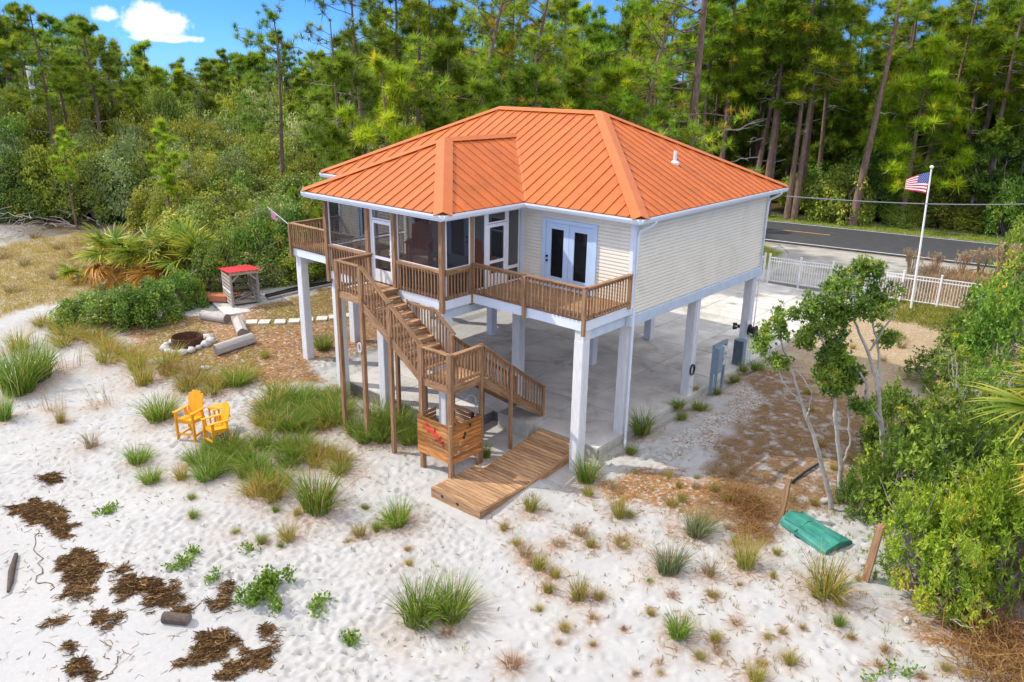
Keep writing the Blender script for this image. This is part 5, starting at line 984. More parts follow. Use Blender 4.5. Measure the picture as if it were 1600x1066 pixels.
mg = bpy.data.materials.new('beach_ground'); mg.use_nodes = True
t = mg.node_tree; N = t.nodes; L = t.links; b = N['Principled BSDF']; b.inputs['Roughness'].default_value = 0.95; b.inputs['Specular IOR Level'].default_value = 0.15
tcg = N.new('ShaderNodeTexCoord')
def gnoise(sc, det=6, rough=.6):
    n = N.new('ShaderNodeTexNoise'); n.inputs['Scale'].default_value = sc; n.inputs['Detail'].default_value = det; n.inputs['Roughness'].default_value = rough
    L.new(tcg.outputs['Object'], n.inputs['Vector']); return n.outputs['Fac']
def rng_(x, a, c):
    n = N.new('ShaderNodeMapRange'); n.inputs[1].default_value = a; n.inputs[2].default_value = c; n.clamp = True
    L.new(x, n.inputs[0]); return n.outputs[0]
def gmix(f, c1, c2):
    n = N.new('ShaderNodeMixRGB')
    for s, c in (('Fac', f), ('Color1', c1), ('Color2', c2)):
        if isinstance(c, tuple): n.inputs[s].default_value = (*c, 1)
        elif isinstance(c, float): n.inputs[s].default_value = c
        else: L.new(c, n.inputs[s])
    return n.outputs[0]
def gmath(op, a, c):
    n = N.new('ShaderNodeMath'); n.operation = op; n.use_clamp = True
    for i, x in enumerate((a, c)):
        if isinstance(x, float): n.inputs[i].default_value = x
        else: L.new(x, n.inputs[i])
    return n.outputs[0]
def gattr(nm):
    n = N.new('ShaderNodeAttribute'); n.attribute_name = nm; return n.outputs['Fac']
nf = gnoise(38.); nm_ = gnoise(9.); nl = gnoise(2.3); ns = gnoise(120., 3)
sand = gmix(rng_(nl, .3, .7), (0.385, 0.386, 0.378), (0.465, 0.466, 0.458))
sand = gmix(gmath('MULTIPLY', rng_(nf, .60, .72), .55), sand, (0.34, 0.29, 0.24))
sand = gmix(gattr('wet'), sand, gmix(rng_(nm_, .3, .7), (0.405, 0.405, 0.398), (0.455, 0.455, 0.448)))
strawc = gmix(rng_(nf, .35, .65), (0.20, 0.095, 0.033), (0.40, 0.22, 0.09))
col = gmix(gmath('MULTIPLY', gattr('straw'), rng_(nm_, .36, .50)), sand, strawc)
tanc = gmix(rng_(nf, .35, .65), (0.26, 0.175, 0.085), (0.46, 0.34, 0.20))
col = gmix(gmath('MULTIPLY', gattr('tan'), rng_(nm_, .30, .52)), col, tanc)
dirtc = gmix(rng_(nf, .35, .7), (0.13, 0.08, 0.042), (0.31, 0.205, 0.115))
col = gmix(gmath('MULTIPLY', gattr('dirt'), gmath('MULTIPLY', rng_(nm_, .22, .42), rng_(nl, .34, .5))), col, dirtc)
grayc = gmix(rng_(gnoise(14., 5), .35, .6), (0.20, 0.165, 0.135), (0.56, 0.54, 0.51))
col = gmix(gmath('MULTIPLY', gattr('gray'), rng_(nm_, .30, .45)), col, grayc)
olivec = gmix(rng_(nf, .35, .65), (0.12, 0.105, 0.018), (0.25, 0.20, 0.045))
col = gmix(gmath('MULTIPLY', gattr('olive'), rng_(nm_, .38, .55)), col, olivec)
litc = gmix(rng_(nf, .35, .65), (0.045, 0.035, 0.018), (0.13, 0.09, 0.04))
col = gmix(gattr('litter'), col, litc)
grassc = gmix(rng_(nm_, .3, .7), (0.10, 0.13, 0.018), (0.24, 0.25, 0.03))
col = gmix(gattr('grass'), col, grassc)
col = gmix(gattr('shoulder'), col, gmix(rng_(nf, .3, .7), (0.16, 0.12, 0.08), (0.30, 0.25, 0.19)))
L.new(col, b.inputs['Base Color'])
bp = N.new('ShaderNodeBump'); bp.inputs['Strength'].default_value = 0.55; bp.inputs['Distance'].default_value = 0.03
L.new(gmath('ADD', gmath('MULTIPLY', nf, .6), gmath('MULTIPLY', ns, .4)), bp.inputs['Height']); L.new(bp.outputs[0], b.inputs['Normal'])
gm = MB(); gm.add(V, F)
ground = struct(gm.obj('ground', mg, smooth=True))
def put(nm, a):
    at = ground.data.attributes.new(nm, 'FLOAT', 'POINT'); at.data.foreach_set('value', a.ravel().astype(np.float32))
put('straw', straw); put('tan', np.maximum(tan, fieldr)); put('dirt', dirt); put('gray', gray); put('wet', wet); put('olive', olive)
put('litter', litter); put('grass', np.maximum(verge * np.clip((ro - 8.6) / .5, 0, 1), lawn)); put('shoulder', shoulder * (X < 60))

# ------------------------------------------------------------------ road, apron, slab
def rp(s, o, z): q = RO + RD * s + RN * o; return (q[0], q[1], z)
def strip(mb, s0, s1, o0, o1, z, n=1):
    ss = np.linspace(s0, s1, n + 1)
    for a, c in zip(ss[:-1], ss[1:]): mb.add([rp(a, o0, z), rp(c, o0, z), rp(c, o1, z), rp(a, o1, z)], [[0, 1, 2, 3]])
    return mb
road = MB()
road.prism([rp(-500, 0, .03), rp(400, 0, .03), rp(400, 8.7, .03), rp(-500, 8.7, .03)], (0, 0, .3))
road = struct(road.obj('road', M_ASPH))
ml = MB(); strip(ml, -480, 390, .28, .42, .034, 40).obj('edge_line', M_WHITEPAINT, road)
ml = MB(); strip(ml, -480, 390, 8.25, 8.38, .034, 40).obj('edge_line', M_WHITEPAINT, road)
for k in range(-20, 18):
    ml = MB(); strip(ml, -.1 + k * 12.2, 3.2 + k * 12.2, 4.78, 4.92, .034); ml.obj('centre_dash', M_YELPAINT, road)
apron = MB(); apron.prism([(-5.1, 22.35, .0), (-1.0, 22.75, .0), (1.5, 30.3, .0), (3.0, 34.75, .012), (-8.8, 32.75, .012), (-7.2, 30.4, .0)], (0, 0, .25))
struct(apron.obj('driveway_apron', M_APRON))

slab = MB()
slab.box((-5.1, 7.15, -.30), (10.2, 16.9, .50), 1)                    # body under the panels, y -1.3 .. 15.6
slab.box((-5.1, 18.77, -.30), (10.196, 6.33, .496), 1)
slab.box((-7.2, -2.15, -.30), (5.99, 1.69, .50), 1)
slab = struct(slab.obj('concrete_slab', [M_JOINT, M_JOINT]))
def panel(x0, x1, y0, y1, zt=0.0, g=.018):
    m = MB(); e = .01
    m.prism([(x0 + g, y0 + g, zt), (x1 - g, y0 + g, zt), (x1 - g, y1 - g, zt), (x0 + g, y1 - g, zt)], (0, 0, .28))
    return m.obj('concrete_panel', M_CONC, slab)
xs = np.linspace(-10.2, .03, 5)
ys = np.linspace(-1.3, 21.9, 10)
for i in range(4):
    for j in range(9): panel(xs[i], xs[i + 1], ys[j], ys[j + 1], zt=rng.uniform(-.004, .004))
for a, c in ((-10.2, -7.64), (-7.64, -5.6)): panel(a, c, -3.0, -1.3)
panel(-5.6, -4.2, -3.0, -1.3)
kb = MB(); kb.prism([(-2.45, -1.31, -.02), (.02, -1.31, -.02), (.02, -1.31, -.55), (-2.45, -1.31, -.55)], (0, -.03, 0)); kb.obj('step_face', M_CONCSIDE, slab)
for k in range(5):                                                   # the block course on the step's right end
    kb = MB(); kb.box((.045, -1.27 + k * .42 + .2, -.13), (.03, .40, .20)); kb.obj('edge_block', M_CONCSIDE, slab)
    kb = MB(); kb.box((.045, -1.27 + k * .42 + .2, -.35), (.03, .40, .20)); kb.obj('edge_block', M_CONCSIDE, slab)
sb_ = MB(); sb_.box((-3.07, -1.25, -.13), (1.3, .75, .6)); sb_.obj('stair_footing', M_CONCSIDE, slab)

# ------------------------------------------------------------------ the house on piers
house = thing('beach_house', 'cream sided beach house on white piers with an orange standing seam metal hip roof', 'house')
D, Wd, e, He, Hr, W1, W2, P, pov = 9.0, 13.79, .464, 6.845, 9.355, 4.25, 9.92, 3.47, .487
Hb, Hbb, Hf, dp = 3.89, 3.555, 4.22, 2.265
hd = (D + 2 * e) / 2; pit = (Hr - He) / hd; ca = 1 / math.hypot(1, pit); sa = pit * ca; Ls = hd / ca
roof = MB(); roof.box((-Wd / 2, D / 2, He - .16), (Wd + 2 * e - .1, D + 2 * e - .1, .03)); roof.box((-(W1 + W2) / 2, -(P + pov + e) / 2 - .03, He - .163), (W2 - W1 + 2 * pov - .1, P + pov - e - .02, .03))
roof = roof.obj('roof', M_TRIM, house)
def clip(poly, a, c):
    def half(pl, f):
        out = []
        for i in range(len(pl)):
            p, q = pl[i], pl[(i + 1) % len(pl)]; fp_, fq = f(p), f(q)
            if fp_ >= 0: out.append(p)
            if (fp_ >= 0) != (fq >= 0): tt = fp_ / (fp_ - fq); out.append((p[0] + tt * (q[0] - p[0]), p[1] + tt * (q[1] - p[1])))
        return out
    pl = half(poly, lambda p: p[0] - a)
    return half(pl, lambda p: c - p[0]) if pl else []
def roof_face(P0, S, T, poly, sp=.42, ribs=True):
    P0 = np.array(P0, float); S = np.array(S, float); T = np.array(T, float); Nn = np.cross(S, T)
    at = lambda s, t_, h: P0 + S * s + T * t_ + Nn * h
    smax = max(p[0] for p in poly); n = int(round(smax / sp)); sp = smax / n
    for k in range(n):
        pl = clip(poly, k * sp, (k + 1) * sp)
        if len(pl) < 3: continue
        ts = [p[1] for p in pl]
        if max(ts) - min(ts) < .05: continue
        mb = MB(); mb.prism([at(s, t_, .03 + (.03 if False else 0)) for s, t_ in pl], Nn * .028)
        edge = sorted(t_ for s, t_ in pl if abs(s - k * sp) < 1e-6)
        if ribs and k and len(edge) >= 2 and edge[-1] - edge[0] > .1:
            t0, t1 = edge[0], edge[-1]; w = .02
            mb.prism([at(k * sp - w + .001, t0, .058), at(k * sp + w, t0, .058), at(k * sp + w, t1, .058), at(k * sp - w + .001, t1, .058)], Nn * .035)
        mb.obj('roof_panel', M_ROOF, roof)
Wm = Wd + 2 * e; Dm = D + 2 * e
roof_face((-Wd - e, -e, He), (1, 0, 0), (0, ca, sa), [(0, 0), (Wm, 0), (Wm - hd, Ls), (hd, Ls)])
roof_face((e, -e, He), (0, 1, 0), (-ca, 0, sa), [(0, 0), (Dm, 0), (hd, Ls)], sp=.40)
roof_face((e, D + e, He), (-1, 0, 0), (0, -ca, sa), [(0, 0), (Wm, 0), (Wm - hd, Ls), (hd, Ls)])
roof_face((-Wd - e, D + e, He), (0, -1, 0), (ca, 0, sa), [(0, 0), (Dm, 0), (hd, Ls)])
xl, xr, yf = -W2 - pov, -W1 + pov, -P - pov; wp = xr - xl; hw = wp / 2; Lp = hw / ca; run = -e - yf
roof_face((xl, yf, He), (1, 0, 0), (0, ca, sa), [(0, 0), (wp, 0), (hw, Lp)])
roof_face((xr, yf, He), (0, 1, 0), (-ca, 0, sa), [(0, 0), (run, 0), (run + hw, Lp), (hw, Lp)])
roof_face((xl, -e + hw, He), (0, -1, 0), (ca, 0, sa), [(hw, 0), (hw + run, 0), (run, Lp), (0, Lp)])
NF = np.array([0, -sa, ca]); NR = np.array([sa, 0, ca]); NB = np.array([0, sa, ca]); NL = np.array([-sa, 0, ca])
def cap(a, b_, n1, n2, w=.19, up=.085, name='hip_cap', sgn=-1):
    a = np.array(a, float); b_ = np.array(b_, float); E = nrm(b_ - a); mb = MB()
    for nn in (n1, n2):
        d = nrm(np.cross(nn, E)); d = d if d[2] * sgn > 0 else -d
        if abs(d[2]) < 1e-6: d = nrm(np.cross(nn, E))
        q = [a + np.array([0, 0, up + .02]), b_ + np.array([0, 0, up + .02]), b_ + d * w + nn * up, a + d * w + nn * up]
        if np.cross(q[1] - q[0], q[2] - q[0]) @ nn < 0: q = q[::-1]
        mb.prism(q, nn * .02)
    return mb.obj(name, M_CAP, roof)
RL, RR = (-Wd - e + hd, -e + hd, Hr), (e - hd, -e + hd, Hr)
cap((e, -e, He), RR, NF, NR, w=.24); cap((e, D + e, He), RR, NB, NR); cap((-Wd - e, -e, He), RL, NF, NL); cap((-Wd - e, D + e, He), RL, NB, NL)
cap(RL, RR, NF, NB, name='ridge_cap')
PA = ((xl + xr) / 2, yf + hw, He + pit * hw)
cap((xr, yf, He), PA, NF, NR, w=.26); cap((xl, yf, He), PA, NF, NL)
cap(PA, (PA[0], -e + hw, PA[2]), NR, NL, name='ridge_cap', w=.2)
mb = MB()
for nn, d in ((NR, None), (NF, None)):
    a = np.array((xr, -e, He)); b_ = np.array((PA[0], -e + hw, PA[2])); E = nrm(b_ - a); d = np.cross(nn, E); d = d if d[2] > 0 else -d
    q = [a + nn * .04, b_ + nn * .04, b_ + d * .12 + nn * .04, a + d * .12 + nn * .04]
    if np.cross(q[1] - q[0], q[2] - q[0]) @ nn < 0: q = q[::-1]
    mb.prism(q, nn * .01)
mb.obj('valley_flashing', M_CAP, roof)
vp = MB(); vz = He + pit * (e + 1.54)
vp.lathe([(.16, vz - .05), (.16, vz + .05), (.07, vz + .1), (.055, vz + .1), (.055, vz + .42), (.045, vz + .42), (.04, vz + .3)], 12, (-1.54, 4.67, 0)); vp.obj('vent_pipe', M_PVC, roof)
# gutters and downspouts
def gutter(a, b_, out):
    a = np.array(a, float); b_ = np.array(b_, float); o = np.array(out, float); mb = MB()
    pr = [(0, 0), (.0, -.14), (.075, -.14), (.115, -.05), (.115, .0), (.1, .0), (.1, -.045), (.068, -.125), (.015, -.125), (.015, 0)]
    Pa = [a + o * x + np.array([0, 0, z]) for x, z in pr]; Pb = [b_ + o * x + np.array([0, 0, z]) for x, z in pr]; n = len(pr)
    mb.add(Pa + Pb, [[i, (i + 1) % n, n + (i + 1) % n, n + i] for i in range(n)])
    for k in (0, n): mb.add([(Pa + Pb)[k + j] for j in (0, 1, 2, 3, 4)], [[0, 1, 2, 3, 4]])
    mb.obj('gutter', M_TRIM, house)
gz = He + .005
gutter((-Wd - e, -e + .03, gz), (xl, -e + .03, gz), (0, -1, 0)); gutter((xr + .0, -e + .03, gz), (e, -e + .03, gz), (0, -1, 0))
gutter((e - .03, -e, gz), (e - .03, D + e, gz), (1, 0, 0)); gutter((e, D + e - .03, gz), (-Wd - e, D + e - .03, gz), (0, 1, 0)); gutter((-Wd - e + .03, D + e, gz), (-Wd - e + .03, -e, gz), (-1, 0, 0))
gutter((xl, yf + .03, gz), (xr, yf + .03, gz), (0, -1, 0)); gutter((xr - .03, yf, gz), (xr - .03, -e, gz), (1, 0, 0)); gutter((xl + .03, -e, gz), (xl + .03, yf, gz), (-1, 0, 0))
def spout(pts, name='downspout'):
    mb = MB(); mb.tube(pts, .045, 8); return mb.obj(name, M_TRIM, house)
spout([(.5, .32, He - .14), (.42, .30, He - .25), (.12, .12, He - .45), (.085, .1, He - .62), (.085, .1, 4.1)])
spout([(.088, .1, 4.12), (.088, .1, 3.6), (.10, .09, .6), (.10, .09, -.16), (.14, .02, -.25), (.26, -.14, -.29)])
spout([(.5, 9.0, He - .14), (.40, 9.0, He - .25), (.12, 8.92, He - .42), (.085, 8.9, He - .6), (.085, 8.9, .2), (.12, 8.9, .02)])
# walls
def siding(name, a, b_, z0, z1, out, hgt=.108):
    a = np.array(a, float); b_ = np.array(b_, float); o = np.array(out, float); n = int(round((z1 - z0) / hgt)); mb = MB()
    for k in range(n):
        za = z0 + (z1 - z0) * k / n; zb = z0 + (z1 - z0) * (k + 1) / n
        zs = za + .028; q = [(*(a + o * .034), zs), (*(b_ + o * .034), zs), (*(b_ + o * .026), zb), (*(a + o * .026), zb)]
        mb.add(q, [[0, 1, 2, 3]]); mb.add([(*(a + o * .004), zs), (*(b_ + o * .004), zs), q[1], q[0]], [[0, 1, 2, 3]]); mb.add([(*(a + o * .004), za), (*(b_ + o * .004), za), (*(b_ + o * .004), zs), (*(a + o * .004), zs)], [[0, 1, 2, 3]]); mb.add([(*(a + o * .026), za), (*(b_ + o * .026), za), (*(b_ + o * .004), za), (*(a + o * .004), za)], [[0, 1, 2, 3]])
    return stuff(mb.obj(name, M_SIDING, wall))
wall = MB()                                                          # solid core of the walls
for c, d in (((-Wd / 2, .08, (Hb + He) / 2 - .07), (Wd - .02, .14, He - Hb - .16)), ((-Wd / 2, D - .08, (Hb + He) / 2 - .07), (Wd - .02, .14, He - Hb - .16)), ((-.085, D / 2, (Hb + He) / 2 - .07), (.15, D - .34, He - Hb - .16)), ((-Wd + .085, D / 2, (Hb + He) / 2 - .07), (.15, D - .34, He - Hb - .16))):
    wall.box(c, d)
wall.box((-Wd / 2, D / 2, 4.0), (Wd - .36, D - .36, .2))
wall = wall.obj('wall', M_TRIM, house)
siding('siding', (-Wd, 0), (0, 0), Hb, He - .15, (0, -1)); siding('siding', (0, 0), (0, D), Hb, He - .15, (1, 0)); siding('siding', (0, D), (-Wd, D), Hb, He - .15, (0, 1)); siding('siding', (-Wd, D), (-Wd, 0), Hb, He - .15, (-1, 0))
for x, y, sx, sy in ((0, 0, 1, -1), (0, D, 1, 1), (-Wd, 0, -1, -1), (-Wd, D, -1, 1)):
    mb = MB(); mb.box((x - sx * .035, y + sy * .025, (Hb + He) / 2 - .07), (.13, .05, He - Hb - .17)); mb.box((x + sx * .027, y - sy * .04, (Hb + He) / 2 - .07), (.05, .13, He - Hb - .17)); mb.obj('corner_trim', M_TRIM, wall)
mb = MB(); mb.box((-W1 + .06, -.02, (Hf + He) / 2 - .08), (.12, .05, He - Hf - .16)); mb.obj('corner_trim', M_TRIM, wall)
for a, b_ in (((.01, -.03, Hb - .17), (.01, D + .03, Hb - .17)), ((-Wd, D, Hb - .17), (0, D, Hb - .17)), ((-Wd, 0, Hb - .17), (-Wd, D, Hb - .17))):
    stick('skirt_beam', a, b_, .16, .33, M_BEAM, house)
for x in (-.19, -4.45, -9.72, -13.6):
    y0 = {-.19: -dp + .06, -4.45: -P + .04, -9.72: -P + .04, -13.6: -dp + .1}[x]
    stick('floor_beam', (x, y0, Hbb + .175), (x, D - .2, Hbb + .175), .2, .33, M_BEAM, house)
for x in np.arange(-13.2, -.3, .61):
    if min(abs(x - q) for q in (-.19, -4.45, -9.72, -13.6)) > .16: stick('joist', (round(x, 3), .2, Hb - .09), (round(x, 3), D - .2, Hb - .09), .05, .18, M_PALEWOOD, house)
mb = MB(); mb.box((-Wd / 2, D / 2, Hb - .02 + .03), (Wd - .4, D - .4, .02)); mb.obj('subfloor', M_PALEWOOD, house)
# piers
for x, y, zb in ((-.19, -2.06, -.7), (-.19, .22, -.4), (-.19, 4.4, -.4), (-.19, 8.8, -.4), (-4.45, .2, -.4), (-4.45, 4.6, -.4), (-4.45, 9.0 - .2, -.4), (-9.72, .2, -.4), (-9.72, 4.6, -.4), (-9.72, 8.8, -.4), (-13.6, .3, -.5), (-13.6, 4.6, -.5), (-13.6, 8.8, -.5),
                 (-4.45, -3.26, -.8), (-7.36, -3.26, -.8), (-9.72, -3.26, -.8), (-13.6, -2.06, -.8)):
    m = MB(); w = .33; c = .02
    pr = [(-w / 2 + c, -w / 2), (w / 2 - c, -w / 2), (w / 2, -w / 2 + c), (w / 2, w / 2 - c), (w / 2 - c, w / 2), (-w / 2 + c, w / 2), (-w / 2, w / 2 - c), (-w / 2, -w / 2 + c)]
    top = Hbb + .01 if y > -1.9 or x in (-4.45, -9.72) else Hbb + .02
    m.prism([(x + a, y + b_, top) for a, b_ in pr], (0, 0, top - zb))
    pier = m.obj('pier', M_PIER, house)
for (x, y) in ((-.19, -2.06), (-13.6, -2.06), (-7.36, -3.26)):
    m = MB(); m.box((x, y + .0, Hbb + .19), (.30, .30, .36)); m.obj('pier_cap', M_PIER, house)
# french door
fd = MB(); xa, xb = -3.31, -1.24; dz0, dz1 = Hf + .02, 6.41
for a, c in (((xa + .07, -.045, (dz0 + dz1) / 2), (.14, .09, dz1 - dz0)), ((xb - .07, -.045, (dz0 + dz1) / 2), (.14, .09, dz1 - dz0)), (((xa + xb) / 2, -.045, dz1 - .06), (xb - xa - .28, .086, .12)), (((xa + xb) / 2, -.05, dz0 + .03), (xb - xa - .28, .10, .06))): fd.box(a, c)
fd = fd.obj('french_door', M_BLUE, house)
mid = (xa + xb) / 2
for x0, x1 in ((xa + .15, mid - .005), (mid + .005, xb - .15)):
    z0, z1 = dz0 + .07, dz1 - .13; st = .20
    m = MB(); yy = -.05
    m.box((x0 + st / 2, yy, (z0 + z1) / 2), (st, .05, z1 - z0)); m.box((x1 - st / 2, yy, (z0 + z1) / 2), (st, .05, z1 - z0))
    m.box(((x0 + x1) / 2, yy, z0 + .14), (x1 - x0 - 2 * st, .048, .28)); m.box(((x0 + x1) / 2, yy, z1 - .09), (x1 - x0 - 2 * st, .048, .18))
    m.obj('door_leaf', M_BLUE, fd)
    m = MB(); m.box(((x0 + x1) / 2, yy + .003, (z0 + z1) / 2 + .05), (x1 - x0 - 2 * st + .01, .012, z1 - z0 - .46)); m.obj('glass_pane', M_GLASS, fd)
for zz in (5.22, 5.08):
    m = MB(); m.tube([(xa + .22, -.075, zz), (xa + .22, -.13, zz)], [.03, .038], 8); m.obj('door_knob', M_BLACK, fd)
m = MB(); m.box((-3.72, -.035, 4.62), (.13, .05, .17)); m.obj('outlet_cover', M_PVC, house)
# windows and door on the porch's back wall
def window(x0, x1, z0, z1):
    m = MB(); y = -.035; w = .08
    m.box((x0 + w / 2, y, (z0 + z1) / 2), (w, .07, z1 - z0)); m.box((x1 - w / 2, y, (z0 + z1) / 2), (w, .07, z1 - z0)); m.box(((x0 + x1) / 2, y, z0 + w / 2), (x1 - x0 - 2 * w, .068, w)); m.box(((x0 + x1) / 2, y, z1 - w / 2), (x1 - x0 - 2 * w, .068, w)); m.box(((x0 + x1) / 2, y, (z0 + z1) / 2 + .25), (x1 - x0 - 2 * w, .05, .05))
    o = m.obj('window', M_PVC, house)
    m = MB(); m.box(((x0 + x1) / 2, -.03, (z0 + z1) / 2), (x1 - x0 - 2 * w + .01, .012, z1 - z0 - 2 * w + .01)); m.obj('window_pane', M_GLASS, o)
window(-9.35, -8.45, 4.62, 6.25)
window(-5.6, -4.75, 4.75, 6.2)
def entry(x0, x1, glass=True):
    m = MB(); z0, z1 = Hf + .02, 6.35; y = -.04
    m.box((x0 + .06, y, (z0 + z1) / 2), (.12, .08, z1 - z0)); m.box((x1 - .06, y, (z0 + z1) / 2), (.12, .08, z1 - z0)); m.box(((x0 + x1) / 2, y, z1 - .06), (x1 - x0 - .24, .078, .12)); m.box(((x0 + x1) / 2, y + .01, (z0 + z1 - .12) / 2), (x1 - x0 - .24, .05, z1 - z0 - .14))
    o = m.obj('entry_door', M_BLUE, house)
    m = MB(); m.box(((x0 + x1) / 2 - .02, y - .018, (z0 + z1) / 2 + .06), ((x1 - x0) * .45, .012, 1.45)); m.obj('door_glass', M_GLASS, o)
    for zz in (5.15, 5.32): m = MB(); m.tube([(x1 - .2, y - .01, zz), (x1 - .2, y - .09, zz)], .032, 8); m.obj('door_knob', M_BLACK, o)
entry(-7.75, -6.4); entry(-12.6, -11.5)
# decks
def boards(x0, x1, y0, y1, z, w=.14, g=.006, m=M_FLOOR, along='x', parent=None, name='deck_board'):
    n = int(round(((y1 - y0) if along == 'x' else (x1 - x0)) / (w + g))); 
    for k in range(n):
        if along == 'x':
            y = y0 + (k + .5) * (y1 - y0) / n; stick(name, (x0, y, z - .018), (x1, y, z - .018), round((y1 - y0) / n - g, 4), .036, m, parent or house)
        else:
            x = x0 + (k + .5) * (x1 - x0) / n; stick(name, (x, y0, z - .018), (x, y1, z - .018), round((x1 - x0) / n - g, 4), .036, m, parent or house)
boards(-W1, 0, -dp, -.03, Hf, m=M_DECK); boards(-W2, -W1, -P, -.03, Hf + .0, m=M_FLOOR); boards(-Wd, -W2, -dp, -.03, Hf, m=M_DECK)
for a, b_ in (((-W1 + .03, -dp + .02, Hf - .18), (-.0, -dp + .02, Hf - .18)), ((-.02, -dp + .05, Hf - .181), (-.02, -.04, Hf - .181)), ((-W2, -P + .02, Hf - .18), (-W1, -P + .02, Hf - .18)), ((-W1 - .02, -P + .05, Hf - .181), (-W1 - .02, -.04, Hf - .181)), ((-W2 + .02, -P + .05, Hf - .181), (-W2 + .02, -.04, Hf - .181)),
             ((-Wd, -dp + .02, Hf - .18), (-W2 - .03, -dp + .02, Hf - .18)), ((-Wd + .02, -dp + .05, Hf - .181), (-Wd + .02, -.04, Hf - .181))):
    stick('fascia_board', a, b_, .05, .28, M_TRIM, house)
for y in np.arange(-3.1, -.1, .41):
    stick('porch_joist', (-W2 + .1, round(y, 2), Hf - .14), (-W1 - .1, round(y, 2), Hf - .14), .05, .19, M_PALEWOOD, house)
    if y > -dp: stick('porch_joist', (-W1 + .05, round(y, 2), Hf - .14), (-.06, round(y, 2), Hf - .14), .05, .19, M_PALEWOOD, house)
# railings
def railing(parent, a, b_, hgt=.93, sp=.13, m=M_DECK, cap=True, lo=.10):
    """a, b_: floor points; cap board, two rails and single balusters"""
    a = np.array(a, float); b_ = np.array(b_, float); mb = MB(); z = np.array([0, 0, 1.0])
    mb.beam(a + z * (hgt - .06), b_ + z * (hgt - .06), .04, .085); mb.beam(a + z * lo, b_ + z * lo, .04, .085)
    r = mb.obj('railing', m, parent)
    if cap: stick('handrail', a + z * hgt, b_ + z * hgt, .14, .04, m, r)
    hl = math.hypot(*(b_ - a)[:2]); n = max(2, int(hl / sp)); out = np.array([(b_ - a)[1], -(b_ - a)[0], 0]) / hl * .04
    for k in range(n):
        p = a + (b_ - a) * (k + .5) / n + out; p = np.round(p, 3)
        stick('baluster', p + z * (lo - .05), p + z * (hgt - .03), .036, .036, m, r, up=(b_ - a) / hl * [1, 1, 0])
    return r
def post(parent, x, y, z0, z1, w=.1, m=M_POST, name='post'): return stick(name, (x, y, round(z0, 3)), (x, y, round(z1, 3)), w, w, m, parent)
yd = -dp - .03
railing(house, (-W1 + .08, yd, Hf), (-2.15, yd, Hf)); railing(house, (-2.05, yd, Hf), (.03, yd, Hf)); railing(house, (.03, yd + .05, Hf), (.03, -.06, Hf))
post(house, -2.1, yd - .05, 3.87, Hf + .91); post(house, .04, yd - .05, 3.8, Hf + .91); post(house, .03, -.1, Hf - .1, Hf + .91)
railing(house, (-Wd, yd, Hf), (-W2 - .08, yd, Hf)); railing(house, (-Wd - .02, -.05, Hf), (-Wd - .02, yd + .05, Hf))
post(house, -Wd - .03, yd - .05, 3.8, Hf + .91); post(house, -11.0, yd - .05, 3.85, Hf + .91)
# screened porch
yp = -P + .04
top = He - .18
PX = [-W2 + .06, -7.68, -6.40, -W1 - .06]
for x in PX: post(house, x, yp - .06, Hf - .42 if x in (PX[0], PX[3]) else Hf - .05, top, .14, name='porch_post')
post(house, -W1 - .04, -2.27, Hf - .38, top, .13, name='porch_post')
mb = MB(); mb.beam((-W2, yp - .02, top + .0), (-W1, yp - .02, top), .12, .16); mb.beam((-W1 - .03, yp, top), (-W1 - .03, -.03, top), .1, .158); mb.beam((-W2 + .03, yp, top), (-W2 + .03, -.03, top), .1, .158); mb.obj('porch_header', M_TRIM, house)
def screen(a, b_, z0, z1, rails=True):
    """one screened bay between two floor points: white frame, dark insect mesh"""
    a = np.array(a, float); b_ = np.array(b_, float); d = nrm(b_ - a); mb = MB(); w = .045
    A = lambda s, z: (*(a + d * s), z); Lh = float(np.linalg.norm(b_ - a))
    for s in (w / 2, Lh - w / 2): mb.beam(A(s, z0), A(s, z1), w, w, up=(d[1], -d[0], 0))
    for z in (z0 + w / 2, z1 - w / 2): mb.beam(A(w, z), A(Lh - w, z), .042, w)
    fr = mb.obj('screen_frame', M_PVC, house)
    m = MB(); c = (a + b_) / 2; R = np.array([[d[0], -d[1], 0], [d[1], d[0], 0], [0, 0, 1]]); m.box((*c, (z0 + z1) / 2), (Lh - 2 * w, .004, z1 - z0 - 2 * w), R=R); m.obj('insect_mesh', M_SCREEN, fr)
rz = Hf + .86
def bay(a, b_):
    screen(a, b_, rz, top - .08); screen(a, b_, Hf + .02, rz - .06)
bay((PX[0] + .08, yp), (PX[1] - .08, yp)); bay((PX[2] + .08, yp), (PX[3] - .08, yp))
bay((-W1 - .045, yp + .06), (-W1 - .045, -2.34)); bay((-W2 + .045, yp + .06), (-W2 + .045, -.1))
railing(house, (PX[0] + .08, yp - .05, Hf - .02), (PX[1] - .08, yp - .05, Hf - .02), .84, cap=False, lo=.06); railing(house, (PX[2] + .08, yp - .05, Hf - .02), (PX[3] - .08, yp - .05, Hf - .02), .84, cap=False, lo=.06)
railing(house, (-W1 + .0, yp + .03, Hf - .02), (-W1 + .0, -2.34, Hf - .02), .84, cap=False, lo=.06)
for a, b_ in (((PX[0] + .07, yp - .06, Hf + .84), (PX[1] - .07, yp - .06, Hf + .84)), ((PX[2] + .07, yp - .06, Hf + .84), (PX[3] - .07, yp - .06, Hf + .84)), ((-W1 + .0, yp + .03, Hf + .84), (-W1 + .0, -2.34, Hf + .84))): stick('porch_rail', a, b_, .10, .09, M_DECK, house)
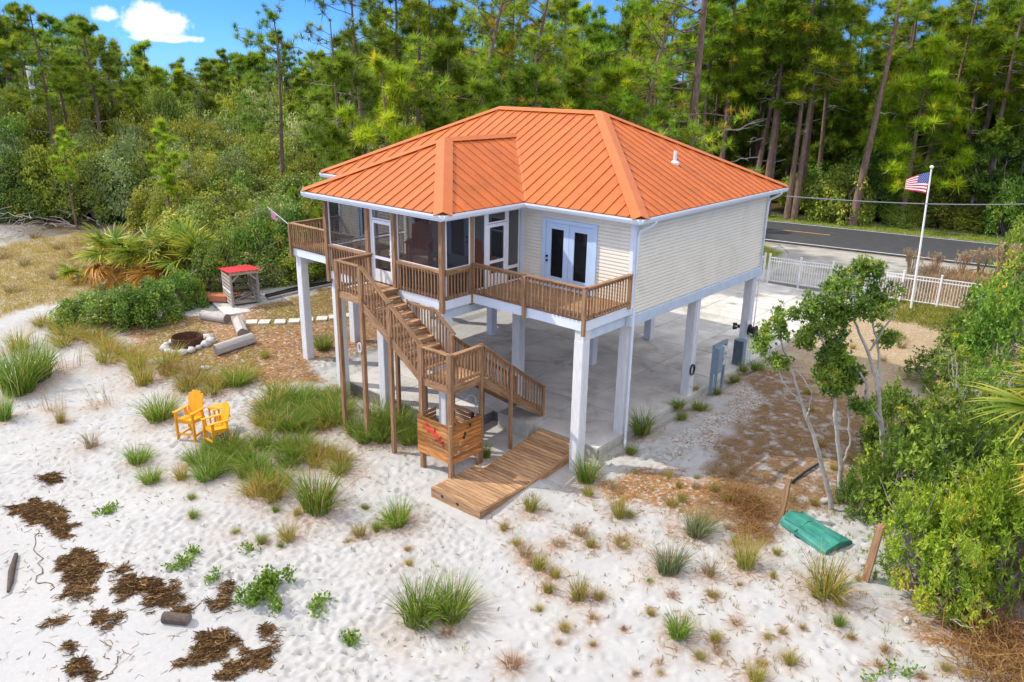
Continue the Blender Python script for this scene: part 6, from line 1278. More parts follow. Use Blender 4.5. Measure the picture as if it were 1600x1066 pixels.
def screen_door(a, b_, glassy=False):
    a = np.array(a, float); b_ = np.array(b_, float); d = nrm(b_ - a); Lh = float(np.linalg.norm(b_ - a)); A = lambda s, z: (*(a + d * s), z); up = (d[1], -d[0], 0)
    z0, z1 = Hf + .03, Hf + 2.0; mb = MB()
    for s in (.05, Lh - .05): mb.beam(A(s, z0), A(s, z1), .10, .05, up=up)
    for z, h in ((z0 + .2, .4), (z0 + .78, .09), (z1 - .05, .1)): mb.beam(A(.1, z), A(Lh - .1, z), .045, h)
    dr = mb.obj('screen_door', M_PVC, house)
    R = np.array([[d[0], -d[1], 0], [d[1], d[0], 0], [0, 0, 1]]); c = (a + b_) / 2
    for za, zb in ((z0 + .4, z0 + .735), (z0 + .825, z1 - .1)): m = MB(); m.box((*c, (za + zb) / 2), (Lh - .2, .004, zb - za), R=R); m.obj('insect_mesh', M_SCREEN, dr)
    h = MB(); o = np.array([d[1], -d[0]]); p = a + d * (Lh - .06); h.tube([(*(p + o * .03), Hf + .98), (*(p + o * .08), Hf + .99), (*(p + o * .08), Hf + 1.12), (*(p + o * .03), Hf + 1.13)], .014, 6); h.obj('door_handle', M_PVC, dr)
    screen(a, b_, z1 + .02, top - .08)
    for p in (a - d * .04, b_ + d * .04): stick('door_jamb', (*p, Hf), (*p, top - .08), .07, .07, M_PVC, house)
screen_door((-7.52, yp), (-6.56, yp)); screen_door((-W1 - .04, -1.58), (-W1 - .04, -.72))
screen((-W1 - .045, -2.20), (-W1 - .045, -1.66), Hf + .02, top - .08); screen((-W1 - .045, -.64), (-W1 - .045, -.06), rz - .35, top - .08); screen((-W1 - .045, -.64), (-W1 - .045, -.06), Hf + .02, rz - .36)
# ------------------------------------------------------------------ wooden staircase: top landing, flight, lower landing, flight
stair = thing('wooden_staircase', 'brown wooden L-shaped staircase with railings from the screened porch down to the slab', 'staircase', (-3.6, -4.2, -.5))
yo, yi = -4.95, -3.62; xA0, xA1 = -7.42, -6.28; xB0, xB1 = -3.68, -2.50; z1_ = 2.35; yB = -3.72
def sboards(*a, **k): boards(*a, parent=stair, name='tread_board', **k)
boards(xA0, xA1, yo, -P - .02, Hf - .002, m=M_WALK, along='x', parent=stair, name='landing_board')
for a, b_ in (((xA0 - .0, yo, Hf - .14), (xA1, yo, Hf - .14)), ((xA0 + .02, yo + .03, Hf - .141), (xA0 + .02, -P - .03, Hf - .141)), ((xA1 - .02, yo + .03, Hf - .141), (xA1 - .02, -P - .03, Hf - .141))): stick('rim_board', a, b_, .045, .2, M_DECK, stair)
n1 = 10
for k in range(1, n1):
    x = xA1 + (xB0 - xA1) * (k - .5) / (n1 - 1) ; z = Hf + (z1_ - Hf) * k / n1
    for q in (-.075, .075): stick('tread', (x + q, yo + .03, z - .02), (x + q, yi - .03, z - .02), .143, .04, M_WALK, stair)
    stick('riser', (x - .135, yo + .05, z + .08), (x - .135, yi - .05, z + .08), .02, .11, M_DECK, stair) if k % 1 == 0 else None
for y in (yo, yi):
    stick('stringer', (xA1 - .05, y, Hf - .20), (xB0 + .1, y, z1_ - .14), .045, .26, M_DECK, stair)
    for k in range(1, n1):
        x = xA1 + (xB0 - xA1) * (k - .5) / (n1 - 1); z = Hf + (z1_ - Hf) * k / n1
        mb = MB(); s = .05
        mb.prism([(x - .14, y - .022, z - .04), (x - .14, y - .022, z - .22), (x + .14, y - .022, z - .042)][::1], (0, -.044, 0)); mb.obj('stringer_notch', M_DECK, stair)
boards(xB0, xB1, yo, yB + .1, z1_, m=M_WALK, along='x', parent=stair, name='landing_board')
for a, b_ in (((xB0, yo, z1_ - .13), (xB1, yo, z1_ - .13)), ((xB1, yo + .03, z1_ - .131), (xB1, yB + .1, z1_ - .131)), ((xB0, yo + .03, z1_ - .132), (xB0, yB + .1, z1_ - .132)), ((xB0, yB + .1, z1_ - .129), (xB1, yB + .1, z1_ - .129))): stick('rim_board', a, b_, .045, .19, M_DECK, stair)
n2 = 12; yE = -.82; zE = .20
for k in range(1, n2):
    y = yB + .1 + (yE - yB - .1) * (k - .5) / (n2 - 1); z = z1_ + (zE - z1_) * k / n2
    for q in (-.065, .065): stick('tread', (xB0 + .03, y + q, z - .02), (xB1 - .03, y + q, z - .02), .126, .04, M_WALK, stair)
for x in (xB0, xB1): stick('stringer', (x, yB + .06, z1_ - .20), (x, yE - .02, zE + .08), .045, .27, M_DECK, stair)
railing(stair, (xA0, -P - .1, Hf), (xA0, yo + .05, Hf)); railing(stair, (xA0 + .02, yo, Hf), (xA1 + .02, yo, Hf))
sl1 = (z1_ - Hf) / (xB0 - xA1)
railing(stair, (xA1 + .03, yo, Hf - .02), (-5.0, yo, Hf - .02 + sl1 * (-5.0 - xA1 - .03)), .96); railing(stair, (-4.97, yo, Hf - .02 + sl1 * (-4.97 - xA1 - .03)), (xB0 - .02, yo, z1_ + .0), .96)
stick('porch_infill_rail', (-5.75, yi, 3.88), (-4.5, yi, 3.88), .05, .09, M_DECK, stair); stick('handrail', (-4.5, yi, 3.88), (xB0, yi, z1_ + .96), .13, .04, M_DECK, stair)
for k in range(16):
    x = -5.7 + k * .132; zs = Hf + sl1 * (x - xA1); stick('baluster', (round(x, 3), yi - .04, round(zs + .02, 3)), (round(x, 3), yi - .04, round(max(zs + .2, min(3.86, zs + .93)), 3)), .036, .036, M_DECK, stair)
railing(stair, (xB0 + .03, yo, z1_), (xB1 - .03, yo, z1_)); railing(stair, (xB1, yo + .05, z1_), (xB1, yB, z1_))
ym = -2.4; zm = z1_ + (zE - z1_) * (ym - yB) / (yE - yB)
for x in (xB1, xB0):
    railing(stair, (x, yB + .04, z1_ + .0), (x, ym, zm), .94); railing(stair, (x, ym + .03, zm - .02), (x, yE, zE + .02), .94)
    post(stair, x, yB + .0, z1_ - .3 if x == xB0 else -.7, z1_ + .98); post(stair, x, ym, -.7, zm + .95); post(stair, x, yE + .02, zE - .05, zE + .98, .09)
post(stair, xA0, yo, -.9, Hf + .95, .13); post(stair, xA1, yo, -.9, Hf + .95, .13); post(stair, -5.0, yo, -.8, Hf - .05 + sl1 * (-5.0 - xA1) + .95, .12)
post(stair, xA1 - .02, -3.60, -.6, Hf - .2, .12); post(stair, -5.0, yi, -.6, Hf - 1.2, .12)
post(stair, xB0, yo, -.75, z1_ + .97, .14); post(stair, xB1, yo, -.75, z1_ + .97, .14); post(stair, xB0, yB + .0, -.6, z1_ - .2, .12)
hk = MB(); hk.tube([(xA1 - .08 + .11 * math.cos(a) * .7, yo - .09, 2.62 + .16 * math.sin(a)) for a in np.linspace(0, 2 * PI, 15)], .02, 6, cap=False); tag(hk.obj('rope_loop', M_PVC), 'small white rope loop hanging on the stair post nearest the left piers', 'rope loop')

# outdoor shower box under the lower landing
sh = thing('outdoor_shower', 'orange cedar outdoor shower box standing under the lower stair landing', 'shower', (-3.1, -4.4, -.6))
x0, x1, y0, y1 = -3.80, -2.42, -5.04, -3.80; zb, zt = 0.0, 1.2; nb = 9
for k in range(nb):
    z = zb + (k + .5) * (zt - zb) / nb; h = (zt - zb) / nb - .026
    stick('plank', (x0, y0, z), (x1 - .06, y0, z), .024, h, M_CEDAR, sh); stick('plank', (x1, y0 + .04, z), (x1, y1, z), .024, h, M_CEDAR, sh)
    stick('plank', (x0 + .03, y1 + .02, z), (x1 - .03, y1 + .02, z), .024, h, M_DECK, sh)
    if k > 1: stick('plank', (x0 + .0, y0 + .03, z), (x0 + .0, y1 - .5, z), .024, h, M_DECK, sh)
stick('corner_post', (x1 - .005, y0 - .01, -.75), (x1 - .005, y0 - .01, 1.24), .09, .09, M_POST, sh)
for x, y in ((x0 + .08, y0 + .08), (x0 + .08, y1 - .05), (x1 - .08, y1 - .05)): stick('corner_post', (x, y, -.7), (x, y, 1.15), .09, .09, M_POST, sh)
stick('inner_shelf', (-3.0, -4.55, 1.25), (-2.62, -4.05, .55), .34, .03, M_CEDAR, sh)
m = MB(); m.tube([(-2.5, -3.95, .4), (-2.5, -3.95, 1.75), (-2.55, -4.05, 1.85), (-2.62, -4.2, 1.8)], .015, 6); m.lathe([(.0, 1.83), (.05, 1.80), (.055, 1.76), (.0, 1.755)], 10, (-2.62, -4.22, -.02)); m.obj('shower_pipe', M_STEEL, sh)
m = MB(); m.box((-2.58, -4.0, 1.15), (.07, .07, .22)); m.tube([(-2.62, -4.02, 1.2), (-2.68, -4.06, 1.26)], .012, 5); m.obj('shower_valve', M_BLACK, sh)
orn = MB()                                                           # red lizard-like wall ornament
Pz = lambda s, z: (x0 + s, y0 - .03, z)
orn.tube([Pz(.36, .93), Pz(.50, .90), Pz(.66, .83), Pz(.82, .75), Pz(.93, .66), Pz(1.0, .60)], [.02, .04, .045, .05, .045, .02], 8)
for a, b_ in (((.46, .91), (.40, 1.06)), ((.52, .89), (.42, .76)), ((.70, .81), (.74, 1.0)), ((.84, .73), (.74, .58)), ((.88, .71), (1.02, .82)), ((.97, .62), (1.1, .70)), ((.36, .93), (.22, .88)), ((1.0, .60), (1.08, .50))): orn.tube([Pz(*a), Pz((a[0] + b_[0]) / 2 + .02, (a[1] + b_[1]) / 2), Pz(*b_)], [.02, .016, .01], 6)
tag(orn.obj('wall_ornament', M_DRED), 'red lizard shaped ornament on the front of the cedar shower box', 'ornament')
for k, (yy, zz) in enumerate(((-4.72, .55), (-4.78, .32), (-4.5, .8), (-4.3, 1.02), (-4.55, .7))):
    m = MB(); m.tube([(x1 + .01, yy, zz), (x1 + .06, yy, zz + .01)], [.03, .025], 7); m.box((x1 + .03, yy, zz + .05), (.03, .05, .05)); m.obj('coat_hook', M_BLACK if k > 1 else M_PALEWOOD, sh)

# boardwalk
bw = thing('boardwalk', 'low brown plank boardwalk on the sand leading up to the slab step', 'boardwalk', (-1.5, -3.6, -.5))
def bz(y): return float(np.interp(y, [-5.8, -4.0, -2.9, -1.34], [-.37, -.37, -.24, .015]))
nA = 13
for k in range(nA):
    y = -5.76 + (k + .5) * 1.76 / nA; stick('walk_plank', (-2.42, y, bz(y) - .02), (-.58, y, bz(y) - .02), .115, .04, M_WALK, bw)
nB = 19
for k in range(nB):
    ya = -3.99 + k * 2.63 / nB; yb = ya + 2.63 / nB - .008; a = np.array([0, ya, bz(ya)]); b_ = np.array([0, yb, bz(yb)]); c = (a + b_) / 2; up = np.cross([1, 0, 0], b_ - a)
    stick('walk_plank', (-2.12, c[1], c[2] - .02), (-.58, c[1], c[2] - .02), .117, .04, M_WALK, bw, up=up)
stick('edge_beam', (-2.44, -5.79, bz(-5.8) - .17), (-.56, -5.79, bz(-5.8) - .17), .045, .32, M_WALK, bw)
for xx, ys_ in ((-.555, (-5.78, -4.0, -2.9, -1.36)), (-2.14, (-4.0, -2.9, -1.36)), (-2.445, (-5.78, -4.0))):
    for ya, yb in zip(ys_[:-1], ys_[1:]): stick('edge_beam', (xx, ya, bz(ya) - .17), (xx, yb, bz(yb) - .17), .045, .31, M_WALK, bw)
stick('edge_beam', (-2.43, -4.0, bz(-4) - .12), (-2.12, -4.0, bz(-4) - .12), .045, .2, M_WALK, bw)
for xx in (-2.0, -1.4): m = MB(); m.tube([(xx, -5.816, bz(-5.8) - .13), (xx, -5.825, bz(-5.8) - .13)], .045, 8); m.obj('hole_disc', M_BLACK, bw)  # black discs on the beam, painted for the shade inside holes

# ------------------------------------------------------------------ adirondack chairs
def chair(name, label, loc, rz, mt, s=1.0, group=None, base=.42):
    t = thing(name, label, 'chair', (0, 0, 0), group)
    W_2 = .29; sh_ = base; ah = base + .27
    def ob(nm, f): m = MB(); f(m); return m.obj(nm, mt, t)
    for k in range(5): ob('seat_slat', lambda m, k=k: m.box((0, -.20 + k * .1, sh_ - k * .012), (.54, .092, .025)))
    for k in range(5):
        x = -.2 + k * .1; hgt = .78 - abs(k - 2) ** 2 * .022
        ob('back_slat', lambda m, x=x, hgt=hgt: m.prism([(x - .046, .24, sh_ - .05), (x + .046, .24, sh_ - .05), (x + .046 * (1 + .1), .24 + .2 * hgt / .78, sh_ - .05 + hgt - .02), (x, .245 + .2 * hgt / .78, sh_ - .05 + hgt), (x - .046 * 1.1, .24 + .2 * hgt / .78, sh_ - .05 + hgt - .02)], (0, -.022, 0)))
    for sx in (-1, 1):
        ob('arm', lambda m, sx=sx: m.prism([(sx * W_2 - .065, -.32, ah), (sx * W_2 + .065, -.32, ah), (sx * W_2 + .055, .34, ah - .03), (sx * W_2 - .035, .34, ah - .03)], (0, 0, .028)))
        ob('leg', lambda m, sx=sx: m.box((sx * W_2, -.25, (ah - .028) / 2), (.035, .10, ah - .03)))
        ob('leg', lambda m, sx=sx: m.beam((sx * (W_2 - .0), .36, 0), (sx * W_2, .20, ah - .05), .034, .09, up=(1, 0, 0)))
        ob('side_rail', lambda m, sx=sx: m.beam((sx * (W_2 - .037), -.24, sh_ - .05), (sx * (W_2 - .037), .3, sh_ - .12), .03, .09))
        if base > .5: ob('foot_rail', lambda m, sx=sx: m.beam((sx * (W_2 - .036), -.24, .14), (sx * (W_2 - .036), .34, .14), .03, .06))
    ob('cross_rail', lambda m: m.beam((-W_2 + .03, -.235, sh_ - .06), (W_2 - .03, -.235, sh_ - .06), .03, .09)); ob('back_rail', lambda m: m.beam((-.27, .385, sh_ + .33), (.27, .385, sh_ + .33), .025, .07))
    if base > .5: ob('foot_rest', lambda m: m.beam((-W_2 + .03, -.25, .2), (W_2 - .03, -.25, .2), .09, .03))
    t.location = loc; t.rotation_euler = (0, 0, rz); t.scale = (s, s, s)
    return t
rz1 = math.atan2(.24, .53)
chair('garden_chair', 'taller yellow adirondack chair, left one of the pair on the sand', (-10.95, -8.42, float(H(-10.9, -8.4)) - .02), rz1 + .05, M_YELLOW, 1.06, 'yellow chairs on the sand', base=.66)
chair('garden_chair', 'lower yellow adirondack chair turned sideways, right one of the pair on the sand', (-9.88, -8.12, float(H(-10, -8)) - .02), -.02, M_YELLOW, .98, 'yellow chairs on the sand', base=.60)
tb = thing('side_table', 'small yellow slatted table between the two yellow chairs', 'table', (-10.72, -7.62, float(H(-10.7, -7.7)) - .02))
for k in range(4): m = MB(); m.box((-10.72 - .165 + k * .11, -7.62, tb.location.z + .78), (.10, .44, .025)); m.obj('table_slat', M_YELLOW, tb)
for sx in (-1, 1):
    for sy in (-1, 1): m = MB(); m.box((-10.72 + sx * .17, -7.62 + sy * .16, tb.location.z + .385), (.05, .05, .765)); m.obj('leg', M_YELLOW, tb)
chair('garden_chair', 'orange adirondack chair on the porch behind the long screen bay', (-7.98, -1.05, Hf), rz1 + .25, M_ORANGE, 1.28, 'orange chairs on the porch', base=.46)
chair('garden_chair', 'orange adirondack chair on the porch seen through the right screen door', (-5.15, -.95, Hf), 1.2, M_ORANGE, 1.1, 'orange chairs on the porch', base=.44)
tb = thing('porch_table', 'tan wooden table behind the left screen bay of the porch', 'table', (-8.75, -2.35, Hf))
for k in range(5): m = MB(); m.box((-8.75, -2.35 - .3 + k * .15, Hf + .8), (1.25, .142, .03)); m.obj('table_board', M_TAN, tb)
for sx in (-1, 1):
    for sy in (-1, 1): m = MB(); m.box((-8.75 + sx * .52, -2.35 + sy * .28, Hf + .39), (.07, .07, .78)); m.obj('leg', M_TAN, tb)
tb = thing('porch_stool', 'dark grey side table beside the orange chair on the porch', 'table', (-7.1, -1.0, Hf))
m = MB(); m.lathe([(0, Hf + .52), (.36, Hf + .52), (.36, Hf + .56), (0, Hf + .56)], 18, (-7.1, -1.0, 0)); m.obj('table_top', M_GREYTAB, tb)
for a in (0, 1, 2, 3): m = MB(); m.tube([(-7.1 + .26 * math.cos(a * PI / 2 + .7), -1.0 + .26 * math.sin(a * PI / 2 + .7), Hf + .52), (-7.1 + .3 * math.cos(a * PI / 2 + .7), -1.0 + .3 * math.sin(a * PI / 2 + .7), Hf)], .025, 6); m.obj('leg', M_GREYTAB, tb)

# ------------------------------------------------------------------ fire pit, logs, wood rack, stepping stones
fpx, fpy = -18.75, -4.5; fz = float(H(fpx, fpy))
fpit = tag(MB().lathe([(.62, fz - .1), (.64, fz + .42), (.62, fz + .44), (.59, fz + .42), (.57, fz + .05), (0, fz + .02)], 26, (fpx, fpy, 0)).obj('fire_ring', M_RUST, smooth=False), 'rusty steel fire pit ring set inside a circle of pale stones', 'fire pit')
def rock(seed, r, sq=.7):
    g = np.random.default_rng(seed); n = 9; mb = MB(); prof = []
    th = np.linspace(0, PI, 7); ph = np.linspace(0, 2 * PI, n, endpoint=False); Vv = []
    lob = g.normal(0, .13, (7, n))
    for i, a in enumerate(th):
        for j, p_ in enumerate(ph):
            k = r * (1 + (lob[i, j] if 0 < i < 6 else 0)); Vv.append((k * math.sin(a) * math.cos(p_), k * math.sin(a) * math.sin(p_) * .85, k * math.cos(a) * sq))
    Ff = [[i * n + j, (i + 1) * n + j, (i + 1) * n + (j + 1) % n, i * n + (j + 1) % n] for i in range(6) for j in range(n)]
    mb.add(Vv, Ff); return mb.mesh('stone', M_STONE, True)
rocks = [rock(s, .2) for s in range(5)]
for k in range(17):
    a = k / 17 * 2 * PI + rng.uniform(-.06, .06); rr = .90 + rng.uniform(-.04, .10); s = rng.uniform(.8, 1.25)
    x, y = fpx + rr * math.cos(a), fpy + rr * math.sin(a)
    o = inst('stone', rocks[k % 5], None); o.location = (x, y, float(H(x, y)) + .08); o.rotation_euler = (0, 0, rng.uniform(0, 6)); o.scale = (s,) * 3
    tag(o, 'pale rounded stone of the ring around the rusty fire pit', 'stone', 'stones around the fire pit')
def log(label, a, b_, r, name='log', me=(M_LOG, M_LOGEND), seed=0):
    g = np.random.default_rng(seed); a = np.array(a, float); b_ = np.array(b_, float); mb = MB(); n = 16; K = 9
    P_ = [a + (b_ - a) * k / (K - 1) for k in range(K)]; X = nrm(b_ - a); U = nrm(np.cross([0, 0, 1], X)); Wv = np.cross(X, U)
    ang = np.linspace(0, 2 * PI, n, endpoint=False); lobes = 1 + g.normal(0, .03, n)
    R_ = [p + r * (1 + g.normal(0, .012)) * lobes[:, None] * (np.cos(ang)[:, None] * U + np.sin(ang)[:, None] * Wv) for p in P_]
    Vv = np.concatenate(R_); mb.add(Vv, [[k * n + i, k * n + (i + 1) % n, (k + 1) * n + (i + 1) % n, (k + 1) * n + i] for k in range(K - 1) for i in range(n)])
    mb.add(R_[0], [list(range(n))[::-1]], 1); mb.add(R_[-1], [list(range(n))], 1)
    return tag(mb.obj(name, list(me)), label, 'log')
def gl(x, y, r, sink=.05): return (x, y, float(H(x, y)) + r - sink)
log('grey log seat lying furthest left, nearest the boards', gl(-21.55, -2.3, .23), gl(-20.0, -1.95, .23), .23, seed=1)
log('grey log seat in the middle, beside the first stepping stone', gl(-19.25, -1.85, .24), gl(-17.3, -2.75, .24), .24, seed=2)
log('grey log seat lying nearest the tall white column, right of the fire pit', gl(-16.75, -4.35, .25), gl(-16.55, -2.75, .25), .25, seed=3)
for x, y in ((-19.05, -1.30), (-18.62, -.92), (-18.17, -.40), (-17.83, .12), (-17.55, .66), (-17.25, 1.22), (-17.05, 1.75), (-16.8, 2.3), (-16.5, 2.85)):
    m = MB(); a = math.atan2(.55, .42) + rng.uniform(-.12, .12); hx, hy = .24, .30; c, s = math.cos(a), math.sin(a); z = float(H(x, y)) + .075
    m.prism([(x + c * u - s * v, y + s * u + c * v, z) for u, v in ((-hx + .03, -hy), (hx - .03, -hy), (hx, -hy + .03), (hx, hy - .03), (hx - .03, hy), (-hx + .03, hy), (-hx, hy - .03), (-hx, -hy + .03))], (0, 0, .16))
    tag(m.obj('stepping_stone', M_PAVER), 'pale square stepping stone of the path from the logs to the house', 'stepping stone', 'stepping stones')
# wood rack with a red roof
rk = thing('wood_rack', 'slatted wooden firewood rack with a red metal roof beside the shrubs', 'wood rack', (-21.8, -.05, -.15))
r0 = np.array([-21.62, -.72]); ax = nrm([.28, 1.02]); ay = nrm([-1.02, .28]); wR, dR = 1.25, 1.45
Q = lambda u, v, z: (*(r0 + ax * u + ay * v), z)
zr = -.17
for u, v, h in ((0, 0, 1.75), (wR, 0, 1.75), (0, dR, 1.6), (wR, dR, 1.6)): stick('post', Q(u, v, zr - .1), Q(u, v, zr + h), .1, .1, M_GREYWOOD, rk)
for k in range(8):
    z = zr + .22 + k * .185
    for u, mt in ((-.05, M_PALEWOOD if k % 3 else M_PVC), (wR + .05, M_GREYWOOD)): stick('slat', Q(u, .03, z), Q(u, dR - .03, z), .022, .12, mt if u < 0 and k % 2 else M_GREYWOOD if u > 0 else M_LOG, rk)
    if k % 2 == 0: stick('slat', Q(.03, dR + .05, z), Q(wR - .03, dR + .05, z), .022, .13, M_GREYWOOD, rk)
for k in range(8): stick('floor_slat', Q(.06, .12 + k * .17, zr + .2), Q(wR - .06, .12 + k * .17, zr + .2), .15, .03, M_GREYWOOD, rk)
stick('header', Q(-.06, -.07, zr + 1.70), Q(wR + .06, -.07, zr + 1.70), .04, .16, M_PALEWOOD, rk); stick('brace', Q(.05, -.03, zr + 1.32), Q(.4, -.03, zr + 1.62), .03, .08, M_GREYWOOD, rk); stick('brace', Q(wR - .05, -.03, zr + 1.32), Q(wR - .4, -.03, zr + 1.62), .03, .08, M_GREYWOOD, rk)
stick('header', Q(-.06, dR + .04, zr + 1.55), Q(wR + .06, dR + .04, zr + 1.55), .04, .14, M_PALEWOOD, rk)
for k in range(8):
    u0 = -.14 + k * (wR + .28) / 8; u1 = u0 + (wR + .28) / 8 - .004; m = MB()
    m.prism([Q(u0, -.2, zr + 1.82), Q(u1, -.2, zr + 1.82), Q(u1, dR + .2, zr + 1.66), Q(u0, dR + .2, zr + 1.66)], (0, 0, .02))
    m.prism([Q(u0, -.2, zr + 1.845), Q(u0 + .04, -.2, zr + 1.845), Q(u0 + .04, dR + .2, zr + 1.685), Q(u0, dR + .2, zr + 1.685)], (0, 0, .03)); m.obj('roof_sheet', M_REDROOF, rk)
m = MB(); m.box((-21.55, -.05, -.13), (2.6, 2.4, .06), R=np.array([[ax[0], ay[0], 0], [ax[1], ay[1], 0], [0, 0, 1]])); tag(m.obj('rack_pad', M_CONC), 'grey pad on the ground beneath the red roofed wood rack', 'slab')
for k, (u, v, a) in enumerate(((.6, .7, .3), (.75, .9, -.2), (.5, .8, .1))):
    c = np.array(Q(u, v, zr + .3 + k * .06)); d = np.array([math.cos(a + 1.2), math.sin(a + 1.2), .25]) * .5
    o = stick('loose_board', c - d, c + d, .12, .04, M_GREYWOOD, None); tag(o, ['lowest loose board inside the wood rack', 'middle loose board inside the wood rack', 'topmost loose board leaning inside the wood rack'][k], 'board')
for k in range(3):
    o = stick('timber', (-24.6 + k * .02, -1.75 + k * .36, .06 - k * .02), (-22.55, -.45 + k * .36, .12), .34, .30 if k == 0 else .26, M_REDWOOD, None); tag(o, ['reddish timber beam left of the wood rack, front one', 'reddish timber beam left of the wood rack, middle one', 'reddish timber beam left of the wood rack, rear one'][k], 'timber')
for k, (dx, mt, r) in enumerate(((0, M_BLACK, .07), (.28, M_GREYWOOD, .06), (-.3, M_BLACK, .06))):
    m = MB(); pts = [(-21.6 + dx * .9, 1.1 - dx * .3, .12), (-21.6 + dx + .0, 3.0, .08), (-21.9 + dx * 1.1, 5.0, .08), (-22.6 + dx, 8.0, .06)]; pts = [(x, y, float(H(x, y)) + r + .02) for x, y, z in pts]; m.tube(pts, r, 8)
    tag(m.obj('pipe', mt), ['long black pipe on the ground behind the left deck', 'long grey pole on the ground beside the black pipes', 'thinner black pipe on the ground at the shrub edge'][k], 'pipe')

# ------------------------------------------------------------------ utility panel, hose, gear on the piers
up_ = thing('meter_stand', 'grey electrical panel and meter on a steel frame beside the right piers', 'electrical panel', (.3, 5.7, -.1))
for y in (5.25, 6.15): m = MB(); m.box((.30, y, .76), (.09, .09, 1.9)); m.obj('post', M_STEEL, up_)
m = MB(); m.box((.30, 5.7, 1.66), (.10, 1.0, .12)); m.obj('top_rail', M_STEEL, up_); m = MB(); m.box((.30, 5.7, .9), (.06, .8, .08)); m.obj('cross_rail', M_STEEL, up_)
m = MB(); m.box((.42, 5.42, 1.15), (.16, .42, .95)); b_ = m.obj('breaker_box', M_STEEL, up_); m = MB(); m.box((.508, 5.42, 1.18), (.015, .36, .8)); m.obj('box_door', M_STEEL, b_); m = MB(); m.box((.521, 5.57, 1.15), (.012, .03, .1)); m.obj('latch', M_BLACK, b_)
m = MB(); m.box((.39, 5.88, 1.35), (.11, .24, .38)); b_ = m.obj('meter_box', M_METER, up_); m = MB(); m.tube([(.44, 5.88, 1.36), (.52, 5.88, 1.36)], [.085, .075], 14); m.obj('meter_dial', M_METER, b_)
m = MB(); m.box((.38, 5.88, .98), (.1, .22, .26)); m.obj('switch_box', M_METER, up_)
for y in (5.32, 5.46): m = MB(); m.tube([(.40, y, .68), (.40, y, -.2)], .028, 8); m.obj('conduit', M_STEEL, up_)
m = MB()
for k in range(4): m.tube([(-.01 + k * .012, 4.32 + .13 * math.cos(a) * (1 + .04 * k), .98 + .19 * math.sin(a)) for a in np.linspace(0, 2 * PI, 20)], .018, 6, cap=False)
tag(m.obj('hose_coil', M_BLACK), 'black hose coil hanging on the middle right pier', 'hose')
m = MB(); m.tube([(-.01, 4.32, 3.5), (-.01, 4.32, .5), (-.0, 4.34, .38), (.0, 4.5, .3)], .022, 6); tag(m.obj('conduit', M_PVC), 'thin white conduit running down the middle right pier', 'conduit')
m = MB(); m.tube([(-.01, 8.68, 3.5), (-.01, 8.68, 1.8)], .022, 6); tag(m.obj('conduit', M_PVC), 'thin white conduit running down the rear right pier', 'conduit')
gb = thing('pump_box', 'dark grey cabinet strapped to the foot of the rear right pier', 'cabinet', (-.2, 8.5, 0)); m = MB(); m.box((-.19, 8.49, .52), (.42, .26, 1.02)); m.obj('cabinet', M_STEEL, gb); m = MB(); m.box((-.19, 8.352, .52), (.36, .012, .94)); m.obj('cabinet_door', mat('dark_slate_paint', (.09, .12, .14), .5), gb)
hr = thing('hose_reel', 'black hose reel mounted on the rear right pier above the cabinet', 'hose reel', (.05, 8.7, 1.4))
m = MB(); m.tube([(.0, 8.74, 1.42), (.24, 8.74, 1.42)], .14, 16); m.obj('drum', M_BLACK, hr)
for x in (.0, .24): m = MB(); m.tube([(x, 8.74, 1.42), (x + .02, 8.74, 1.42)], .22, 18); m.obj('flange', M_BLACK, hr)
fl = thing('flood_light', 'small black twin lamp on the left side of the rear right pier', 'lamp', (-.42, 8.6, 1.5)); m = MB(); m.box((-.40, 8.62, 1.5), (.08, .08, .12)); m.obj('bracket', M_BLACK, fl)
for z in (1.44, 1.58): m = MB(); m.tube([(-.44, 8.58, z), (-.58, 8.5, z - .02)], [.05, .075], 10); m.obj('lamp_head', M_BLACK, fl)
sg = MB(); sg.lathe([(.0, 1.80), (.05, 1.80), (.07, 1.74), (.07, 1.69), (0, 1.69)], 10, (-.02, 8.6, 0)); tag(sg.obj('light_sensor', M_PVC), 'white round sensor on the rear right pier above the hose reel', 'sensor')

# ------------------------------------------------------------------ fence, gate, flagpole, wire, pole
FD = nrm([10.81, 1.62]); FO = np.array([-5.1, 22.06])
FQ = lambda s, z, o=0: (*(FO + FD * s + np.array([-FD[1], FD[0]]) * o), z)
fn = thing('picket_fence', 'white aluminium picket fence along the road side of the yard, right of the gate', 'fence', FQ(5.4, 0))
gt = thing('yard_gate', 'white aluminium picket driveway gate with crossed braces behind the house', 'gate', FQ(-2, 0))
def fence_run(th, s0, s1, posts, zb=.06, z1=1.42):
    for s in posts: stick('post', FQ(s, -.15), FQ(s, 1.58), .085, .085, M_FENCE, th); 
    for s in posts: m = MB(); m.prism([FQ(s - .055, 1.6, -.055), FQ(s + .055, 1.6, -.055), FQ(s + .055, 1.6, .055), FQ(s - .055, 1.6, .055)], (0, 0, .03)); m.obj('post_cap', M_FENCE, th)
    for a, c in zip(posts[:-1], posts[1:]):
        for z in (zb + .05, 1.22, z1 - .03): stick('rail', FQ(a + .05, z), FQ(c - .05, z), .035, .045, M_FENCE, th)
        n = int((c - a - .1) / .125)
        for k in range(n):
            s = a + .05 + (c - a - .1) * (k + .5) / n; stick('picket', FQ(s, zb), FQ(s, z1), .022, .022, M_FENCE, th)
fence_run(fn, 0, 10.9, [.1, 1.75, 3.4, 5.05, 6.8, 8.5, 10.85])
fence_run(gt, -6, 0, [-6.0, -3.0, -.16])
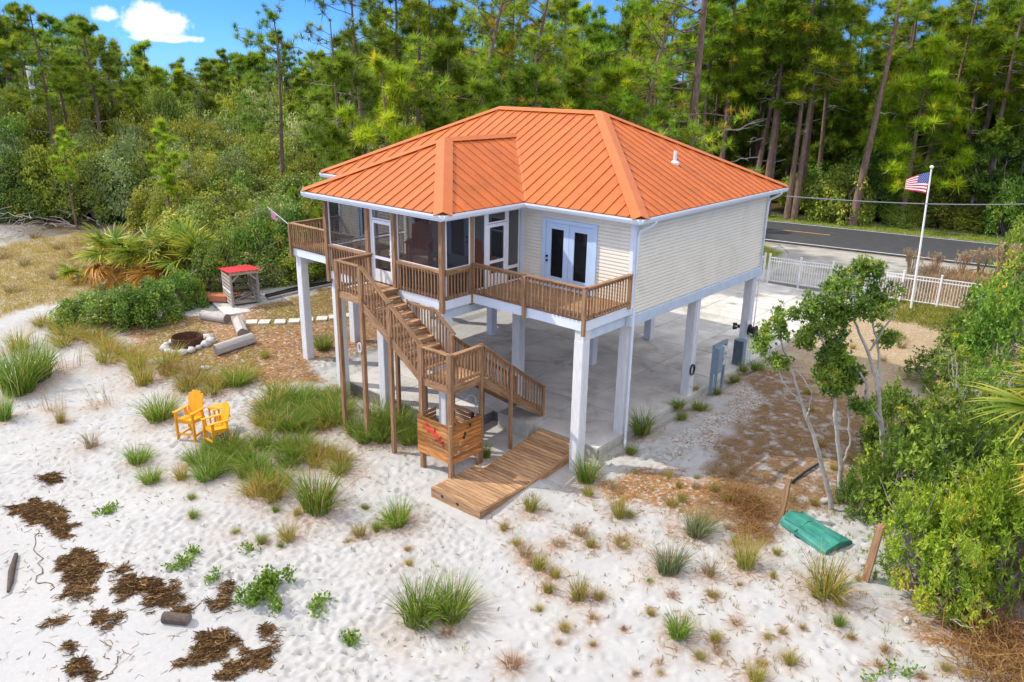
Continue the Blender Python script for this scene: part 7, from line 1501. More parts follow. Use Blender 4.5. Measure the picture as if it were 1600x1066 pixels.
for a, c in ((-3.0, -.16), (-6.0, -3.0)): stick('brace', FQ(a + .08, .15, -.04), FQ(c - .08, 1.36, -.04), .03, .04, M_FENCE, gt); stick('brace', FQ(a + .08, 1.36, .04), FQ(c - .08, .15, .04), .03, .04, M_FENCE, gt)
side_end = np.array(FQ(10.85, 0)[:2])
flp = thing('flagpole', 'tall white flagpole standing behind the small trees at the yard fence', 'flagpole', (2.49, 21.94, -.1))
m = MB(); m.tube([(2.49, 21.94, -.2), (2.40, 21.94, 3), (2.25, 21.94, 6.78)], [.055, .05, .035], 12); m.obj('pole', M_FENCE, flp)
m = MB(); m.lathe([(0, 6.78), (.07, 6.80), (.10, 6.86), (.07, 6.92), (0, 6.94)], 12, (2.25, 21.94, 0)); m.obj('finial', M_FENCE, flp)
def flag_pt(u, v):                                                   # u along the fly, v down the hoist
    wv = .10 * math.sin(u * 6.5 + v * 1.2) * (u ** .7)
    drop = .62 * u ** 1.25 * (1 - .25 * v)
    return (2.22 - .02 * v - 1.22 * u * (.93 + .07 * math.cos(u * 3)), 21.94 + wv + .25 * u, 6.62 - v * 1.0 * (1 - .40 * u) - drop * .72)
fg = thing('american_flag', 'waving flag with stripes and a starred blue canton on the tall pole', 'flag', (2.22, 21.94, 6.6))
nu = 22
for k in range(13):
    u0 = .42 if k < 7 else 0
    m = MB(); us = np.linspace(u0, 1, nu); A = [flag_pt(u, k / 13) for u in us] + [flag_pt(u, (k + 1) / 13) for u in us]
    m.add(A, [[i, i + 1, nu + i + 1, nu + i] for i in range(nu - 1)]); m.obj('stripe', M_FRED if k % 2 == 0 else M_FWHITE, fg)
m = MB(); us = np.linspace(0, .42, 9); vs_ = np.linspace(0, 7 / 13, 8); A = [flag_pt(u, v) for v in vs_ for u in us]; m.add(A, [[j * 9 + i, j * 9 + i + 1, (j + 1) * 9 + i + 1, (j + 1) * 9 + i] for j in range(7) for i in range(8)]); ctn = m.obj('canton', M_FBLUE, fg)
for sd in (-1, 1):
    m = MB()
    for r_ in range(9):
        for c_ in range(6 if r_ % 2 == 0 else 5):
            cu = .42 * ((c_ + (.5 if r_ % 2 == 0 else 1.0)) / 6.0); cv = 7 / 13 * (r_ + .7) / 9.4
            P_ = []
            for q in range(10):
                rr = .022 if q % 2 == 0 else .009; a = q * PI / 5
                p = np.array(flag_pt(cu + rr * math.sin(a) * .8, cv - rr * math.cos(a))); p[1] += sd * .006; P_.append(p)
            m.add(P_, [list(range(10))])
    stuff(m.obj('stars', M_FWHITE, ctn))
m = MB(); wp_ = []
for k in range(15):
    tt = k / 14; a = np.array([.52, 9.3, 6.55]); b2 = np.array([9.2, 31.6, 5.2]); p = a + (b2 - a) * tt; p[2] -= .9 * 4 * tt * (1 - tt) * .35; wp_.append(p)
m.tube(wp_, .022, 6); tag(m.obj('service_cable', M_WIRE), 'grey service cable strung from the rear eave to the right past the flag', 'cable')
m = MB(); m.tube([(-75.5, 10.1, -.5), (-75.5, 10.1, 10.9)], [.3, .25], 12); pl_ = tag(m.obj('utility_pole', M_PVC), 'pale utility pole rising from the scrub at the upper left', 'pole')
sf = thing('hand_flag', 'thin white staff with a small furled pink flag on the left deck corner', 'flag', (-13.8, -2.3, 5.0))
m = MB(); m.tube([(-13.8, -2.33, 5.05), (-14.6, -2.75, 5.72)], [.018, .014], 6); m.obj('staff', M_PVC, sf)
m = MB(); A = []
for k in range(6):
    tt = k / 5; A += [(-14.50 + .04 * math.sin(k * 1.4) + .1 * tt, -2.70 + .03 * math.cos(k * 2), 5.62 - .30 * tt), (-14.28 + .03 * math.sin(k * 1.7 + 1), -2.58 + .03 * math.cos(k * 1.6), 5.45 - .26 * tt)]
m.add(A, [[2 * k, 2 * k + 1, 2 * k + 3, 2 * k + 2] for k in range(5)]); m.obj('cloth', mat('faded_pink_cloth', (.62, .30, .38), .8), sf)

# ------------------------------------------------------------------ canoe, posts, driftwood, odds and ends
cn = MB(); K = 15; n = 11; ca_ = np.array([5.83, -1.02]); cb_ = np.array([7.25, -1.50]); dx = nrm(cb_ - ca_); dy = np.array([-dx[1], dx[0]]); Lc = float(np.linalg.norm(cb_ - ca_)); Vv = []
for k in range(K):
    s = k / (K - 1); wdt = .34 + .17 * s; hh = .24 - .08 * s
    for j in range(n):
        a = PI * j / (n - 1); ca2 = math.cos(a); u = math.copysign(abs(ca2) ** .55, ca2) * wdt; z = (abs(math.sin(a)) ** .6) * hh + .05 * math.exp(-(u / .07) ** 2) * (abs(math.sin(a)) > .5)
        q = ca_ + dx * (s * Lc) + dy * u; Vv.append((q[0], q[1], -.16 + z))
cn.add(Vv, [[k * n + j, k * n + j + 1, (k + 1) * n + j + 1, (k + 1) * n + j] for k in range(K - 1) for j in range(n - 1)])
cn.add(Vv[:n], [list(range(n))]); cn.add(Vv[-n:], [list(range(n))[::-1]])
cno = thing('canoe', 'low teal green upturned plastic boat hull lying between two wooden posts', 'boat', (6.6, -1.1, -.15)); cn.obj('hull', M_GREEN, cno)
m = MB(); m.tube([(ca_[0] + .55 * dx[0] - .47 * dy[0], ca_[1] + .55 * dx[1] - .47 * dy[1], -.05), (ca_[0] + .55 * dx[0], ca_[1] + .55 * dx[1], .10), (ca_[0] + .55 * dx[0] + .47 * dy[0], ca_[1] + .55 * dx[1] + .47 * dy[1], -.05)], .012, 5); m.obj('rope', M_BLACK, cno)
for k in (-1, 1): m = MB(); p0 = ca_ + dx * .1 + dy * .3 * k; p1 = ca_ + dx * (Lc - .15) + dy * .22 * k; m.tube([(*p0, .055), (*((p0 + p1) / 2), .04), (*p1, -.01)], .035, 6); m.obj('ridge', M_GREEN, cno)
o = stick('fence_post', (5.60, -1.02, -.5), (5.66, -.96, .98), .12, .12, M_POST, None); tag(o, 'leaning brown wooden post at the far end of the green boat, nearer the house', 'post')
o = stick('fence_post', (8.10, -2.27, -.6), (8.22, -2.22, 1.26), .15, .15, M_POST, None); tag(o, 'thick brown wooden post in front of the light green shrub', 'post')
log('short dark driftwood log lying in the wrack at lower left', (-3.42, -13.05, float(H(-3.4, -13)) + .08), (-2.93, -12.72, float(H(-2.95, -12.7)) + .08), .13, name='driftwood_log', me=(M_DRIFT, M_LOGEND), seed=6)
m = MB(); m.tube([(x, y, float(H(x, y)) + .05) for x, y in ((-7.45, -14.95), (-7.9, -14.75), (-8.3, -14.6), (-8.9, -14.3))], [.03, .07, .08, .05], 8); tag(m.obj('driftwood_stick', M_DRIFT), 'dark driftwood stick upright in the picture at the left edge of the smooth sand', 'driftwood')
m = MB(); m.tube([G(5.15, .75) + np.array([0, 0, .05]), np.array(G(5.2, 1.6)) + [0, 0, .06], np.array(G(5.3, 2.55)) + [0, 0, .05]], .035, 7); tag(m.obj('hose_pipe', M_BLACK), 'short black pipe on the brown ground beyond the leaning post', 'pipe')
m = MB(); m.lathe([(.55, -.05), (.56, .22), (.5, .24), (.46, .2), (.45, .0), (0, 0)], 22, (-12.3, 2.1, -.02)); tag(m.obj('stone_ring', M_CONCSIDE), 'grey round planter ring beneath the left part of the house', 'planter')
for k, (x, y, s) in enumerate(((-18.2, -6.0, 1.6), (-16.0, -5.2, 1.0), (-17.9, -6.2, .8), (-2.05, -1.95, .7), (6.2, .55, .9), (7.9, -1.7, .8), (8.15, -2.0, .6), (-.3, -1.6, .5), (9.2, -2.9, .5))):
    o = inst('stone', rocks[k % 5], None); o.location = (x, y, float(H(x, y)) + .04 * s); o.scale = (s, s * .8, s * .7); o.rotation_euler = (0, 0, k)
    tag(o, ['large flat pale stone in front of the fire pit', 'pale stone below the nearest log', 'second pale stone in front of the fire pit', 'stone on the sand under the lower stairs', 'grey stone behind the green boat', 'grey stone beside the thick post', 'smaller grey stone beside the thick post', 'reddish stone against the slab step', 'small stone on the sand right of the thick post'][k], 'stone')
# ------------------------------------------------------------------ plants: building blocks
def unit(a): return a / (np.linalg.norm(a, axis=-1, keepdims=True) + 1e-9)
def rdir(g, n): return unit(g.normal(size=(n, 3)))
def leaves(mb, P_, Dr, L_, W_, tint, m=0, g=rng, face=None):
    """diamond leaves: base P_, direction Dr, length, width"""
    n = len(P_); L_ = np.broadcast_to(np.asarray(L_, float), (n,)); W_ = np.broadcast_to(np.asarray(W_, float), (n,))
    S = unit(np.cross(Dr, rdir(g, n) if face is None else face)); Nn = np.cross(S, Dr)
    a = P_; c = P_ + Dr * L_[:, None]; mid = P_ + Dr * (L_ * .5)[:, None] + Nn * (L_ * .06)[:, None]
    V = np.stack([a, mid - S * (W_ / 2)[:, None], c, mid + S * (W_ / 2)[:, None]], 1).reshape(-1, 3)
    F = np.arange(n * 4).reshape(n, 4)
    mb.add(V, F, m, np.repeat(np.broadcast_to(tint, (n,)), 4))
def needles(mb, P_, Dr, L_, w, tint, m=0, g=rng):
    n = len(P_); S = unit(np.cross(Dr, rdir(g, n) * .45 + [0, 0, 1.0])) * (w / 2)
    V = np.stack([P_ - S, P_ + S, P_ + Dr * np.broadcast_to(L_, (n,))[:, None]], 1).reshape(-1, 3)
    mb.add(V, np.arange(n * 3).reshape(n, 3), m, np.repeat(np.broadcast_to(tint, (n,)), 3))
def ribbons(mb, Q_, w, tint, m=0, taper=True, side=None, g=rng):
    """Q_: n x K x 3 centre lines; flat tapering strips"""
    n, K, _ = Q_.shape
    S = unit(np.cross(unit(Q_[:, -1] - Q_[:, 0]), rdir(g, n))) if side is None else side
    w = np.broadcast_to(np.asarray(w, float), (n,))
    f = (1 - np.linspace(0, 1, K) ** 1.5 * .92) if taper else np.ones(K)
    o = S[:, None, :] * (w[:, None] / 2 * f)[:, :, None]
    V = np.stack([Q_ - o, Q_ + o], 2).reshape(-1, 3)
    b_ = (np.arange(n) * K * 2)[:, None] + (np.arange(K - 1) * 2)[None, :]
    F = np.stack([b_, b_ + 1, b_ + 3, b_ + 2], -1).reshape(-1, 4)
    tt = np.broadcast_to(tint, (n,)) if np.ndim(tint) < 2 else tint
    mb.add(V, F, m, np.repeat(tt, K * 2) if tt.ndim == 1 else np.repeat(tt, 2, axis=1).ravel())
def limb(mb, a, b_, r0, r1, g, K=6, wob=.08, n=6, sag=0.0, m=0):
    a = np.asarray(a, float); b_ = np.asarray(b_, float); L_ = np.linalg.norm(b_ - a); tt = np.linspace(0, 1, K)
    off = np.cumsum(g.normal(0, wob * L_ / K, (K, 3)), 0); off -= off[0]; off *= np.sin(tt * PI * .75)[:, None]
    P_ = a + (b_ - a) * tt[:, None] + off; P_[:, 2] += sag * np.sin(tt * PI) * L_
    mb.tube(P_, r0 + (r1 - r0) * tt, n, m, cap=False); return P_

# ------------------------------------------------------------------ pines
def pine_meshes(seed, Hh, c0, R, nb, ppb, pr, nn, nw, tr, bend=.15, lean=0.0, droop=.1, shape='oval', lm=None, brown=.02, flat=.65, tuft_t=(.25, .85), dead=0, one_side=None):
    g = np.random.default_rng(seed); tk = MB(); lb = MB(); cr = MB()
    K = 14; tt = np.linspace(0, 1, K); w1, w2 = g.uniform(0, 6, 2)
    T = np.stack([bend * Hh * .06 * np.sin(tt * 4 + w1) * tt + lean * Hh * tt, bend * Hh * .06 * np.sin(tt * 3.3 + w2) * tt, Hh * tt], 1); T[0, 2] = -.4
    rad_ = tr * (1 - tt * .82) * (1 + .25 * np.exp(-tt * 22)); tk.tube(T, rad_, 10, 0, cap=False)
    at = lambda f: np.array([np.interp(f, tt, T[:, i]) for i in range(3)])
    puffs = []
    for k in range(nb):
        f = c0 + (1 - c0) * ((k + g.uniform(.1, .9)) / nb); q = (f - c0) / (1 - c0)
        prof = {'oval': math.sin(PI * (.18 + .80 * q)) ** .8, 'cone': 1.0 - .85 * q, 'umbrella': .55 + .6 * math.sin(PI * min(1, .1 + q * .85)), 'round': math.sqrt(max(.05, 1 - (q * 1.7 - .7) ** 2))}[shape]
        L_ = R * prof * g.uniform(.65, 1.15); a = g.uniform(0, 2 * PI) if one_side is None or g.random() > .65 else g.normal(one_side, .6)
        up = g.uniform(-.05, .45) if q < .75 else g.uniform(.3, 1.1)
        p0 = at(f); d = np.array([math.cos(a), math.sin(a), up]); d /= np.linalg.norm(d); p1 = p0 + d * L_; p1[2] -= droop * L_
        br = limb(lb, p0, p1, max(.018, tr * .26 * (1 - f * .6)), .012, g, 6, .22, 5)
        for j in range(ppb):
            s = g.uniform(.42, 1.0); base = np.array([np.interp(s, np.linspace(0, 1, 6), br[:, i]) for i in range(3)])
            off = g.normal(0, 1, 3) * [.34, .34, .20] * L_ * .42 * (1.2 - s * .5); c = base + off
            if j % 2 == 0: lb.tube([base, (base + c) / 2 + g.normal(0, .04, 3), c], [.014, .01, .006], 4, cap=False)
            puffs.append(c)
        puffs.append(br[-1])
    for k in range(dead):                                            # bare grey limbs below the crown
        f = g.uniform(c0 * .55, c0 + .15); p0 = at(f); a = g.uniform(0, 2 * PI); L_ = R * g.uniform(.4, .9); p1 = p0 + np.array([math.cos(a), math.sin(a), g.uniform(-.25, .25)]) * L_
        br = limb(lb, p0, p1, tr * .2, .012, g, 7, .3, 5, m=1)
        for j in range(3): b_ = br[g.integers(2, 6)]; limb(lb, b_, b_ + g.normal(0, .3, 3) * L_ * .6, .02, .006, g, 4, .2, 4, m=1)
    puffs.append(at(1.0))
    C_ = np.array(puffs); n = len(C_)
    tint_p = np.clip(g.normal(.5, .22, n), 0.02, .96); tint_p[g.random(n) < brown] = 1.0
    Dr = rdir(g, n * nn); Dr[:, 2] = Dr[:, 2] * flat + .28; Dr = unit(Dr)
    sz = np.repeat(g.uniform(.5, 1.3, n) * pr, nn)
    P_ = np.repeat(C_, nn, 0) + Dr * (sz * .08)[:, None]
    ti = np.clip(np.repeat(tint_p, nn) + g.normal(0, .07, n * nn), 0, 1)
    needles(cr, P_, Dr, sz * g.uniform(.75, 1.1, n * nn), nw, ti, g=g)
    lm = lm or LM_PINE
    return [('trunk', tk.mesh('trunk', M_PINEBARK, True)), ('limbs', lb.mesh('limbs', [M_PINEBARK, M_DEADWOOD], True)), ('crown', cr.mesh('crown', lm))], Hh
PINE = {
 't': [pine_meshes(100 + i, 20, (.52, .58, .47, .62, .5)[i], (3.6, 3.2, 4.0, 3.4, 3.8)[i], 32, 8, .66, 54, .056, .26, .2, (0, .02, -.02, .01, 0)[i], .12, 'oval', lm=(LM_PINE, LM_PINED, LM_PINE, LM_PINED, LM_PINE)[i], dead=4) for i in range(5)],
 'b': [pine_meshes(120 + i, 10, (.14, .2, .12, .18)[i], (2.6, 2.9, 2.5, 3.1)[i], 38, 9, .52, 60, .045, .15, .25, 0, .08, ('round', 'oval', 'cone', 'round')[i], lm=(LM_PINE, LM_PINED, LM_PINE, LM_PINED)[i]) for i in range(4)],
 'f': [pine_meshes(140 + i, 17, (.42, .5, .36)[i], (3.4, 3.8, 3.2)[i], 26, 6, .85, 34, .085, .24, .2, 0, .1, 'oval', lm=LM_PINED) for i in range(3)],
 'o': [pine_meshes(150 + i, 14, (.42, .55)[i], (3.4, 2.8)[i], 15, 7, .55, 56, .042, .20, .5, (.0, .01)[i], .0, 'umbrella', lm=LM_PINED, dead=3) for i in range(2)],
 'g': [pine_meshes(160 + i, 15, (.26, .3)[i], (4.8, 4.4)[i], 34, 9, .54, 58, .042, .30, 1.0, (.03, -.02)[i], .05, 'umbrella', lm=LM_PINE, brown=.04, dead=9) for i in range(2)],
 'h': [pine_meshes(170, 23, .27, 6.4, 26, 10, .52, 60, .034, .42, .12, 0, .22, 'oval', lm=LM_PINE, brown=.05, dead=4, one_side=PI * 1.22)],
 's': [pine_meshes(180, 13, .62, 1.9, 8, 3, .45, 46, .036, .15, .1, 0, .0, 'umbrella', lm=LM_PINED, dead=5)],
 'y': [pine_meshes(190 + i, 7, (.45, .5)[i], (1.15, 1.0)[i], 15, 5, .38, 70, .026, .09, .4, .01, -.05, 'oval', lm=LM_PINEY) for i in range(2)],
 'y2': [pine_meshes(195, 13, .26, 4.6, 48, 9, .78, 62, .055, .26, .2, 0, .1, 'cone', lm=LM_PINEY)],
 'l': [pine_meshes(197, 24, .70, 3.2, 18, 6, .62, 50, .045, .40, .1, .06, .1, 'oval', lm=LM_PINE, dead=3)],
 'w': [pine_meshes(198, 11, .35, 1.8, 8, 0, .1, 3, .02, .19, .4, .07, .0, 'oval', lm=LM_PINED, dead=6)],
}
def place(proto, name, label, cat, loc, rotz, scale, group=None):
    parts, _ = proto
    t = thing(name, label, cat, loc, group); t.rotation_euler = (0, 0, rotz); t.scale = (scale,) * 3 if np.isscalar(scale) else scale
    for nm, me in parts:
        o = inst(nm, me, t)
        if nm == 'limbs': stuff(o)
    return t
random.seed(4)
cnt = {}
for (x, y, h, k, *lg) in PINES:
    lab, grp = lg if len(lg) == 2 else (lg[0], '') if isinstance(lg[0], str) else TGP[lg[0]]
    c = cnt.get(k, 0); cnt[k] = c + 1; pr_ = PINE[k][c % len(PINE[k])]; z = float(H(x, y))
    if abs(float(road_off(x, y)) - 4.3) < 5.2: x, y = (np.array([x, y]) + RN * (10.5 - float(road_off(x, y)))).tolist()
    s = h / pr_[1]
    sxy = s * (min(1.25, max(.8, 1 / s ** .35)) if k in ('t', 'f', 'b') else 1)
    rot = rad(40.9) if k in ('l', 'w', 'g') else random.uniform(0, 6.28) if k not in ('h',) else 0.0
    place(pr_, 'pine_tree', lab, 'tree', (x, y, z), rot, (sxy, sxy, s), grp or None)
    if k == 'w':
        for ch in list(bpy.data.objects)[-3:]:
            if ch.name.startswith(('trunk', 'limbs')) and ch.parent and ch.parent['label'] == lab:
                ch.data = ch.data.copy(); ch.data.materials.clear(); ch.data.materials.append(M_DEADWOOD); ch.data.materials.append(M_DEADWOOD)

# ------------------------------------------------------------------ shrubs and scrub
def shrub_meshes(seed, lm, nc=75, per=60, ls=.15, lw=.075, hh=1.25, whorl=False, twig=M_DEADWOOD, stems=16, spiky=.25, gap=.0):
    """unit shrub: radius about 1, height hh; leaf clumps through a lumpy dome on branching stems"""
    g = np.random.default_rng(seed); cr = MB(); st = MB()
    a = g.uniform(0, 2 * PI, nc); el = np.arcsin(g.uniform(-.12, 1, nc)); rr = g.uniform(.5, 1.0, nc) ** .6 * (1 + .16 * np.sin(3 * a + seed) + .10 * np.sin(5 * a + el * 4))
    C_ = np.stack([rr * np.cos(el) * np.cos(a), rr * np.cos(el) * np.sin(a), hh * (.16 + .84 * rr * np.maximum(np.sin(el), -.1))], 1)
    for k in range(stems):
        c = C_[g.integers(nc)]; b_ = np.array([g.normal(0, .12), g.normal(0, .12), -.1]); P_ = limb(st, b_, c, .03, .008, g, 6, .25, 5)
        for j in range(2): q = P_[g.integers(2, 5)]; limb(st, q, q + (c - b_) * .35 + g.normal(0, .22, 3), .012, .004, g, 4, .2, 4)
    n = nc * per; tp = np.clip(g.normal(.48, .2, nc), 0.03, .93)
    cs = g.uniform(.16, .30, nc)
    if whorl:                                                        # rosettes of narrow leaves at twig ends
        nr = 7; m_ = n // nr; ci = g.integers(0, nc, m_); ctr = C_[ci] + rdir(g, m_) * (cs[ci] * g.uniform(.3, 1.1, m_))[:, None]
        ax_ = unit(ctr - np.array([0, 0, hh * .2]) + g.normal(0, .35, (m_, 3)) + [0, 0, .35])
        Dr = unit(np.repeat(ax_, nr, 0) * .55 + rdir(g, m_ * nr)); P_ = np.repeat(ctr, nr, 0)
        ti = np.clip(np.repeat(tp[ci] + g.normal(0, .12, m_), nr) + g.normal(0, .06, m_ * nr), 0, 1)
        leaves(cr, P_, Dr, ls * g.uniform(.7, 1.2, m_ * nr), lw, ti, g=g, face=np.repeat(ax_, nr, 0) + g.normal(0, .3, (m_ * nr, 3)))
    else:
        ci = np.repeat(np.arange(nc), per); d = rdir(g, n); P_ = C_[ci] + d * (cs[ci] * g.uniform(.2, 1, n) ** .5)[:, None] * [1, 1, .75]
        Dr = unit(np.cross(d + [0, 0, .4], rdir(g, n)) + d * .5); ti = np.clip(tp[ci] + g.normal(0, .10, n), 0, 1)
        leaves(cr, P_, Dr, ls * g.uniform(.7, 1.25, n), lw * g.uniform(.8, 1.2, n), ti, g=g, face=d * .7 + [0, 0, .7] + g.normal(0, .4, (n, 3)))
    return [('stems', st.mesh('stems', twig, True)), ('foliage', cr.mesh('foliage', lm))], hh
OAK = [shrub_meshes(300 + i, lm, 105, 115, .080, .046) for i, lm in enumerate((LM_OAK, LM_OAK, LM_OAKG, LM_OAKY, LM_OAK, LM_OAKG, LM_OAKY))]
HERO_O = [shrub_meshes(320 + i, lm, 95, 95, .10, .05) for i, lm in enumerate((LM_SHRUB, LM_OAK, LM_SHRUB))]
HERO_M = [shrub_meshes(330 + i, LM_SHRUB, 90, 110, .085, .034, whorl=True) for i in range(3)]
HERO_L = [shrub_meshes(340 + i, LM_SHRUBL, 100, 135, .092, .024, whorl=True, stems=26) for i in range(2)]
def bare_meshes(seed, hh=1.3, n=14, mt=None):
    g = np.random.default_rng(seed); st = MB()
    for k in range(n):
        a = g.uniform(0, 2 * PI); c = np.array([math.cos(a) * g.uniform(.3, 1), math.sin(a) * g.uniform(.3, 1), hh * g.uniform(.5, 1)]); P_ = limb(st, (g.normal(0, .1), g.normal(0, .1), -.1), c, .035, .012, g, 7, .35, 5)
        for j in range(5):
            q = P_[g.integers(2, 7)]; e_ = q + g.normal(0, .25, 3) + [0, 0, .12]; R_ = limb(st, q, e_, .012, .005, g, 4, .3, 4)
            for i in range(2): limb(st, R_[-2], R_[-2] + g.normal(0, .14, 3), .006, .003, g, 3, .2, 3)
    return [('branches', st.mesh('branches', mt or M_DEADWOOD, True))], hh
BARE = [bare_meshes(360 + i) for i in range(3)]
random.seed(12)
KL = {0: 'dark green scrub oak in the dense thicket left of the house', 1: 'mid green scrub oak in the dense thicket left of the house', 2: 'grey green scrub oak in the dense thicket left of the house', 3: 'yellow green scrub oak in the dense thicket left of the house', 4: 'deep green low scrub oak in the dense thicket left of the house', 5: 'silvery green scrub oak in the dense thicket left of the house', 6: 'golden green scrub oak in the dense thicket left of the house'}
KW = [0, 1, 6, 3, 4, 5, 6, 0, 1, 3, 2, 3]
for i, (x, y, z, r, h) in enumerate(SCRUB):
    k = KW[random.randrange(len(KW))]; pr_ = OAK[k]
    place(pr_, 'scrub_oak', KL[k], 'shrub', (x, y, z), random.uniform(0, 6.28), (r * 1.12, r * 1.12, h / pr_[1] * 1.1), KL[k].split(' in ')[0] + 's of the thicket')
for i, (x, y, r, h) in enumerate(UNDER):
    k = random.choice([0, 1, 4, 0, 3]); pr_ = OAK[k]
    place(pr_, 'understory_shrub', 'shrub in the dark understory among the pine trunks beyond the road', 'shrub', (x, y, float(H(x, y))), random.uniform(0, 6.28), (r, r, h / pr_[1]), 'understory shrubs beyond the road')
for i, (x, y, r, h) in enumerate(BACK):
    k = random.choice([0, 1, 4, 0, 3, 1]); pr_ = OAK[k]
    place(pr_, 'far_tree_crown', 'distant rounded tree crown closing the back of the forest', 'tree', (x, y, float(H(x, y)) - .5), random.uniform(0, 6.28), (r, r, h / pr_[1]), 'distant tree crowns at the back of the forest')
for i, (x, y, z, r, h, k, lab) in enumerate(FBUSH):
    pr_ = {'o': HERO_O, 'm': HERO_M, 'l': HERO_L}[k][i % (2 if k == 'l' else 3)]
    place(pr_, 'shrub', lab, 'shrub', (x, y, z - .05), i * 1.3, (r * 1.05, r * 1.05, h / pr_[1]))
for i, (x, y, r, lab) in enumerate(((-51.5, 6.3, 2.6, 'bare grey shrub in front of the left thicket, furthest left'), (-44.8, 8.6, 2.6, 'bare grey shrub left of the slender young pines'), (-47.6, 7.6, 2.4, 'bare grey shrub at the sand edge, second from the left'), (-33.0, 5.5, 1.8, 'bare grey shrub at the thicket edge above the palmetto'), (-27.5, 5.0, 1.7, 'bare grey shrub behind the wood rack'),
        (-26.0, 7.6, 1.8, 'bare grey shrub behind the left deck flag'), (8.9, .9, 1.1, 'tangle of pale bare twigs in front of the fan palm'), (8.0, 8.5, 1.5, 'pale bare shrub at the right edge of the sandy clearing'), (-60.0, 12.0, 2.3, 'bare grey shrub far left in the thicket'), (-24.2, .2, .9, 'bare grey twigs sticking out left of the wood rack'))):
    place(BARE[i % 3], 'bare_shrub', lab, 'shrub', (x, y, float(H(x, y))), i * 2.1, r)
def pile(label, cx, cy, rx, ry, n, mt, seed, hh=.7, w=.03):
    g = np.random.default_rng(seed); st = MB()
    for k in range(n):
        a = g.uniform(0, 2 * PI); q = np.array([cx + g.normal(0, rx), cy + g.normal(0, ry)]); L_ = g.uniform(.8, 2.2); d = np.array([math.cos(a), math.sin(a)]); z = float(H(*q)) + abs(g.normal(0, hh * .4)) + .05
        P_ = limb(st, (*q, z), (*(q + d * L_), z + g.normal(0, .25)), w, w * .3, g, 6, .25, 5)
    return tag(st.obj('branch_pile', mt, smooth=True), label, 'branches')
pile('tangle of dead grey branches on the sand at the left edge', -48.5, -1.0, 1.8, 2.4, 70, M_DEADWOOD, 5, 1.4)
pile('scattered grey driftwood branches on the far sandy bank', -43.0, 5.2, 2.2, 1.0, 26, M_DEADWOOD, 6, .2)

# ------------------------------------------------------------------ palms
def fan_mesh(seed, lm, n=30, spread=2.5, L_=1.0, w=.075, pet=.8, droop=.25):
    """one palm fan: petiole along +X then leaflets spreading in a shallow folded disc"""
    g = np.random.default_rng(seed); mb = MB(); K = 6
    a = np.linspace(-spread, spread, n) + g.normal(0, .03, n); Ls = L_ * (.72 + .28 * np.cos(a * .55)) * g.uniform(.9, 1.06, n); tt = np.linspace(0, 1, K)
    hub = np.array([pet, 0, 0]); d = np.stack([np.cos(a), np.sin(a), .10 * np.cos(a * 9)], 1)
    Q_ = hub + d[:, None, :] * (Ls[:, None] * tt[None, :])[:, :, None]; Q_[:, :, 2] -= droop * (tt[None, :] ** 2.2) * Ls[:, None] * g.uniform(.5, 1.5, n)[:, None]
    side = np.stack([-np.sin(a), np.cos(a), .45 * np.where(np.arange(n) % 2, 1, -1)], 1)
    f = np.array([.35, .9, 1.0, .8, .45, .05]); o = unit(side)[:, None, :] * (w / 2 * f)[None, :, None]
    V = np.stack([Q_ - o, Q_ + o], 2).reshape(-1, 3); b_ = (np.arange(n) * K * 2)[:, None] + (np.arange(K - 1) * 2)[None, :]
    ti = np.clip(.25 + .45 * tt[None, :] ** 2 + .12 * np.abs(a)[:, None] + g.normal(0, .07, n)[:, None], 0, 1)
    mb.add(V, np.stack([b_, b_ + 1, b_ + 3, b_ + 2], -1).reshape(-1, 4), 0, np.repeat(ti, 2, axis=1).ravel())
    mb.tube([(0, 0, 0), (pet * .5, 0, .04), (pet, 0, 0)], [.03, .022, .016], 5, cap=False, t=.3)
    return mb.mesh('frond', lm)
FAN = [fan_mesh(400 + i, LM_PALM) for i in range(3)]; FAND = [fan_mesh(410, LM_DEADFROND, droop=.6)]; FANB = [fan_mesh(420 + i, LM_PALM, n=46, spread=2.7, L_=1.15, w=.066, pet=1.2, droop=.30) for i in range(2)]
def palm(name, label, loc, fans, n, s, seed, elmin=-.2, elmax=1.2, trunk=0, dead=0, group=None):
    g = np.random.default_rng(seed); t = thing(name, label, 'palm', loc, group)
    if trunk: m = MB(); m.tube(np.array([(0, 0, -.3), (0.03, 0, trunk * .5), (0, 0, trunk)]) + np.array(loc), [.16, .14, .13], 9); m.obj('trunk', M_GREYBARK, t)
    for k in range(n + dead):
        a = k * 2.399 + g.normal(0, .2); el = g.uniform(elmin, elmax) if k < n else g.uniform(-.9, -.4); me = fans[k % len(fans)] if k < n else FAND[0]
        M = Matrix.Translation((0, 0, trunk)) @ Matrix.Rotation(a, 4, 'Z') @ Matrix.Rotation(-el, 4, 'Y') @ Matrix.Rotation(g.normal(0, .4), 4, 'X') @ Matrix.Scale(s * g.uniform(.8, 1.15), 4)
        inst('frond', me, t, M)
    return t
palm('fan_palm', 'large yellow green fan palm at the right edge of the picture', (11.5, -1.8, 0.2), FANB, 20, 1.02, 3, -.5, 1.2, trunk=4.2, dead=3)
for k, (x, y, lab) in enumerate(((-28.6, -1.4, 'middle palmetto of the clump above the dark shrubs left of the wood rack'), (-30.6, -2.2, 'left palmetto of the clump above the dark shrubs, left of the wood rack'), (-27.0, -.2, 'right palmetto of the clump nearest the wood rack'))):
    palm('palmetto', lab, (x, y, float(H(x, y))), FAN, 18, 1.28, 20 + k, .0, 1.2, trunk=1.6, dead=7)
palm('palmetto', 'small yellow palmetto beside the fire pit shrubs, at their left end', (-33.5, -3.2, float(H(-33.5, -3.2))), FAN, 9, .7, 31, .1, 1.1, trunk=.4, dead=2)
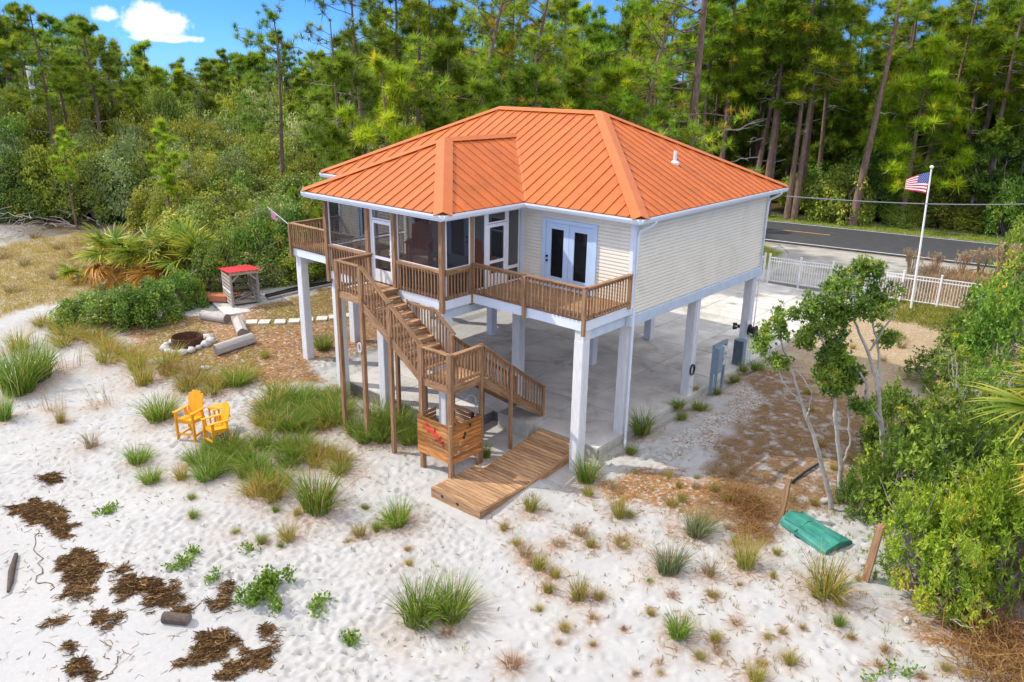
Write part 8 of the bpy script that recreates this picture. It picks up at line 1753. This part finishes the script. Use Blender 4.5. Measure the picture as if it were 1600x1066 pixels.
palm('palmetto', 'yellow green palmetto beyond the road at the right edge', (1.2, 50.6, 0), FAN, 14, 1.15, 32, .1, 1.2, trunk=.8)
palm('palmetto', 'palmetto right behind the cable beyond the road, far right', (3.2, 50.2, 0), FAN, 12, 1.0, 33, .1, 1.2, trunk=.5)
random.seed(21)
mbp = MB(); g = np.random.default_rng(44)
for k in range(34):
    s_ = random.uniform(-8, 26); q = RO + RD * s_ + RN * random.uniform(14, 26)
    palm('saw_palmetto', 'low saw palmetto among the trunks beyond the road', (float(q[0]), float(q[1]), 0), FAN, 9, random.uniform(.8, 1.15), 50 + k, .25, 1.2, trunk=.4, group='saw palmettos beyond the road')

# ------------------------------------------------------------------ small trees on the right, broadleaf trees beyond the road
TSH = {'forked': -.70, 'twin s': .30}
def stem_tree(name, label, base, paths, clumps, seed, lm, bark=M_GREYBARK, ls=.10, lw=.042, per=108):
    """paths: stem polylines (u to the right, z up, v depth, radius); clumps: (u, z, v, radius)"""
    g = np.random.default_rng(seed); t = thing(name, label, 'tree', base); U = np.array([CR.x, CR.y, 0]) / math.hypot(CR.x, CR.y); Vd = np.array([-U[1], U[0], 0]); B = np.array(base)
    W3 = lambda u, z, v: B + U * (u + TSH.get(label[:6], 0) * z / 5 - .125 * z * (name == 'small_tree')) + Vd * v + np.array([0, 0, z])
    tk = MB(); pts = []
    for k, pl in enumerate(paths):
        P_ = np.array([W3(u, z, v) for u, z, v, r in pl]); R_ = [r for *_, r in pl]
        n = 4 * len(P_); tt = np.linspace(0, len(P_) - 1, n); Pi = np.stack([np.interp(tt, range(len(P_)), P_[:, i]) for i in range(3)], 1) + g.normal(0, .012, (n, 3)); Ri = np.interp(tt, range(len(P_)), R_)
        m = MB(); m.tube(Pi, Ri, 7, cap=True); m.obj('trunk' if k == 0 else 'stem', bark, t, smooth=True); pts += list(Pi[n // 3:])
    pts = np.array(pts); br = MB(); cr = MB()
    for (u, z, v, r) in clumps:
        c = W3(u, z, v); j = np.argmin(np.linalg.norm(pts - c, axis=1)); limb(br, pts[j], c, .022, .008, g, 6, .2, 5)
        ns_ = int(9 * r / .35) + 4; sc_ = c + rdir(g, ns_) * (r * g.uniform(.35, 1.35, ns_))[:, None] * [1, 1, .85]
        for q in sc_:
            limb(br, c + (q - c) * .1, q, .009, .004, g, 3, .2, 4)
            n = per; nr = 6; m_ = n // nr; d = rdir(g, m_); ctr = q + d * (.16 * g.uniform(.2, 1.2, m_))[:, None]; ti = np.clip(g.normal(.45, .22) + g.normal(0, .12, m_), 0, 1)
            Dr = unit(np.repeat(d + [0, 0, .5], nr, 0) * .6 + rdir(g, m_ * nr)); leaves(cr, np.repeat(ctr, nr, 0), Dr, ls * g.uniform(.7, 1.2, m_ * nr), lw, np.repeat(ti, nr), g=g, face=np.repeat(d * .6 + [0, 0, .8], nr, 0) + g.normal(0, .3, (m_ * nr, 3)))
    stuff(br.obj('twigs', bark, t, smooth=True)); cr.obj('foliage', lm, t); return t
stem_tree('small_tree', 'forked grey trunked small tree in front of the fence, right of the twin stemmed one', G(7.4, 1.68),
    [[(0, -.2, 0, .085), (.06, .8, 0, .075), (.10, 1.6, .05, .07), (.08, 2.6, .05, .062), (.12, 3.35, 0, .055), (-.05, 4.3, .0, .04), (-.28, 5.0, .1, .028), (-.33, 5.8, .1, .02)],
     [(.05, 2.4, .0, .05), (-.28, 3.0, -.1, .045), (-.22, 3.5, -.1, .035), (-.5, 4.0, -.1, .025), (-.85, 4.4, -.2, .015)],
     [(.12, 3.3, 0, .04), (.28, 4.2, .15, .03), (.22, 5.1, .2, .022), (.45, 5.9, .2, .015)],
     [(-.04, .9, .0, .04), (-.12, 1.1, -.05, .03)], [(.0, 4.3, 0, .03), (.5, 5.2, -.2, .02), (.75, 5.6, -.2, .012)]],
    [(-.45, 5.9, .1, .42), (.05, 6.2, .2, .42), (.4, 5.8, -.1, .36), (-.95, 5.5, -.1, .34), (-.1, 5.45, -.3, .36), (.2, 6.5, .0, .28), (-.55, 5.1, .3, .22), (-1.0, 4.45, -.2, .22), (-.75, 3.85, -.1, .20), (-.7, 3.4, .0, .2), (-.45, 2.9, -.2, .22), (.55, 4.6, .1, .18), (-.3, 3.6, .3, .16)], 71, LM_SHRUB)
stem_tree('small_tree', 'twin stemmed grey small tree leaning towards the rear pier, beside the green boat', G(6.48, .35),
    [[(.02, -.2, 0, .075), (-.35, 1.1, 0, .062), (-.72, 2.2, 0, .052), (-1.05, 3.0, .05, .042), (-1.3, 3.8, .1, .03), (-1.75, 4.9, .2, .018)],
     [(.30, -.1, .4, .075), (.22, 1.2, .35, .062), (-.05, 2.4, .3, .052), (-.12, 3.3, .3, .042), (-.35, 4.2, .2, .03), (-.75, 4.9, .1, .02), (-1.2, 5.4, .1, .014)],
     [(.25, .9, .38, .035), (.42, 1.7, .4, .03), (.30, 2.8, .4, .02), (.2, 3.6, .4, .012)],
     [(-.72, 2.2, 0, .03), (-.95, 2.6, -.1, .025), (-.9, 3.4, -.15, .018), (-1.3, 4.0, -.2, .012)], [(-1.05, 3.0, 0, .025), (-1.6, 3.6, -.1, .018), (-1.9, 4.3, -.1, .01)]],
    [(-.3, 4.5, .2, .42), (-.65, 5.1, .1, .45), (-1.25, 5.55, .1, .42), (-.55, 5.85, .0, .38), (-1.85, 5.0, .2, .34), (-.1, 4.05, .3, .35), (-.35, 3.45, .35, .24), (-.05, 3.35, .3, .22), (.12, 3.75, .4, .2), (-.9, 4.7, .3, .32), (-1.7, 4.1, .0, .16), (-.45, 4.0, .1, .25), (-2.05, 4.55, .1, .22), (-.25, 5.35, .2, .3)], 72, LM_SHRUB)
for k, (x, y, lab, s_) in enumerate(((-.6, 50.0, 'pale trunked broadleaf tree beyond the road right of the flag', 1.0), (2.0, 52.5, 'tall broadleaf tree beyond the road at the right edge', 1.15), (-8.5, 51.5, 'dark glossy broadleaf tree beyond the road behind the verge pine', .75))):
    s = s_ ; g = np.random.default_rng(80 + k); cl = [(g.normal(0, 1.5) * s, g.uniform(2.6, 6.8) * s, g.normal(0, 1.2), g.uniform(.55, .95) * s) for _ in range(22)]
    stem_tree('broadleaf_tree', lab, (x, y, -.05), [[(-.1 * s, -.2, 0, .17), (-.5 * s, 1.6 * s, 0, .13), (-.4 * s, 3.4 * s, 0, .09), (-.9 * s, 5.6 * s, .2, .05)], [(.0, -.1, 0, .15), (.6 * s, 1.9 * s, .2, .12), (.9 * s, 3.6 * s, .2, .08), (.6 * s, 5.8 * s, 0, .045)], [(.9 * s, 3.6 * s, .2, .06), (1.6 * s, 5.2 * s, 0, .03)]], cl, 85 + k, LM_SHRUB if k != 1 else LM_SHRUBL, ls=.24, lw=.12, per=60)

# ------------------------------------------------------------------ beach grass
def tuft_mesh(seed, lm, nb=260, spread=.55, wd=.020, bend=.6, dry=.12, hmin=.45):
    """unit tuft: about 1 high, radius about .7; every blade a bent tapering strip"""
    g = np.random.default_rng(seed); mb = MB(); K = 5; a = g.uniform(0, 2 * PI, nb); rb = spread * np.sqrt(g.random(nb)) * .55; B = np.stack([rb * np.cos(a), rb * np.sin(a), np.zeros(nb)], 1)
    a2 = a + g.normal(0, .5, nb); out = g.uniform(.1, 1.0, nb) * bend; Lh = g.uniform(hmin, 1.05, nb); tt = np.linspace(0, 1, K)
    Q_ = B[:, None, :] + np.stack([np.cos(a2)[:, None] * out[:, None] * tt ** 1.7, np.sin(a2)[:, None] * out[:, None] * tt ** 1.7, Lh[:, None] * (tt - .38 * (out[:, None] * tt) ** 2.2)], -1)
    ti = np.clip(g.normal(.42, .2, nb), 0, .85); ti[g.random(nb) < dry] = .97
    tint = np.clip(ti[:, None] + .18 * (tt[None, :] - .4), 0, 1)
    ribbons(mb, Q_, wd * g.uniform(.7, 1.3, nb), tint, g=g); return mb.mesh('grass_tuft', lm)
TK = {'green': [tuft_mesh(500 + i, LM_GRASS, 300, bend=.75) for i in range(4)], 'yellow': [tuft_mesh(510 + i, LM_GRASSY, 190, bend=.7, dry=.3) for i in range(3)],
      'blue': [tuft_mesh(520 + i, LM_GRASSB, 280, bend=.7, dry=.15) for i in range(2)], 'dry': [tuft_mesh(530 + i, LM_DRY, 110, bend=.8) for i in range(2)],
      'brown': [tuft_mesh(540, LM_BROWN, 120, bend=1.0, hmin=.2)], 'stalk': [tuft_mesh(550 + i, LM_DRY, 34, spread=1.2, wd=.016, bend=.5) for i in range(2)]}
random.seed(33)
for i, (x, y, z, w, h, k, lab) in enumerate(TUFTS):
    lab, grp = (lab, '') if isinstance(lab, str) else TG[lab]
    me = TK[k][i % len(TK[k])]; o = inst('grass_tuft', me, None); o.location = (x, y, z - .03); o.rotation_euler = (random.gauss(0, .09), random.gauss(0, .09), i * 1.7); sx = w / 1.25; o.scale = (sx * random.uniform(.85, 1.2), sx * random.uniform(.8, 1.1), h * 1.06)
    tag(o, lab, 'grass', grp or None)
# sprigs and short grass that nobody could count
def scatter(n, xr_, yr_, weight):
    g = rng; x = g.uniform(*xr_, n); y = g.uniform(*yr_, n); return x[(w := weight(x, y)) > g.random(n)], y[w > g.random(n)] if False else None
def samp(A, x, y):
    i = np.clip(np.searchsorted(gy, y) - 1, 0, H_ - 1); j = np.clip(np.searchsorted(gx, x) - 1, 0, W_ - 1); return A[i, j]
def blades(name, x, y, hgt, wd, lm, per=7, spread=.07, bend=.6, tmean=.5):
    n = len(x) * per; g = rng; z = samp(Zg, x, y); a = g.uniform(0, 2 * PI, n); P_ = np.stack([np.repeat(x, per) + g.normal(0, spread, n), np.repeat(y, per) + g.normal(0, spread, n), np.repeat(z, per) - .01], 1)
    hh = np.repeat(hgt * g.uniform(.5, 1.3, len(x)), per) * g.uniform(.5, 1.1, n); o = hh * g.uniform(.1, 1, n) * bend; tt = np.linspace(0, 1, 3)
    Q_ = P_[:, None, :] + np.stack([np.cos(a)[:, None] * o[:, None] * tt ** 1.6, np.sin(a)[:, None] * o[:, None] * tt ** 1.6, hh[:, None] * (tt - .2 * tt ** 2)], -1)
    mb = MB(); ribbons(mb, Q_, wd, np.clip(g.normal(tmean, .22, n), 0, 1), g=g); return stuff(mb.obj(name, lm))
n = 2600; x = rng.uniform(-19, 12, n); y = rng.uniform(-12, 1.5, n); k = (samp(wet, x, y) < .2) & (rng.random(n) < .10 + .34 * np.clip((x + 2) / 6, 0, 1) * (y > -6) + .22 * (y > -5)) & ~((x > -10.5) & (x < .2) & (y > -3.1)) & ~((x > -2.7) & (x < -.4) & (y > -6.2)) & ~((x > -3.9) & (x < -2.3) & (y > -5.2))
tag(blades('beach_sprigs', x[k], y[k], .16, .014, LM_GRASSY, 8, .05), 'small scattered yellow green sprigs on the open sand', 'grass')
n = 9000; x = rng.uniform(-24, 9, n); y = rng.uniform(-6.5, 8, n); k = (np.maximum(samp(straw, x, y) * .35, samp(olive, x, y)) > rng.random(n)) & ~((x > -10.5) & (x < .2) & (y > -3.1))
tag(blades('low_grass', x[k], y[k], .13, .014, LM_GRASSY, 9, .09, tmean=.62), 'low thin olive grass on the straw covered ground', 'grass')
n = 5200; s_ = rng.uniform(-40, 60, n); o_ = rng.uniform(8.9, 13.0, n); x = RO[0] + RD[0] * s_ + RN[0] * o_; y = RO[1] + RD[1] * s_ + RN[1] * o_
tag(blades('verge_grass', x, y, .22, .04, LM_GRASS, 6, .2, tmean=.6), 'mown yellow green grass along the far side of the road', 'grass')
n = 7000; x = rng.uniform(-47, -30, n); y = rng.uniform(-9, 7, n); k = samp(field0, x, y) * .8 > rng.random(n)
tag(blades('bank_grass', x[k], y[k], .24, .022, LM_GRASSY, 7, .15, tmean=.72), 'rough olive gold grass on the far sandy bank at left', 'grass')
n = 1500; x = rng.uniform(.3, 9, n); y = rng.uniform(23.8, 33, n); k = road_off(x, y) < -.8
tag(blades('field_grass', x[k], y[k], .5, .03, LM_DRY, 7, .15), 'dry tan grass between the white fence and the road', 'grass')
n = 900; x = rng.uniform(1.2, 6, n); y = rng.uniform(19.0, 23.5, n)
tag(blades('fence_grass', x, y, .28, .03, LM_GRASSY, 7, .15, tmean=.35), 'olive grass growing at the foot of the white fence', 'grass')
# reeds with plumes between fence and road
def reed_mesh(seed):
    g = np.random.default_rng(seed); mb = MB(); n = 26; K = 5; tt = np.linspace(0, 1, K); a = g.uniform(0, 2 * PI, n); o = g.uniform(.05, .35, n); hh = g.uniform(.7, 1.1, n)
    Q_ = np.stack([np.cos(a)[:, None] * (.12 + o[:, None] * tt ** 1.5), np.sin(a)[:, None] * (.12 + o[:, None] * tt ** 1.5), hh[:, None] * tt], -1); ribbons(mb, Q_, .03, np.clip(g.normal(.2, .15, n), 0, 1), taper=False, g=g)
    T_ = np.repeat(Q_[:, -1], 26, 0); d = unit(rdir(g, n * 26) * [1, 1, .6] + [0, 0, .7]); T_ = T_ - np.array([0, 0, 1]) * g.uniform(0, .3, n * 26)[:, None]; needles(mb, T_, d, .14, .03, np.clip(g.normal(.6, .2, n * 26), 0, 1), g=g)
    return mb.mesh('reed_clump', LM_REED)
RM = [reed_mesh(600 + i) for i in range(2)]
for k, (x, y, s, lab) in enumerate(((1.2, 31.3, 1.1, 'tan plumed reed clump behind the fence, right of the flagpole'), (2.4, 32.4, 1.2, 'tan plumed reed clump second right of the flagpole'), (3.3, 32.9, 1.4, 'tan plumed reed clump third right of the flagpole'), (4.4, 32.6, 1.9, 'tallest tan plumed reed clump at the right end of the fence'), (5.2, 33.6, 1.6, 'tan plumed reed clump at the right edge by the road'), (.2, 30.2, 1.3, 'small tan reed clump left of the flagpole'))):
    o = inst('reed_clump', RM[k % 2], None); o.location = (x, y, 0); o.scale = (s * .9, s * .9, s); o.rotation_euler = (0, 0, k * 2.2); tag(o, lab, 'reeds')
# dead brown brush
def brush_mesh(seed, n=420):
    g = np.random.default_rng(seed); mb = MB(); K = 7; B = g.normal(0, .33, (n, 3)) * [1, 1, 0] ; d = g.normal(0, 1, (n, 3)); d[:, 2] = np.abs(d[:, 2]) * 1.0 + .15; d = unit(d); tt = np.linspace(0, 1, K); L_ = g.uniform(.4, 1.1, n)
    wv = np.cumsum(g.normal(0, .075, (n, K, 3)), 1); Q_ = B[:, None, :] + d[:, None, :] * (L_[:, None] * tt)[:, :, None] + wv * tt[None, :, None]; Q_[:, :, 2] -= .35 * (tt ** 2)[None, :] * L_[:, None]; Q_[:, :, 2] = np.maximum(Q_[:, :, 2], .02)
    ribbons(mb, Q_, .016, np.clip(g.normal(.5, .25, n), 0, 1), g=g); return mb.mesh('dead_brush', LM_BROWN)
BR = [brush_mesh(620 + i) for i in range(2)]
for k, (x, y, s, h, lab) in enumerate(((4.9, -1.2, .72, .9, 'tan dead brush left of the leaning post'), (4.3, -.9, .8, .8, 'lower tan dead brush at the edge of the brown ground'), (5.35, -1.9, .7, .6, 'small dead brush below the leaning post'), (10.75, -2.2, 1.3, 1.5, 'large tan dead brush at the lower right corner, upper part'), (11.0, -3.3, 1.1, 1.1, 'large tan dead brush at the lower right corner, lower part'), (10.0, -1.6, .9, .9, 'tan dead brush under the light green shrub'))):
    o = inst('dead_brush', BR[k % 2], None); o.location = (x, y, float(H(x, y)) - .02); o.scale = (s, s, h); o.rotation_euler = (0, 0, k * 1.9); tag(o, lab, 'brush')
# creepers
def creeper(label, x, y, z, w, h, seed):
    g = np.random.default_rng(seed); area = w * h; w *= .8; h *= .75; n = int(330 * area * .6) + 40; tall = 'brightest' in label; n *= 4 if tall else 1; mb = MB(); k = max(5, int(9 * area)); cx = g.normal(0, .26, (k, 2)) * [w, h]; ci = g.integers(0, k, n); p = cx[ci] + g.normal(0, .075, (n, 2)); U = np.array([CR.x, CR.y]); U /= np.linalg.norm(U); Vd = np.array([-U[1], U[0]])
    q = np.array([x, y]) + p[:, :1] * U + p[:, 1:] * Vd; zz = samp(Zg, q[:, 0], q[:, 1]) + g.uniform(.0, .34 if tall else .13, n); d = rdir(g, n); d[:, 2] = np.abs(d[:, 2]) + .3; leaves(mb, np.column_stack([q, zz]), unit(d), g.uniform(.07, .12, n), .055, np.clip(g.normal(.5, .22, n), 0, 1), g=g)
    return tag(mb.obj('creeper', LM_CREEP), label, 'creeper')
for i, (x, y, z, w, h, lab) in enumerate(CREEP): creeper(lab, x, y, z, w, h, 700 + i)
# seaweed wrack
for i, (poly, lab) in enumerate(WRACK):
    P_ = np.array(poly); g = np.random.default_rng(800 + i); lo, hi = P_.min(0) - .1, P_.max(0) + .1; area = np.prod(hi - lo); n = int(3600 * area); lo -= .25; hi += .25; q = g.uniform(lo, hi, (n, 2)); sd = poly_sd(q[:, 0], q[:, 1], P_) + (vnoise(q[:, 0], q[:, 1], .22, 60 + i) - .66) * .5 + (vnoise(q[:, 0], q[:, 1], .07, 90) - .5) * .15 + g.normal(0, .06, n); q = q[sd > 0]; n = len(q)
    if n < 60: q = P_.mean(0) + g.normal(0, .1, (120, 2)); n = 120
    a = g.normal(.9, .7, n); L_ = g.uniform(.10, .32, n); K = 4; tt = np.linspace(-.5, .5, K); z = samp(Zg, q[:, 0], q[:, 1]) + np.clip(poly_sd(q[:, 0], q[:, 1], P_), 0, .3) * .28 * g.random(n) + .012
    Q_ = np.stack([q[:, :1] + np.cos(a)[:, None] * L_[:, None] * tt + .03 * g.normal(size=(n, K)), q[:, 1:] + np.sin(a)[:, None] * L_[:, None] * tt + .03 * g.normal(size=(n, K)), z[:, None] + .02 * g.random((n, K))], -1)
    mb = MB(); ribbons(mb, Q_, g.uniform(.010, .026, n), np.clip(g.normal(.38, .26, n), 0, 1), taper=False, g=g); tag(mb.obj('seaweed_wrack', M_WRACK), lab, 'seaweed')
# loose strands, twigs and specks on the sand; pine straw
def strands(name, x, y, L0, L1, w, m, curl=.04, lift=.01):
    n = len(x); g = rng; a = g.uniform(0, 2 * PI, n); L_ = g.uniform(L0, L1, n); K = 4; tt = np.linspace(-.5, .5, K); z = samp(Zg, x, y) + lift
    Q_ = np.stack([x[:, None] + np.cos(a)[:, None] * L_[:, None] * tt + curl * g.normal(size=(n, K)), y[:, None] + np.sin(a)[:, None] * L_[:, None] * tt + curl * g.normal(size=(n, K)), z[:, None] + .012 * g.random((n, K))], -1)
    mb = MB(); ribbons(mb, Q_, g.uniform(.6, 1.4, n) * w, .5, taper=False, side=unit(np.stack([-np.sin(a), np.cos(a), .3 * g.normal(size=n)], 1)), g=g); return stuff(mb.obj(name, m))
slabfree = lambda x, y: ~((x > -10.3) & (x < .15) & (y > -3.1)) & ~((x > -2.7) & (x < -.4) & (y > -6.1))
n = 60000; x = rng.uniform(-25, 10, n); y = rng.uniform(-7, 9, n); k = (np.maximum(samp(straw, x, y), .6 * samp(dirt, x, y)) * .9 > rng.random(n)) & slabfree(x, y)
tag(strands('pine_straw', x[k], y[k], .12, .30, .012, M_STRAW, .02), 'orange brown pine straw lying on the sand around the house', 'pine straw')
n = 5200; x = rng.uniform(-19, 12, n); y = rng.uniform(-17, 1, n); k = slabfree(x, y) & (rng.random(n) < .55 - .3 * samp(wet, x, y))
tag(strands('beach_debris', x[k], y[k], .03, .14, .018, M_SPECK, .01), 'dark twigs and specks scattered over the white sand', 'debris')
n = 420; tt = rng.random(n); x = -14 + tt * 18 + rng.normal(0, 1.3, n); y = -13.3 - .1 * tt * 10 + rng.normal(0, 1.2, n)
tag(strands('wrack_strands', x, y, .08, .34, .012, M_WRACK, .04), 'thin dark seaweed strands on the smooth lower sand', 'seaweed')
for k, pl in enumerate((((-9.6, -13.5), (-8.9, -13.9), (-8.2, -13.9), (-7.4, -14.3), (-6.7, -14.2)), ((-3.2, -14.2), (-2.8, -14.5), (-2.9, -14.9), (-2.3, -15.1)))):
    m = MB(); P_ = np.array([(x, y, float(H(x, y)) + .012) for x, y in pl]); tq = np.linspace(0, len(P_) - 1, 24); Pi = np.stack([np.interp(tq, range(len(P_)), P_[:, i]) for i in range(3)], 1); Pi[:, :2] += rng.normal(0, .05, (24, 2)); m.tube(Pi, rng.uniform(.004, .016, 24), 5); tag(m.obj('seaweed_strand', M_WRACK), ['longest seaweed strand running across the smooth sand at left', 'seaweed strand between the two large lower wrack patches'][k], 'seaweed')
